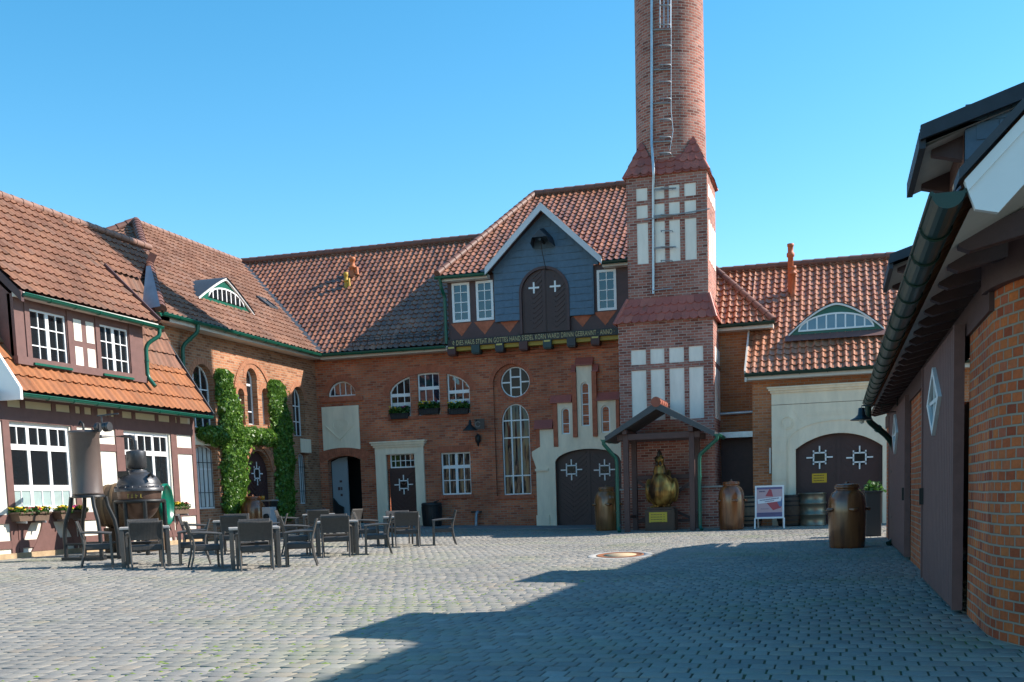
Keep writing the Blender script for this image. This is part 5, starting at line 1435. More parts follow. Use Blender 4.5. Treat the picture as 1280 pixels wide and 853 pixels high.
    vs = MB(); vs.prism([(xe-.05, ze+.02), (xe-.05, ze+.08), (xr_, zr+.10), (xr_, zr+.02)], -.2, .09, F=Fv); vs.build('verge_slates', M.slateD, T)
    so_ = MB(); so_.face([(xe+.02, yn, ze-.12), (xe+.02, YE, ze-.12), (X+.1, YE, ze-.12+s*(X+.08-xe)*.5), (X+.1, yn, ze-.12+s*(X+.08-xe)*.5)]); so_.build('soffit', M.offwhite, T)
    rf = MB(); y = 8.1
    Fy = lambda y: Fr((0, y, 0), (1, 0, 0), (0, -1, 0))
    while y < YE-.2:
        rf.prism([(X+.05, ZW+.17), (X+.05, ZW+.34), (xe+.07, ze-.06), (xe+.07, ze-.115), (xe+.14, ze-.145)], -.06, .06, F=Fy(y)); y += .72
    rf.build_each('rafter_foot', M.timberD, T)
    gutter(T, (xe-.10, yn-.06, ze-.03), (xe-.10, 22.6, ze-.08), .09, M.greenD)
    downpipe(T, [(xe-.10, 22.45, ze-.15), (xe-.10, 22.5, ze-.42), (xe+.28, 23.0, ze-.72), (xe+.42, 23.2, ze-.95), (xe+.42, 23.2, .12), (xe+.30, 23.1, .04)], .06, M.greenD)
    # shed dormers
    for (y0, y1) in ((11.5, 13.35), (17.5, 19.6)):
        ex, ez = .80, 4.46
        p = Vector((ex, y0, ez)); sl_ = .30
        far = 4.2
        ob = tile_roof(T, [(ex, y1, ez), (ex, y0, ez), (far, y0, ez+sl_*(far-ex)), (far, y1, ez+sl_*(far-ex))], M.slateD, tw=.26, tl=.34, name='dormer_roof', under=M.offwhite)
        b_ = MB(); Fv2 = Fr((0, y0-.0, 0), (1, 0, 0), (0, -1, 0))
        b_.prism([(ex-.02, ez-.05), (ex-.02, ez+.08), (far, ez+sl_*(far-ex)+.10), (far, ez+sl_*(far-ex)-.09)], 0, .06, F=Fv2)
        b_.box(ex-.03, ex+.03, ez-.12, ez+.03, -y1, -y0, F=GL)
        b_.build('dormer_verge', M.slateD, T)
        wx = 1.18
        zb = ze+s*(wx-xe)-.15; zt = ez+sl_*(wx-ex)-.09
        wl2 = MB(Fv2)
        wl2.prism([(wx, zb), (far, ze+s*(far-xe)-.2), (far, ez+sl_*(far-ex)-.1), (wx, zt)], -.14, -.06)
        wl3 = MB(Fv2); wl3.prism([(wx, zb), (far, ze+s*(far-xe)-.2), (far, ez+sl_*(far-ex)-.1), (wx, zt)], -(y1-y0)+.06, -(y1-y0)+.14); wl3.build('dormer_cheek', M.slate, T)
        # slate courses on the cheek
        for i in range(1, 9):
            z_ = zb+i*.17
            xa = wx; xb = min(far, wx+1.6)
            for j in range(8): wl2.prism([(xa+j*.2+.1*(i % 2), z_), (xa+j*.2+.19+.1*(i % 2), z_+.0), (xa+j*.2+.19+.1*(i % 2), z_+.155), (xa+j*.2+.1*(i % 2), z_+.155)], -.062, -.045-.006*((i+j) % 2))
        wl2.build('dormer_cheek', M.slate, T)
        fr2 = MB(Fr((wx, 0, 0), (0, -1, 0), (-1, 0, 0))); fr2.prism(rect(-(y1-.07), -(y0+.07), zb, zt), -.1, .0, [rect(-(y1-.42), -(y0+.42), zb+.35, zt-.18)])
        fr2.build('dormer_front', M.timber, T)
        window(Fr((wx, 0, 0), (0, -1, 0), (-1, 0, 0)), T, rect(-(y1-.42), -(y0+.42), zb+.35, zt-.18), d=-.02, fw=.05, v=[-(y0+y1)/2], h=[(zb+zt)/2])
        br = MB()
        for yy in (y0+.3, y1-.3): br.prism([(wx, zt-.22), (wx, zt), (ex+.1, ez-.04), (ex+.1, ez-.12)], -.06, .06, F=Fy(yy))
        br.build_each('eaves_bracket', M.timberD, T)
        so2 = MB(); so2.face([(ex+.03, y0+.02, ez-.10), (ex+.03, y1-.02, ez-.10), (wx, y1-.02, zt-.0), (wx, y0+.02, zt-.0)]); so2.build('soffit', M.offwhite, T)
barn()
# ================================================================== climbing ivy on the brick wing
def leafmat(name, cols, trans=.35):
    m_ = bpy.data.materials.new(name); m_.use_nodes = True; nt = m_.node_tree; b = nt.nodes['Principled BSDF']; L = nt.links.new
    uv = nt.nodes.new('ShaderNodeUVMap'); uv.uv_map = 'UVMap'; sp = nt.nodes.new('ShaderNodeSeparateXYZ'); L(uv.outputs[0], sp.inputs[0])
    n = len(cols); rp = ramp(nt, [(i/(n-1), c) for i, c in enumerate(cols)]); L(sp.outputs[0], rp.inputs[0])
    L(rp.outputs[0], b.inputs['Base Color']); b.inputs['Roughness'].default_value = .38; b.inputs['Specular IOR Level'].default_value = .5
    tr = nt.nodes.new('ShaderNodeBsdfTranslucent'); L(rp.outputs[0], tr.inputs[0])
    mx = nt.nodes.new('ShaderNodeMixShader'); mx.inputs[0].default_value = trans
    out = nt.nodes['Material Output']; L(b.outputs[0], mx.inputs[1]); L(tr.outputs[0], mx.inputs[2]); L(mx.outputs[0], out.inputs[0])
    return m_
M.ivy = leafmat('ivy_leaf', [(.045, .115, .018), (.085, .19, .026), (.13, .26, .035), (.20, .33, .06)])
M.leaf = leafmat('plant_leaf', [(.03, .09, .02), (.05, .14, .025), (.09, .20, .04)])
def leaves(name, pts, nrm, size, mt, parent, rng, spread=.55, droop=.5):
    n = len(pts); base = np.array(BASE.get(parent.name, Vector())) if parent else np.zeros(3)
    N_ = nrm + rng.normal(0, spread, (n, 3)); N_[:, 2] += .25; N_ /= np.linalg.norm(N_, axis=1, keepdims=True)
    down = np.tile([0, 0, -1.], (n, 1)) + rng.normal(0, droop, (n, 3))
    T_ = down - N_*(down*N_).sum(1, keepdims=True); T_ /= np.linalg.norm(T_, axis=1, keepdims=True)
    B_ = np.cross(N_, T_); s = (size*rng.uniform(.6, 1.25, n))[:, None]
    V = np.stack([pts-T_*s*.45, pts+B_*s*.5-T_*s*.1+N_*s*.10, pts+T_*s*.6-N_*s*.08, pts-B_*s*.5-T_*s*.1+N_*s*.10], 1) - base
    me = bpy.data.meshes.new(name); me.vertices.add(n*4); me.vertices.foreach_set('co', V.reshape(-1).astype(np.float32))
    f = np.array([[0, 1, 2], [0, 2, 3]]); F_ = (f[None]+4*np.arange(n)[:, None, None]).reshape(-1, 3)
    me.loops.add(F_.size); me.loops.foreach_set('vertex_index', F_.reshape(-1).astype(np.int32))
    me.polygons.add(len(F_)); me.polygons.foreach_set('loop_start', np.arange(0, F_.size, 3, dtype=np.int32)); me.update()
    uvl = me.uv_layers.new(name='UVMap'); r = np.stack([rng.uniform(0, 1, n), rng.uniform(0, 1, n)], 1)
    uvl.data.foreach_set('uv', np.repeat(r, 6, axis=0).reshape(-1).astype(np.float32)); me.materials.append(mt)
    o = bpy.data.objects.new(name, me); C.objects.link(o)
    if parent: o.parent = parent; BASE[o.name] = Vector(base)
    return o
def ivy(label, path, n, seed, loc, group=None):
    """path: (u, z, half width, depth) on the wing's wall"""
    T = thing('climbing_ivy', label, 'ivy', loc)
    rng = np.random.default_rng(seed); path = np.array(path, float)
    seg = np.hypot(np.diff(path[:, 0]), np.diff(path[:, 1])); acc = np.concatenate([[0], np.cumsum(seg)]); tot = acc[-1]
    s = rng.uniform(-.06*tot*0, tot, n); u = np.interp(s, acc, path[:, 0]); z = np.interp(s, acc, path[:, 1]); w = np.interp(s, acc, path[:, 2]); d = np.interp(s, acc, path[:, 3])
    du = np.gradient(np.interp(np.linspace(0, tot, 50), acc, path[:, 0])); 
    horiz = abs(path[-1, 0]-path[0, 0]) > abs(path[-1, 1]-path[0, 1])
    th = rng.uniform(-.12, math.pi+.12, n)
    lump = .93+.11*np.sin(s*5.1+seed+2*np.sin(th*2))+.08*np.sin(s*11.3+th*3)+.06*np.sin(s*23+th*7)+rng.normal(0, .06, n)+(rng.uniform(0, 1, n) < .02)*rng.uniform(.1, .5, n)
    rad = lump*np.where(rng.uniform(0, 1, n) < .3, rng.uniform(.75, 1, n), 1)
    a, b = w*np.cos(th)*rad, d*np.sin(th)*rad
    # close the two ends with a dome
    endk = np.minimum(1, np.sqrt(np.clip(np.minimum(s, tot-s)/.14, 0, 1))*.6+.4); a *= endk; b *= endk
    x = -18.7+.05+np.abs(b)
    pts = np.stack([x, u, z+a], 1) if horiz else np.stack([x, u+a, z], 1)
    ct, st = np.cos(th), np.sin(th)
    nr = np.stack([st, 0*st, ct], 1) if horiz else np.stack([st, ct, 0*st], 1)
    leaves('foliage', pts, nr, .11, M.ivy, T, rng, .8)
    st_ = MB()
    for k in range(4 if not horiz else 2):
        pp = []
        for i, (u_, z_, w_, d_) in enumerate(path):
            o_ = (k-1.5)*w_*.35+.06*math.sin(i*2.1+k); pp.append((-18.68+.03, u_+(0 if horiz else o_), z_+(o_ if horiz else 0)))
        st_.tube(pp, .025, 6)
    st_.build('stems', mat('ivy_stem', (.07, .045, .025), .9), T)
    return T
qi = lambda px, py: FW.q(px, py, .25)
def ip(px, py, w, d): u, z = qi(px, py); return (u, z, w, d)
ivy('tall thick column of green ivy left of the arched brown door of the brick wing',
    [ip(298, 642, .55, .18), ip(299, 612, .62, .24), ip(299, 575, .68, .30), ip(297, 545, .68, .30), ip(293, 515, .58, .26), ip(288, 490, .48, .22), ip(285, 470, .44, .20), ip(284, 462, .42, .18)], 15000, 1, (-18.6, 32.2, .2))
ivy('column of ivy right of the arched brown door, its lower half in shade',
    [ip(364, 650, .52, .16), ip(362, 612, .56, .18), ip(361, 570, .60, .20), ip(358, 535, .62, .22), ip(353, 505, .56, .22), ip(350, 487, .50, .20), ip(350, 476, .46, .18)], 13000, 2, (-18.6, 36.6, .2))
ivy('band of ivy growing sideways above the arched door and the barred window',
    [ip(253, 541, .16, .22), ip(268, 544, .26, .30), ip(300, 545, .26, .28), ip(325, 545, .26, .26), ip(350, 548, .24, .22)], 6000, 3, (-18.6, 33.5, 2.6))

# ================================================================== tables and wicker armchairs
M.wicker = mat('dark_wicker', (.048, .044, .041), .5, noise=.25, nscale=20)
def wickermat():
    m_ = M.wicker; nt = m_.node_tree; b = nt.nodes['Principled BSDF']; tc = nt.nodes.new('ShaderNodeTexCoord')
    wv = nt.nodes.new('ShaderNodeTexWave'); wv.inputs['Scale'].default_value = 12; wv.bands_direction = 'X'; nt.links.new(tc.outputs['Object'], wv.inputs['Vector'])
    w2 = nt.nodes.new('ShaderNodeTexWave'); w2.inputs['Scale'].default_value = 16; w2.bands_direction = 'Z'; nt.links.new(tc.outputs['Object'], w2.inputs['Vector'])
    ad = nt.nodes.new('ShaderNodeMath'); nt.links.new(wv.outputs['Fac'], ad.inputs[0]); nt.links.new(w2.outputs['Fac'], ad.inputs[1])
    bp = nt.nodes.new('ShaderNodeBump'); bp.inputs['Strength'].default_value = .35; bp.inputs['Distance'].default_value = .006
    nt.links.new(ad.outputs[0], bp.inputs['Height']); nt.links.new(bp.outputs[0], b.inputs['Normal'])
wickermat()
M.alu = mat('grey_brown_frame', (.085, .078, .072), .42, noise=.15, nscale=10)
M.ttop = mat('grey_table_top', (.40, .37, .34), .5, noise=.12, nscale=12)
def chair0():
    T = thing('wicker_armchair', '', 'chair', (0, 0, 0), 'wicker armchairs around the tables')
    s = MB(); s.bbox((0, 0, .385), (.55, .50, .11), 0, .02); s.build('seat', M.wicker, T)
    bk = MB()
    def prof(t): return -.255-.10*t**1.3, .53+.355*t          # y, z up the back
    rows = []
    for sgn in (1, -1):
        for i in range(9):
            t = (i if sgn > 0 else 8-i)/8; y, z = prof(t); rows.append([(x*.295, y+.02*(1-x*x)*-1+sgn*-.014, z+.0) for x in (-1, -.6, -.2, .2, .6, 1)])
    bk.grid(rows+[rows[0]], 0, True)
    for e in (0, -1):
        ring = [r[e] for r in rows]; bk.face(ring if e else ring[::-1])
    bk.build('backrest', M.wicker, T)
    for sx in (-1, 1):
        b = MB(); b.tube([(sx*.285, -.335, 0), (sx*.285, -.275, .22), (sx*.285, -.245, .42), (sx*.287, -.262, .55), (sx*.29, -.36, .885)], [.018, .02, .021, .019, .016], 8); b.build('leg', M.alu, T)
        f = MB(); f.bar((sx*.31, .235, 0), (sx*.31, .225, .63), .042, .042, up=Vector((0, 1, 0))); f.build('leg', M.alu, T)
        a = MB(); a.tube([(sx*.31, .255, .635), (sx*.31, .05, .655), (sx*.305, -.15, .665), (sx*.29, -.295, .665)], [.020, .023, .023, .018], 8); a.build('armrest', M.alu, T)
    return T
def table0():
    T = thing('cafe_table', '', 'table', (0, 0, 0), 'cafe tables in the yard')
    t = MB(); t.bbox((0, 0, .735), (.92, .92, .045), 0, .008); t.build('tabletop', M.ttop, T)
    a = MB(); a.bbox((0, .41, .675), (.80, .03, .075), 0, .004); a.bbox((0, -.41, .675), (.80, .03, .075), 0, .004); a.bbox((.41, 0, .675), (.03, .80, .075), 0, .004); a.bbox((-.41, 0, .675), (.03, .80, .075), 0, .004); a.build('apron', M.wicker, T)
    for sx in (-1, 1):
        for sy in (-1, 1):
            l = MB(); l.bbox((sx*.415, sy*.415, .356), (.075, .075, .71), 0, .006); l.build('leg', M.alu, T)
    return T
def dup(src, loc, rz, label):
    r = src.copy(); C.objects.link(r); r.location = loc; r.rotation_euler = (0, 0, rz); r['label'] = label
    for ch in list(src.children):
        c = ch.copy(); C.objects.link(c); c.parent = r
    return r
CH, TB = chair0(), table0(); used = {'c': 0, 't': 0}
def place(kind, x, y, deg, label):
    src = CH if kind == 'c' else TB; loc = (x, y, zg(x, y)+.008); rz = R(deg)
    if not used[kind]:
        used[kind] = 1; src.location = loc; src.rotation_euler = (0, 0, rz); src['label'] = label; return src
    return dup(src, loc, rz, label)
def dirv(deg): return Vector((-math.sin(R(deg)), math.cos(R(deg)), 0))
def at(px, py): g = G(px, py); return g.x, g.y
# chairs by the ground point under the middle of the seat; angle 0 faces +y
names = {1: 'the table by the still', 2: 'the nearest table', 3: 'the middle table', 4: 'the rightmost table', 5: 'the table before the ivy', 6: 'the rearmost table'}
look = {1: 'grey square cafe table standing beside the old copper still', 2: 'grey square cafe table nearest the camera', 3: 'grey square cafe table in front of the arched passage', 4: 'grey square cafe table furthest right, before the cream portal',
        5: 'grey square cafe table half hidden, in front of the ivy', 6: 'grey square cafe table at the back near the arched passage'}
sets = {1: (184, 707.5, 34), 2: (320, 709.5, 31), 3: (422, 694, 28), 4: (503, 682.5, 24), 5: (294, 691, 30), 6: (400, 675.5, 26)}
seats = {1: [(0, 'with its back to the viewer'), (90, 'seen from its side on the left'), (180, 'on the far side, facing the viewer'), (270, 'facing left on the right side')],
         2: [(0, 'with its back to the viewer'), (90, 'turned right on the left side'), (180, 'on the far side, facing the viewer'), (270, 'facing left on the right side')],
         3: [(0, 'with its back to the viewer'), (90, 'half hidden on the left side'), (180, 'on the far side, facing the viewer'), (270, 'facing left on the right side')],
         4: [(0, 'with its back to the viewer'), (90, 'half hidden on the left side'), (180, 'on the far side, facing the viewer'), (270, 'standing out to the right')],
         5: [(0, 'with its back to the viewer'), (90, 'half hidden on the left side'), (180, 'on the far side, facing the viewer'), (270, 'on the right side')],
         6: [(0, 'with its back to the viewer'), (90, 'half hidden on the left side'), (180, 'on the far side, facing the viewer'), (300, 'pulled out at the right')]}
prc = random.Random(11)
for k, (px, py, ang) in sets.items():
    x, y = at(px, py); place('t', x, y, ang, look[k])
    for rel, where in seats[k]:
        dd = dirv(ang-rel); dist = {0: .78, 90: .86, 180: .74, 270: .86, 300: .95}[rel]
        if k == 4 and rel == 270: dist = 1.05
        p = Vector((x, y, 0))-dd*dist+Vector((prc.uniform(-.05, .05), prc.uniform(-.05, .05), 0))
        place('c', p.x, p.y, ang-rel+prc.uniform(-7, 7), 'dark wicker armchair %s, at %s' % (where, names[k]))

# ================================================================== old distilling apparatus by the timbered house
def still():
    M.copper = mat('dull_copper', (.14, .085, .065), .42, metal=.55, noise=.3, nscale=5)
    M.dkmetal = mat('blackened_metal', (.075, .075, .08), .38, metal=.5, noise=.35, nscale=6)
    M.brnmetal = mat('brown_painted_tank', (.13, .095, .082), .40, noise=.15, nscale=3)
    # condenser on its iron stand
    g = G(108, 700); F = Fr((0, g.y, 0), (1, 0, 0), (0, -1, 0)); q = F.q
    T = thing('condenser_tank', 'tall brown metal condenser cylinder on a black curved iron stand', 'condenser', tuple(g))
    cx = q(107.5, 580)[0]; r = (q(127, 580)[0]-q(88, 580)[0])/2*.80; z0, z1 = q(107, 619)[1], q(107, 540)[1]; yc = g.y+.0
    b = MB(); b.lathe((cx, yc, 0), [(0, z0), (r, z0), (r, z0+.04), (r*.985, z0+.05), (r*.985, z1-.06), (r*1.02, z1-.05), (r*1.06, z1-.03), (r*1.06, z1), (r*.9, z1+.03), (0, z1+.05)], 36); bo = b.build('tank', M.brnmetal, T)
    hk = MB(); hk.tube([(cx, yc, z1+.04), (cx, yc, z1+.16), (cx-.06, yc, z1+.22), (cx-.10, yc, z1+.16)], .025, 8); hk.build('lid_hook', M.iron, bo)
    st = MB(); zg_ = g.z
    st.lathe((cx, yc, 0), [(r*1.08, z0-.06), (r*1.08, z0-.005), (0, z0-.005)], 30)
    for sx, sy in ((-1, -1), (1, -1), (1, 1), (-1, 1)):
        st.tube([(cx+sx*r*.85, yc+sy*r*.7, z0-.04), (cx+sx*r*.95, yc+sy*r*.75, z0-.25), (cx+sx*r*1.3, yc+sy*r*.9, z0-.55), (cx+sx*r*1.42, yc+sy*r*.95, z0-.85), (cx+sx*r*1.42, yc+sy*r*.95, zg_)], .045, 8)
    for sy in (-1, 1): st.tube([(cx-r*1.42, yc+sy*r*.95, zg_+.35), (cx+r*1.42, yc+sy*r*.95, zg_+.35)], .03, 6); st.bbox((cx, yc+sy*r*.95, zg_+.04), (r*3.4, .12, .07), 0, .01)
    st.build('stand', M.iron, T)
    # the pot
    g2 = G(176, 693); F2 = Fr((0, g2.y, 0), (1, 0, 0), (0, -1, 0)); q2 = F2.q
    P_ = thing('pot_still', 'round dark copper pot still with domed lid, short neck and bent pipe', 'still', tuple(g2))
    c = q2(174.5, 620)[0]; ze = q2(174, 613)[1]; rr = (q2(203, 613)[0]-q2(146, 613)[0])/2*.84; zb = q2(174, 652)[1]; zd = q2(172, 592)[1]
    lo = MB(); lo.lathe((c, g2.y, 0), [(rr*math.sin(t)*.97, ze-(ze-zb)*math.cos(t)) for t in [math.pi/2*i/10 for i in range(11)]], 36); lo.build('pot', M.copper, P_)
    dm = MB(); dm.lathe((c, g2.y, 0), [(rr*1.08, ze-.03), (rr*1.08, ze+.05), (rr, ze+.06)]+[(rr*.2+(rr*.78)*math.cos(t), ze+.06+(zd-ze)*.95*math.sin(t)) for t in [math.pi/2*i/8 for i in range(9)]]+[(0, zd+.03)], 36)
    for i in range(20):
        t = 2*math.pi*i/20; dm.lathe((c+rr*1.03*math.cos(t), g2.y+rr*1.03*math.sin(t), ze+.05), [(.02, 0), (.02, .03), (0, .035)], 6)
    D = dm.build('dome', M.dkmetal, P_)
    hn = MB(); hn.tube([(c+rr*.75, g2.y-rr*.3, ze+.32), (c+rr*.95, g2.y-rr*.4, ze+.36), (c+rr*1.05, g2.y-rr*.4, ze+.28)], .035, 8); hn.build('lever', M.iron, D); hn = MB(); hn.bbox((c-rr*.3, g2.y-rr*.62, ze+.36), (.30, .08, .16), 0, .02); hn.build('hatch', M.iron, D)
    r1 = (q2(183, 575)[0]-q2(158, 575)[0])/2*.84; zn0, zn1 = q2(171, 585)[1], q2(171, 565)[1]; cn = q2(170.5, 575)[0]
    nk = MB(); nk.lathe((cn, g2.y, 0), [(r1*1.15, zd-.02), (r1*.95, zd+.06), (r1*.62, zd+.10), (r1*.75, zn0-.03), (r1, zn0), (r1, zn1), (r1*.98, zn1+.01), (r1*.25, zn1+.05), (0, zn1+.05)], 28); nk.build('neck', M.dkmetal, P_)
    pz = q2(140, 547)[1]
    pp = MB(); pp.tube([(cn, g2.y, zn1), (cn, g2.y, pz-.12), (cn-.03, g2.y, pz-.04), (cn-.12, g2.y, pz), (cn-.9, g2.y-.1, pz+.03), (cx+r+.02, g.y-.05, pz+.07)], .045, 10)
    for dx in (.10, .30, .38): pp.lathe((cx+r+dx, g.y-.05-dx*.1, pz+.06), [(.10, -.03), (.10, .03)], 12, axis=Vector((1, 0, 0)))
    pp.tube([(cx+r+.2, g.y-.06, pz+.06), (cx+r+.2, g.y-.06, pz+.30)], .02, 6); pp.tube([(cx+r+.1, g.y-.06, pz+.30), (cx+r+.62, g.y-.06, pz+.32)], .018, 6); pp.build('vapour_pipe', M.dkmetal, P_)
    zr = q2(174, 627)[1]
    rg = MB()
    ring = [(c+rr*1.04*math.cos(t), g2.y+rr*1.04*math.sin(t), zr) for t in [2*math.pi*i/28 for i in range(29)]]; rg.tube(ring, .045, 8)
    for sx, sy in ((-.75, -.75), (.75, -.75), (.75, .75), (-.75, .75), (-.05, -1.04)): rg.tube([(c+rr*sx, g2.y+rr*sy, zr), (c+rr*sx, g2.y+rr*sy, g2.z)], .05, 8)
    rg.build('ring_stand', M.iron, P_)
    wr_ = MB(); pr = random.Random(4); z = q2(183, 620)[1]
    for i in range(4):                                # worn yellow painted marks
        u = q2(177, 620)[0]+i*.085; dx = u-c; yy = g2.y-math.sqrt(max(.01, (rr*.985)**2-dx*dx))-.012
        wr_.bar((u, yy, z-.045), (u+.012*(i % 2), yy, z+.045), .016, .01)
        wr_.bar((u-.02, yy-.001, z+(.04, -.04, .01, -.04)[i]), (u+.035, yy-.001, z+(.04, -.035, .0, -.04)[i]), .01, .014)
    wr_.build('yellow_marks', mat('yellow_paint', (.34, .27, .05), .6), P_)
    # wooden tank with green end behind it
    FB_ = Fr((0, g2.y+1.15, 0), (1, 0, 0), (0, -1, 0)); bx, bz = FB_.q(166, 632)
    gB = Vector((bx, g2.y+1.15, zg(bx, g2.y+1.1)))
    B = thing('oak_barrel', 'big lying wooden barrel with bright green painted end behind the pot still', 'barrel', tuple(gB))
    ax = Vector((.93, .28, 0)).normalized(); zc = bz; ctr = Vector((bx, gB.y, zc)); Lh = .80; R0 = .56
    bo = MB(); prof = [(0, -Lh)]+[(R0*(1-.16*(t*t)), t*Lh) for t in [-1+i/6 for i in range(13)]]
    bo.lathe(ctr, prof[:-1]+[(R0*.84, Lh)], 32, axis=ax); wd = mat('old_oak', (.10, .062, .035), .7, noise=.35, nscale=9, bump=.3); Bo = bo.build('staves', wd, B)
    hp = MB()
    for t in (-.92, -.72, -.45, .45, .72, .92): rr_ = R0*(1-.16*t*t)+.012; hp.lathe(ctr+ax*(t*Lh-.03), [(rr_, 0), (rr_+.004, .06)], 32, axis=ax)
    hp.build('hoops', mat('hoop_wood', (.16, .10, .05), .7), B)
    ge = MB(); ge.lathe(ctr+ax*(Lh+.002), [(R0*.90, -.02), (R0*.90, .06), (R0*.80, .06), (R0*.80, .02), (0, .02)], 32, axis=ax); ge.build('green_end', mat('bright_green_paint', (.0, .13, .08), .3), B)
    cr = MB()
    for s in (-.5, .5): hh_ = zc-R0*.93-gB.z; cr.bbox((ctr.x+ax.x*s*Lh*1.1, ctr.y+ax.y*s*Lh*1.1, gB.z+hh_/2), (.16, .8, hh_), 0, .02)
    cr.build_each('cradle', wd, B)
still()

# ================================================================== flower boxes
def flowers(parent, c, U, L_, D_, hgt, cols, seed, n=60):
    """leafy clump with small blossoms over a box; c centre of the soil"""
    rng = np.random.default_rng(seed); N = 420
    t = rng.uniform(-.5, .5, N); s = rng.uniform(-.5, .5, N); h = rng.uniform(0, 1, N)
    Uv, Vv = np.array(U), np.array([-U[1], U[0], 0]); c = np.array(c)
    pts = c+np.outer(t*L_, Uv)+np.outer(s*D_*1.3, Vv)+np.outer(h*hgt*(.6+.5*np.sin(t*9+seed)**2), [0, 0, 1.])
    leaves('foliage', pts, np.tile([0, 0, 1.], (N, 1)), .09, M.leaf, parent, rng, 1., 1.)
    mb = MB(); pr = random.Random(seed)
    for i in range(n):
        tt = pr.uniform(-.48, .48); k = min(len(cols)-1, int((tt+.5)*len(cols)*.999+pr.uniform(-.6, .6))) % len(cols)
        p = Vector(c)+Vector(U)*tt*L_+Vector(Vv)*pr.uniform(-.6, .6)*D_+Vector((0, 0, hgt*pr.uniform(.6, 1.15)))
        r = pr.uniform(.03, .055)
        mb.lathe(p, [(0, -r*.5), (r*.9, -r*.2), (r, r*.2), (r*.5, r*.45), (0, r*.3)], 7, k)
    mb.build('blossoms', [mat('blossom', col_, .6) for col_ in cols], parent)
YE_, RD, PK, PU, WH = (.75, .50, .02), (.35, .02, .05), (.65, .03, .22), (.10, .02, .12), (.7, .68, .6)
bm_ = mat('planter_brown', (.12, .075, .05), .7, noise=.2)
bg2 = mat('planter_black', (.02, .02, .022), .6)
for xa, xb, ya, cols, lab in ((17, 57, 640, [YE_, RD, YE_], 'brown flower box with yellow and dark red blossoms under the leftmost big white window'), (70, 103, 638, [YE_, PK, YE_], 'brown flower box with pink and yellow blossoms partly behind the iron stand'),
                          (213, 232, 633, [YE_, RD], 'small flower box with yellow and red blossoms right of the green barrel end')):
    u0, u1 = FL.q(xa, ya+5, .15)[0], FL.q(xb, ya+5, .15)[0]; z = FL.q((xa+xb)/2, ya+1, .15)[1]
    T = thing('flower_box', lab, 'flower box', tuple(FL.pt((u0+u1)/2, z-.25, .17)), 'flower boxes under the white windows')
    b = MB(FL); b.prism([(u0+.05, z-.19), (u1-.05, z-.19), (u1, z), (u0, z)], .04, .28); b.box(u0-.02, u1+.02, z-.03, z+.015, .03, .32); b.build('box', bm_, T)
    k = MB(FL)
    for t in (.2, .8): k.bar(FL.pt(u0+(u1-u0)*t, z-.2, .0), FL.pt(u0+(u1-u0)*t, z-.22, .32), .03, .05)
    k.build('bracket', M.steel, T)
    flowers(T, FL.pt((u0+u1)/2, z-.03, .17), (0, 1, 0), u1-u0, .24, .14, cols, int(xa), int(42*(u1-u0)))
for xa, xb, ya, cols, lab in ((488, 511, 516, [YE_, PU, RD], 'dark flower box with sparse blossoms in the left of the three arched windows'), (524, 549, 510, [YE_, PU], 'dark flower box with yellow blossoms in the middle arched window'), (561, 586, 510, [YE_, YE_, PU], 'dark flower box with yellow blossoms in the right of the three arched windows')):
    u0, u1 = FM.q(xa, ya, .05)[0], FM.q(xb, ya, .05)[0]; z = FM.q((xa+xb)/2, ya+1, .05)[1]
    T = thing('flower_box', lab, 'flower box', tuple(FM.pt((u0+u1)/2, z-.25, .05)), 'flower boxes in the arched windows')
    b = MB(FM); b.prism([(u0+.04, z-.20), (u1-.04, z-.20), (u1, z), (u0, z)], -.06, .16); b.build('box', bg2, T)
    rl = MB(FM)
    for zz in (-.20, -.02): rl.tube([FM.pt(u0-.02, z+zz, .20), FM.pt(u1+.02, z+zz, .20)], .012, 6)
    for i in range(9): u = u0+(u1-u0)*i/8; rl.tube([FM.pt(u, z-.21, .20), FM.pt(u, z-.0, .20)], .008, 5)
    rl.build('railing', M.iron, T)
    flowers(T, FM.pt((u0+u1)/2, z, .05), (1, 0, 0), u1-u0, .2, .24, cols, int(xa), 22)

# ================================================================== stoneware jars
def jarmat(name, a, b_):
    m_ = bpy.data.materials.new(name); m_.use_nodes = True; nt = m_.node_tree; b = nt.nodes['Principled BSDF']; L = nt.links.new
    tc = nt.nodes.new('ShaderNodeTexCoord'); mp = nt.nodes.new('ShaderNodeMapping'); mp.inputs['Scale'].default_value = (7, 7, .9); L(tc.outputs['Object'], mp.inputs[0])
    nz = nt.nodes.new('ShaderNodeTexNoise'); nz.inputs['Scale'].default_value = 1; nz.inputs['Detail'].default_value = 5; L(mp.outputs[0], nz.inputs['Vector'])
    rp = ramp(nt, [(.3, a), (.7, b_)]); L(nz.outputs[0], rp.inputs[0]); L(rp.outputs[0], b.inputs['Base Color'])
    b.inputs['Roughness'].default_value = .22; b.inputs['Coat Weight'].default_value = .5; b.inputs['Coat Roughness'].default_value = .12
    return m_
JM = jarmat('salt_glaze_brown', (.075, .024, .010), (.27, .095, .030)); JM2 = jarmat('salt_glaze_ochre', (.11, .05, .018), (.30, .135, .045))
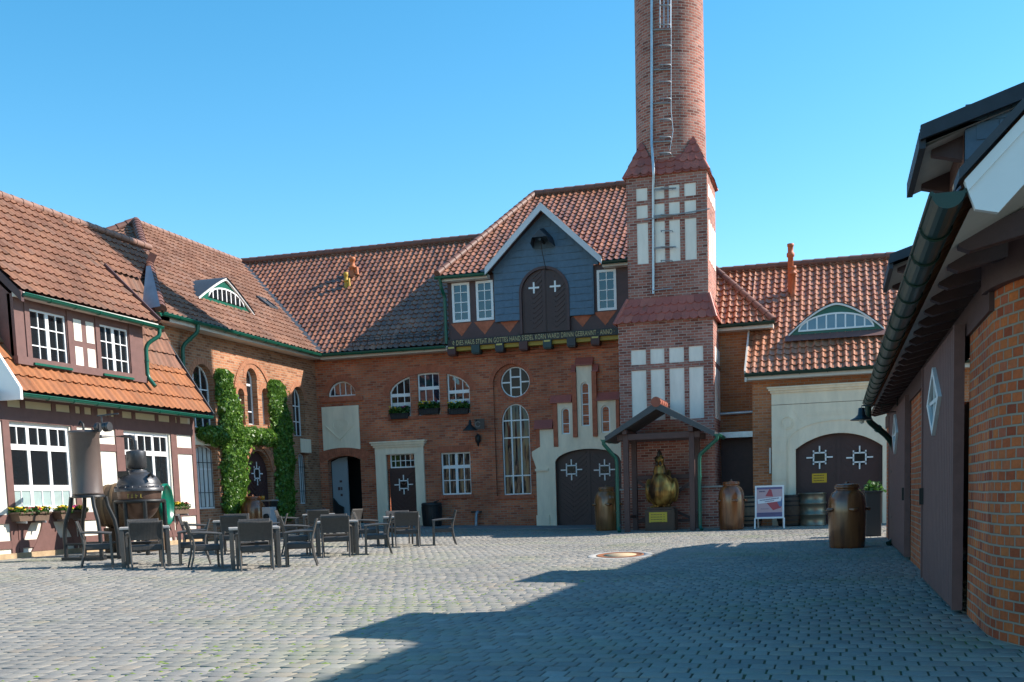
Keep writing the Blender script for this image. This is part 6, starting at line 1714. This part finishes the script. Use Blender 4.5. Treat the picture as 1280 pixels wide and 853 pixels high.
def jar(px, py, x0, x1, ytop, lab, mt, lid=True, yoff=0, lugs=True):
    g = G(px, py); F = Fr((0, g.y, 0), (1, 0, 0), (0, -1, 0)); r = (F.q(x1, py-25)[0]-F.q(x0, py-25)[0])/2*.97; h = F.q(px, ytop)[1]-g.z; cx = F.q((x0+x1)/2, py-25)[0]; cy = g.y+r*.9
    T = thing('stoneware_jar', lab, 'jar', (cx, cy, g.z), 'big brown stoneware jars')
    prof = [(0, 0), (.88, 0), (.92, .01), (.95, .05), (.985, .35), (1.0, .55), (.985, .70), (.93, .78), (.80, .85), (.66, .885), (.60, .895), (.60, .915), (.66, .92), (.66, .955), (.58, .96), (.50, .955), (.45, .90)]
    b = MB(); b.lathe((cx, cy, g.z), [(r*a, h*z) for a, z in prof], 40); B = b.build('body', mt, T)
    if lid:
        l = MB(); l.lathe((cx, cy, g.z), [(r*.50, h*.94), (r*.64, h*.957), (r*.64, h*.975), (r*.5, h*.985), (r*.1, h*.988), (r*.09, h*1.0), (r*.13, h*1.015), (0, h*1.03)], 28); l.build('lid', mt, T)
    if lugs:
        for i in range(4):
            t = R(-150+i*80); d = Vector((math.cos(t), math.sin(t), 0)); p = Vector((cx, cy, g.z+h*.60))+d*r*.98; sdv = Vector((-d.y, d.x, 0))
            l = MB(); l.tube([p-sdv*.11*r*2, p+d*.10*r*1.6-sdv*.05*r*2+Vector((0, 0, -.01)), p+d*.11*r*1.6+sdv*.05*r*2+Vector((0, 0, -.01)), p+sdv*.11*r*2], [.05*r*1.6, .065*r*1.6, .065*r*1.6, .05*r*1.6], 8); l.build('lug', mt, T)
    return T
jar(757, 664, 740, 771.5, 608, 'brown stoneware jar in front of the big arched gate, left of the wooden shelter', JM2)
jar(912, 663, 896, 930, 601, 'glossy orange brown stoneware jar right of the brick tower, left of the advertising board', JM)
J3 = jar(1059, 686, 1034, 1084, 604, 'largest and nearest stoneware jar, dark brown, standing before the gatehouse doors', JM, lid=True)
jar(269, 668, 256, 282, 627, 'brown stoneware jar beside the barred window at the foot of the ivy', JM, lid=False, lugs=False)
jar(310, 672, 296, 324, 620, 'wide brown stoneware jar in front of the left ivy column', JM, lid=True, lugs=False)
# ================================================================== wooden shelter with the rooster statue
def shelter():
    yF, yB = 33.2, 34.62
    F = Fr((0, yF, 0), (1, 0, 0), (0, -1, 0)); q = F.q
    xl, xr = q(783.5, 610)[0], q(865.5, 610)[0]; xa = (xl+xr)/2; g = zg(xa, yF)
    T = thing('wooden_shelter', 'small open brown timber shelter with dark slate roof in front of the chimney', 'shelter', (xa, 33.9, g))
    zb = q(824, 546)[1]; zap = q(818, 508, .3)[1]; el, er = q(757, 547, .3)[0], q(893, 547, .3)[0]; ze = q(824, 548, .3)[1]
    for x in (xl, xr):
        for y in (yF, yB):
            p = MB(); p.bbox((x, y, (g+zb+.1)/2), (.16, .16, zb+.1-g), 0, .012); p.build('post', M.timber if False else mat('shelter_timber', (.085, .042, .038), .6, noise=.2, nscale=6), T)
    bt = mat('shelter_beam', (.085, .042, .038), .6, noise=.2, nscale=6)
    b = MB()
    for y in (yF, yB): b.bbox(((xl+xr)/2, y, zb+.02), (xr-xl+.5, .13, .18), 0, .01)
    for x in (xl, xr): b.bbox((x, (yF+yB)/2, zb+.17), (.14, yB-yF+.5, .14), 0, .01)
    zr = q(824, 596)[1]
    b.bbox(((xl+xr)/2, yB, zr), (xr-xl, .09, .14), 0, .008)
    for x, s in ((xl, 1), (xr, -1)): b.bar((x+s*.05, yB, zr-.08), (x+s*.75, yB, zr-.55), .07, .09); b.bar((x+s*.04, yB, g+.25), (x+s*.8, yB, g+.62), .06, .08)
    for x in (xl, xr): b.bar((x, yF, g+.45), (x, yB, g+.45), .06, .09)
    b.bbox(((xl+xr)/2, yB, g+.28), (xr-xl, .07, .08), 0, .006)
    b.build('beams', bt, T)
    rf = MB(); y0, y1 = yF-.35, yB+.2
    Fy = Fr((0, 0, 0), (1, 0, 0), (0, -1, 0))
    rf.prism([(el, ze-.02), (el-.02, ze+.12), (xa, zap+.12), (er+.02, ze+.12), (er, ze-.02), (xa, zap-.09)], -y1, -y0); rf.build('roof', mat('slate_sheet', (.055, .06, .068), .5, noise=.2, nscale=5), T)
    rt = MB()
    for i in range(5): y = y0-.03+i*(y1-y0)/5; rt.tube([(xa, y, zap+.12), (xa, y+(y1-y0)/5*1.05, zap+.12)], [.15, .135], 12)
    rt.build('ridge_tiles', mat('ridge_terracotta', (.30, .08, .045), .6, noise=.2), T)
    for x, s in ((el, -1), (er, 1)):
        gutter(T, (x+s*.07, y0, ze+.05) if s > 0 else (x+s*.07, y1, ze+.05), (x+s*.07, y1, ze+.03) if s > 0 else (x+s*.07, y0, ze+.03), .075, M.green)
        xp = (xl-.28) if s < 0 else (xr+.22)
        downpipe(T, [(x+s*.07, y0+.08, ze-.02), (x+s*.07, y0+.08, ze-.10), (xp+s*.02, y0+.3, ze-.52), (xp, y0+.3, ze-.68), (xp, y0+.3, g+.12), (xp+.05, y0+.2, g+.03)], .055)
    # pedestal
    gp = Vector((xa+.02, 33.95, g))
    Fp = Fr((0, 33.6, 0), (1, 0, 0), (0, -1, 0)); qp = Fp.q
    px0, px1 = qp(806, 650)[0], qp(843.5, 650)[0]; zt = qp(825, 637)[1]; xc = (px0+px1)/2
    PD = thing('pedestal', 'brown block pedestal with yellow plaque under the golden rooster', 'pedestal', (xc, 33.9, g))
    b = MB(); b.bbox((xc, 33.97, (g+zt)/2), (px1-px0, .74, zt-g), 0, .02); b.bbox((xc, 33.97, zt+.025), (px1-px0-.1, .6, .07), 0, .02); b.build('block', mat('pedestal_brown', (.085, .045, .028), .6, noise=.3, nscale=4), PD)
    p = Fp.rect(811.5, 834, 640.5, 653); pl = MB(Fp); pl.box(*p, -.0, .02); S = pl.build('plaque', mat('yellow_plaque', (.60, .42, .02), .4), PD)
    tx = MB(Fp)
    for i in range(4):
        z = p[3]-.07-i*.075; u = p[0]+.06
        while u < p[1]-.09: tx.box(u, u+.028, z-.013, z+.013, .021, .0235); u += .044 if (int(u*50) % 6) else .075
    tx.build('plaque_text', mat('plaque_lettering', (.16, .10, .02), .5), S)
    # the rooster, one continuous cast body
    gold = bpy.data.materials.new('gilded_metal'); gold.use_nodes = True; nt = gold.node_tree; bs = nt.nodes['Principled BSDF']
    tc = nt.nodes.new('ShaderNodeTexCoord'); mp = nt.nodes.new('ShaderNodeMapping'); mp.inputs['Scale'].default_value = (4, 4, .8); nt.links.new(tc.outputs['Object'], mp.inputs[0])
    nz = nt.nodes.new('ShaderNodeTexNoise'); nz.inputs['Scale'].default_value = 1.3; nz.inputs['Detail'].default_value = 4; nt.links.new(mp.outputs[0], nz.inputs['Vector'])
    rp = ramp(nt, [(.36, (.045, .025, .012)), (.5, (.28, .145, .035)), (.66, (.56, .34, .09))]); nt.links.new(nz.outputs[0], rp.inputs[0]); nt.links.new(rp.outputs[0], bs.inputs['Base Color'])
    bs.inputs['Metallic'].default_value = .55; bs.inputs['Roughness'].default_value = .42
    Fq = Fr((0, 33.95, 0), (1, 0, 0), (0, -1, 0)); k = Fq.q
    cz = k(826, 614)[1]; w2 = (k(846, 612)[0]-k(808.5, 612)[0])/2*1.08; h2 = (k(826, 592)[1]-k(826, 633)[1])/2; xc2 = k(827, 612)[0]; zh = k(826, 575)[1]
    b = MB()
    def ell(c, rx, ry, rz, n=20):
        b.lathe((0, 0, 0), [(0, -1)]+[(math.cos(t), math.sin(t)) for t in [-math.pi/2+math.pi*i/12 for i in range(1, 12)]]+[(0, 1)], n)
        for i in range(len(b.v)-13*n, len(b.v)): v = b.v[i]; b.v[i] = Vector((c[0]+v.x*rx, c[1]+v.y*ry, c[2]+v.z*rz))
    y_ = 33.95
    ell((xc2, y_+.05, cz), w2*.92, w2*1.15, h2*1.05)
    ell((xc2-.01, y_-.16, cz+h2*.35), w2*.62, w2*.7, h2*.85)
    ell((xc2-.02, y_-.12, cz+h2*1.05), w2*.42, w2*.45, h2*.75)
    ell((xc2-.02, y_-.16, zh-.12), w2*.25, w2*.30, h2*.52)
    ell((xc2-.02, y_-.20, zh), .15, .19, .15)
    ell((xc2-w2*.80, y_+.10, cz+.02), w2*.22, w2*.85, h2*.75); ell((xc2+w2*.80, y_+.10, cz+.02), w2*.22, w2*.85, h2*.75)
    for i in range(5): b.tube([(xc2+.04*(i-2), y_+.45, cz+.05), (xc2+.06*(i-2), y_+.72, cz+.45+.04*i), (xc2+.09*(i-2), y_+.80, cz+.22+.05*i)], [.12, .10, .03], 8)
    for s in (-1, 1):
        b.tube([(xc2+s*.20, y_, cz-h2*.7), (xc2+s*.20, y_-.02, zt+.08)], [.10, .05], 8)
        for a in (-.5, 0, .5): b.tube([(xc2+s*.20, y_-.02, zt+.085), (xc2+s*.20+a*.24, y_-.26, zt+.075)], [.045, .025], 6)
    S = b.build('rooster_statue', gold); tag(S, 'golden rooster statue with dark comb standing on the pedestal under the shelter', 'statue')
    rm = S.modifiers.new('join', 'REMESH'); rm.mode = 'VOXEL'; rm.voxel_size = .022; rm.use_smooth_shade = True
    smo = S.modifiers.new('smooth', 'SMOOTH'); smo.iterations = 2; smo.factor = .5
    dk_ = mat('dark_bronze', (.045, .028, .016), .45, metal=.4); cb = MB()
    for i in range(5): z_ = zh+.11-.012*abs(i-1.5); cb.tube([(xc2-.02, y_-.34+.085*i, z_), (xc2-.02, y_-.35+.095*i, z_+.12), (xc2-.02, y_-.345+.10*i, z_+.19-.02*abs(i-2))], [.05, .05, .018], 8)
    cb.build('comb', dk_, S)
    bk = MB(); bk.tube([(xc2-.02, y_-.36, zh+.0), (xc2-.02, y_-.45, zh-.02), (xc2-.02, y_-.51, zh-.06)], [.055, .04, .008], 8); bk.build('beak', gold, S)
    for s in (-1, 1): wt = MB(); wt.tube([(xc2-.02+s*.045, y_-.36, zh-.06), (xc2-.02+s*.05, y_-.37, zh-.15), (xc2-.02+s*.05, y_-.37, zh-.20)], [.025, .05, .02], 8); wt.build('wattle', dk_, S)
    ey = MB()
    for s in (-1, 1): ey.lathe((xc2-.02+s*.115, y_-.31, zh+.045), [(0, -.03), (.028, 0), (0, .03)], 8, axis=Vector((s, -.6, 0)))
    ey.build('eyes', M.black, S)
shelter()

# ================================================================== advertising board
def aboard():
    g = G(962, 661); y = g.y; F = Fr((0, y, 0), (1, 0, 0), (0, -1, 0)); q = F.q
    T = thing('advertising_board', 'white framed folding advertising board with a red and violet poster', 'sign', tuple(g))
    x0, x1 = q(943.5, 640)[0], q(980, 640)[0]; zt = q(961, 607)[1]; zb = q(961, 648.5)[1]; gz = g.z
    ln = .20                                        # lean back
    Fl = Fr((0, 0, 0), (1, 0, 0), (0, -1, 0))
    def pt(u, z, d=0): t = (z-gz)/(zt-gz); return Vector((u, y-.02+ln*t-d, z))
    class Lean(Fr):
        def __init__(s): s.o = Vector(); s.U = Vector((1, 0, 0)); s.N = Vector((0, -1, 0)); s.ax = 1
        def pt(s, u, z, d=0): return pt(u, z, d)
    FLn = Lean()
    f = MB(FLn); f.prism(rect(x0, x1, zb, zt), -.012, .012, [rect(x0+.05, x1-.05, zb+.05, zt-.05)])
    for u in (x0+.0, x1-.0): f.box(u-.022, u+.022, gz, zb+.02, -.012, .0115)
    f.build('frame', M.white, T)
    b = MB(); 
    for u in (x0+.05, x1-.05): b.bar((u, y+ln+.02, zt-.02), (u, y+ln*2+.35, gz), .04, .02)
    b.bar((x0+.05, y+ln*1.7+.2, gz+.35), (x1-.05, y+ln*1.7+.2, gz+.35), .03, .02); b.build('back_leg', M.white, T)
    pw, ph = x1-x0-.1, zt-zb-.1; X = lambda a: x0+.05+a*pw; Z = lambda a: zb+.05+a*ph
    p = MB(FLn); p.prism(rect(X(0), X(1), Z(0), Z(1)), -.006, .004); PO = p.build('poster', mat('pink_paper', (.52, .34, .36), .35), T)
    def piece(pl, m_, d, nm): mb = MB(FLn); mb.prism([(X(a), Z(c)) for a, c in pl], d-.002, d); return mb.build(nm, m_, PO)
    vio = mat('violet_print', (.13, .10, .22), .4); red = mat('red_print', (.42, .06, .07), .4); blu = mat('blue_grey_print', (.12, .16, .30), .4); wh = mat('white_print', (.75, .74, .76), .4)
    piece(rect(0, 1, .93, 1), vio, .007, 'print_band'); piece(rect(0, 1, 0, .15), vio, .007, 'print_band')
    piece([(.34, .70), (.50, .94), (.58, .90), (.64, .68)], red, .008, 'print_shape'); piece([(.36, .50), (.64, .22), (.95, .30), (.98, .45), (.80, .55)], red, .008, 'print_shape'); piece([(.80, .48), (1, .62), (1, .35), (.9, .33)], blu, .010, 'print_shape')
    piece([(.03, .60), (.05, .44), (.94, .52), (.97, .68)], wh, .013, 'print_ribbon')
    tx = MB(FLn); pr = random.Random(3)
    for (a0, a1, z_, s_, hh) in ((.12, .86, .575, .09, .045), (.32, .68, .515, .09, .035), (.08, .92, .105, 0, .025), (.08, .72, .055, 0, .025), (.10, .32, .84, 0, .05), (.16, .44, .265, 0, .02)):
        a = a0
        while a < a1:
            w_ = pr.uniform(.012, .03); z2 = z_+(a-.5)*s_
            tx.prism([(X(a), Z(z2)), (X(a+w_), Z(z2)), (X(a+w_), Z(z2+hh*pr.uniform(.7, 1))), (X(a), Z(z2+hh*.8))], .012, .0155); a += w_+.012
    tx.build('poster_text', mat('dark_print', (.09, .06, .12), .4), PO)
aboard()

# ================================================================== casks, keg, bins, planters
wd2 = mat('dark_cask_wood', (.085, .055, .035), .7, noise=.35, nscale=10, bump=.3)
def cask(cx, cy, r, h, lab, lying=None, mt=None):
    g = zg(cx, cy); T = thing('wooden_cask', lab, 'barrel', (cx, cy, g))
    if lying: ax = Vector(lying).normalized(); c = Vector((cx, cy, g+r+.05))-ax*h/2
    else: ax = Vector((0, 0, 1)); c = Vector((cx, cy, g))
    b = MB(); b.lathe(c, [(0, .02), (r*.80, .02), (r*.82, 0)]+[(r*(1-.17*(2*t-1)**2), h*t) for t in [i/10 for i in range(1, 10)]]+[(r*.82, h), (r*.78, h), (r*.78, h-.04), (0, h-.04)], 28, axis=ax); b.build('staves', mt or wd2, T)
    hp = MB()
    for t in (.06, .2, .34, .66, .8, .94): rr = r*(1-.17*(2*t-1)**2)+.008; hp.lathe(c+ax*(h*t-.025), [(rr, 0), (rr, .05)], 28, axis=ax)
    hp.build('hoops', M.iron, T)
    if lying:
        k = MB(); s = Vector((-ax.y, ax.x, 0))
        for t in (.25, .75): k.bbox(tuple(c+ax*h*t-Vector((0, 0, r+.0))), (.12, r*1.5, .14), 0, .01, rot=ax.to_track_quat('X', 'Z').to_matrix())
        k.build_each('cradle', wd2, T)
FRq = FR.q
u = FRq(936, 640, .2)[0]; cask(u+.05, 35.35, .36, .95, 'weathered wooden cask standing between the orange jar and the advertising board', mt=mat('pale_cask_wood', (.22, .15, .095), .75, noise=.3, nscale=10))
u = FRq(988, 640, .35)[0]; cask(u, 34.98, .42, .95, 'dark wooden cask standing behind the right edge of the advertising board')
def keg():
    g = G(1016, 656); F = Fr((0, g.y, 0), (1, 0, 0), (0, -1, 0)); r = (F.q(1033, 640)[0]-F.q(999, 640)[0])/2; h = F.q(1016, 616)[1]-g.z; cx = F.q(1016, 640)[0]; y = min(g.y+r*.6, 34.9)
    T = thing('steel_drum', 'dull metal drum with two raised rings beside the advertising board', 'drum', (cx, y, g.z))
    b = MB(); p = [(0, 0), (1, 0), (1.02, .02), (.98, .04), (.98, .30), (1.04, .32), (1.04, .36), (.98, .38), (.98, .64), (1.04, .66), (1.04, .70), (.98, .72), (.98, .95), (1.03, .97), (1.03, 1), (.96, 1), (.95, .96), (0, .96)]
    b.lathe((cx, y, g.z), [(r*a, h*z) for a, z in p], 36); b.build('drum_body', mat('dull_drum_metal', (.22, .20, .15), .38, metal=.7, noise=.25, nscale=5), T)
    bg_ = MB(); bg_.lathe((cx+r*.5, y, g.z+h*.96), [(.05, 0), (.05, .03), (0, .03)], 10); bg_.build('bung', M.iron, T)
keg()
def planter():
    x, y = .95-.35, 25.6; g = zg(x, y)
    a = G(1083, 672)
    F = Fr((0, a.y+.4, 0), (1, 0, 0), (0, -1, 0)); x0, x1 = F.q(1082, 640)[0], F.q(1104, 640)[0]; z = F.q(1093, 615)[1]; y = a.y+.75; x1 = min(x1, 1.06)
    T = thing('dark_planter', 'dark square planter with a small green plant by the far end of the barn', 'planter', ((x0+x1)/2, y, a.z))
    b = MB(); b.bbox(((x0+x1)/2, y, (a.z+z)/2), (x1-x0, .7, z-a.z), 0, .02); b.bbox(((x0+x1)/2, y, z), (x1-x0+.06, .76, .05), 0, .01); b.build('box', mat('planter_dark', (.03, .03, .032), .5), T)
    rng = np.random.default_rng(8); n = 170; p = np.array([(x0+x1)/2+.02, y, z+.02])+rng.normal(0, 1, (n, 3))*[.10, .14, .09]; p[:, 2] = np.abs(p[:, 2]-z)+z
    leaves('foliage', p, np.tile([0, 0, 1.], (n, 1)), .10, M.leaf, T, rng, 1., 1.)
planter()
def bin_():
    g = FM.rect(530, 553.5, 628, 656, .4); T = thing('waste_bin', 'black round waste bin against the brick wall right of the cream portal', 'bin', ((g[0]+g[1])/2, 37.95, .2))
    cx = (g[0]+g[1])/2; r = (g[1]-g[0])/2; z0 = zg(cx, 38)+.05; h = g[3]-z0
    b = MB(); b.lathe((cx, 37.95, z0), [(0, 0), (r*.86, 0), (r*.9, .03), (r*.98, h*.7), (r*1.0, h*.86), (r*1.03, h*.88), (r*1.03, h*.93), (r*.9, h*.99), (0, h)], 28)
    for i in range(22): t = 2*math.pi*i/22; b.bar((cx+r*.9*math.cos(t), 37.95+r*.9*math.sin(t), z0+.04), (cx+r*1.0*math.cos(t), 37.95+r*1.0*math.sin(t), z0+h*.84), .03)
    b.build('bin_body', mat('bin_black', (.018, .018, .02), .5), T)
    l = MB(); l.bar((cx+r*.5, 37.7, z0+h), (cx+r*.9, 37.8, z0+h*1.06), .12, .05); l.build('lid_handle', M.iron, T)
bin_()
def spout():
    u, z = FM.q(597.5, 640); T = thing('drain_spout', 'short grey bent drainpipe outlet low on the brick wall', 'pipe', tuple(FM.pt(u, .2, .1)))
    b = MB(); b.tube([FM.pt(u+.02, z-.02, -.02), FM.pt(u+.02, z, .12), FM.pt(u, z-.08, .20), FM.pt(u-.02, z-.45, .22), FM.pt(u-.03, z-.58, .25)], .055, 10); b.build('pipe', M.zinc, T)
    k = MB(FM); k.box(u-.25, u+.15, z-.03, z+.03, 0, .06); k.build('wall_bracket', M.iron, T)
spout()

# ================================================================== manhole
def manhole():
    c = G(775, 696); z = c.z
    T = thing('manhole_cover', 'rusty round manhole cover in a pale concrete ring in the cobbles', 'manhole cover', (c.x, c.y, z))
    tl = Vector((0, -.062, 1)).normalized()              # the ring sits on a small crown, its far edge higher
    cc = Vector((c.x, c.y, z+.022))
    r = MB(); r.lathe(cc, [(.62, -.09), (.625, .004), (.61, .010), (.465, .010), (.46, -.02)], 40, axis=tl); r.build('concrete_ring', M.concrete, T)
    k = MB(); k.lathe(cc, [(.458, -.02), (.458, .016), (.42, .018), (.415, .012), (.32, .012)], 40, axis=tl); k.build('iron_rim', mat('rusty_iron', (.24, .085, .03), .8, noise=.35, nscale=10), T)
    l = MB(); l.lathe(cc, [(.318, -.01), (.318, .014), (0, .018)], 40, axis=tl); l.build('lid', mat('worn_concrete_lid', (.48, .36, .22), .8, noise=.25, nscale=12), T)
manhole()

# ================================================================== lamps and plates on the walls
def sconce():
    u, z = FM.q(604, 531); T = thing('bracket_sign_lamp', 'black wall bracket with square sign plate and cone lamp above the lower window', 'wall lamp', tuple(FM.pt(u, z, 0)))
    b = MB(); b.bar(FM.pt(u-.05, z+.12, 0), FM.pt(u-.05, z+.12, .75), .03); b.bar(FM.pt(u-.05, z-.1, 0), FM.pt(u-.05, z+.1, .5), .025); b.build('bracket', M.iron, T)
    s = MB(FM); s.box(u-.12, u+.24, z-.20, z+.16, .60, .63); S = s.build('sign_plate', mat('black_plate', (.02, .02, .022), .4), T)
    t = MB(FM); t.prism([(u-.0+.11*math.cos(a), z-.02+.11*math.sin(a)) for a in [R(30+i*30) for i in range(11)]]+[(u+.075*math.cos(a), z-.02+.075*math.sin(a)) for a in [R(330-i*30) for i in range(11)]], .631, .636); t.build('emblem', mat('worn_grey', (.13, .13, .13), .5), S)
    l = MB(); p = FM.pt(u-.30, z-.22, .62); l.lathe(p, [(.26, 0), (.26, .015), (.10, .16), (.05, .22), (.04, .36), (0, .37)], 20); l.build('lamp_shade', M.iron, T)
    u2, z2 = FM.q(599, 551)
    L2 = thing('wall_lantern', 'small black wall ornament under the bracket lamp', 'lantern', tuple(FM.pt(u2, z2, 0)))
    b = MB(); b.lathe(FM.pt(u2, z2-.22, .14), [(0, 0), (.03, .02), (.05, .12), (.10, .2), (.11, .36), (.06, .42), (.0, .46)], 10); b.bar(FM.pt(u2, z2+.05, 0), FM.pt(u2, z2+.05, .14), .05); b.build('lantern_body', M.iron, L2)
sconce()
def barn_lamp():
    F = Fr((0, 21.6, 0), (1, 0, 0), (0, -1, 0)); u, z = F.q(1077, 524); T = thing('barn_lamp', 'black enamel shade lamp on an iron bracket at the barn gutter', 'wall lamp', (1.1, 21.6, z))
    l = MB(); l.lathe((u, 21.6, z-.02), [(.20, 0), (.20, .012), (.12, .05), (.07, .10), (.055, .22), (0, .23)], 22); l.build('lamp_shade', mat('enamel_black', (.02, .022, .026), .3), T)
    k = MB(); k.lathe((u, 21.6, z-.09), [(0, 0), (.04, .02), (.045, .06), (.03, .08)], 12); k.build('bulb', mat('frosted_bulb', (.7, .7, .66), .3), T)
    b = MB(); zt = z+.24; b.tube([(u, 21.6, zt-.05), (u, 21.6, zt), (1.13, 21.6, zt)], .013, 6); b.tube([(u+.35, 21.6, zt), (u+.35, 21.6, zt-.14), (1.13, 21.6, zt-.14)], .012, 6); b.tube([(u+.62, 21.6, zt+.14), (u+.62, 21.6, zt-.2)], .012, 6); b.tube([(u+.62, 21.6, zt+.14), (1.13, 21.6, zt+.14)], .012, 6); b.build('bracket', M.iron, T)
barn_lamp()
def plates():
    pl = mat('pale_blue_plate', (.42, .52, .60), .35); dk_ = mat('plate_print', (.10, .18, .30), .4)
    for (y0, y1, lab) in ((592, 599.5, 'upper small pale blue plate on the brick wall left of the arched passage'), (600, 608.5, 'lower small pale blue plate on the brick wall left of the arched passage')):
        r = FM.rect(393.5, 400, y0, y1); T = thing('wall_plate', lab, 'sign', tuple(FM.pt(r[0], r[2], 0)), 'plates beside the arched passage')
        b = MB(FM); b.box(*r, 0, .02); b.build('plate', pl, T)
        t = MB(FM)
        for i in range(3): t.box(r[0]+.03, r[1]-.03-.02*(i % 2), r[3]-.055-i*.055, r[3]-.04-i*.055, .021, .023)
        t.build('plate_text', dk_, T)
    r = FM.rect(395.5, 399.5, 611, 617); T = thing('door_intercom', 'small grey intercom box under the pale plates', 'intercom', tuple(FM.pt(r[0], r[2], 0)))
    b = MB(FM); b.box(*r, 0, .05); b.build('box', M.zinc, T); s = MB(FM); s.prism(circ((r[0]+r[1])/2, r[3]-.06, .025, 12), .05, .06); s.build('button', M.iron, T)
plates()
# ================================================================== small things by the ivy door
def door_things():
    g = G(335, 668); F = Fr((0, g.y, 0), (1, 0, 0), (0, -1, 0)); z = F.q(335, 626)[1]; x0, x1 = F.q(323, 640)[0], F.q(345, 640)[0]
    T = thing('bar_table', 'narrow dark standing table in front of the arched ivy door', 'table', ((x0+x1)/2, g.y, g.z))
    t = MB(); t.bbox(((x0+x1)/2, g.y, z), (x1-x0, .5, .05), 0, .008); t.build('tabletop', mat('pale_shelf', (.30, .27, .25), .5), T)
    for x in (x0+.08, x1-.08):
        l = MB(); l.bbox((x, g.y, (g.z+z)/2), (.06, .4, z-g.z-.04), 0, .006); l.build('leg', M.iron, T)
    c = MB(); xc = F.q(328, 622)[0]; c.lathe((xc, g.y, z+.026), [(0, 0), (.08, 0), (.085, .13), (.075, .14), (0, .14)], 16); c = c.build('candle_cup', mat('orange_glass', (.55, .22, .02), .3)); tag(c, 'small orange candle cup on the dark standing table', 'cup')
    g2 = G(337, 672); F2 = Fr((0, g2.y, 0), (1, 0, 0), (0, -1, 0)); r = F2.rect(332, 342.5, 634, 668)
    B = thing('grey_cabinet', 'small pale grey box with a round black knob below the standing table', 'cabinet', ((r[0]+r[1])/2, g2.y, g2.z))
    b = MB(); b.bbox(((r[0]+r[1])/2, g2.y, (g2.z+r[3])/2), (r[1]-r[0], .4, r[3]-g2.z), 0, .015); b.build('body', mat('grey_enamel', (.36, .38, .40), .4), B)
    k = MB(); k.lathe(((r[0]+r[1])/2, g2.y-.2, r[3]-.30), [(.10, 0), (.10, .04), (.05, .05), (0, .05)], 16, axis=Vector((0, -1, 0))); k.build('knob', M.black, B)
    # low bushes at the foot of the ivy
    for px, py, lab, s in ((252, 666, 'small dark green bush at the corner post of the timbered house', .5), (288, 668, 'small bright green bush between the two brown jars', .38)):
        g3 = G(px, py); T3 = thing('small_bush', lab, 'bush', tuple(g3)); rng = np.random.default_rng(int(px)); n = 700
        p = rng.normal(0, 1, (n, 3)); p /= np.linalg.norm(p, axis=1, keepdims=True); nr = p.copy(); p = p*rng.uniform(.6, 1, (n, 1))*[s*.8, s*.8, s]; p[:, 2] = np.abs(p[:, 2])*1.3+.15; p += np.array(g3)
        leaves('foliage', p, nr, .12, M.leaf if px < 260 else M.ivy, T3, rng, .8, .8)
        st = MB(); st.tube([tuple(g3), (g3.x, g3.y, g3.z+.3)], .04, 6); st.build('stem', mat('bush_stem', (.07, .05, .03), .9), T3)
door_things()
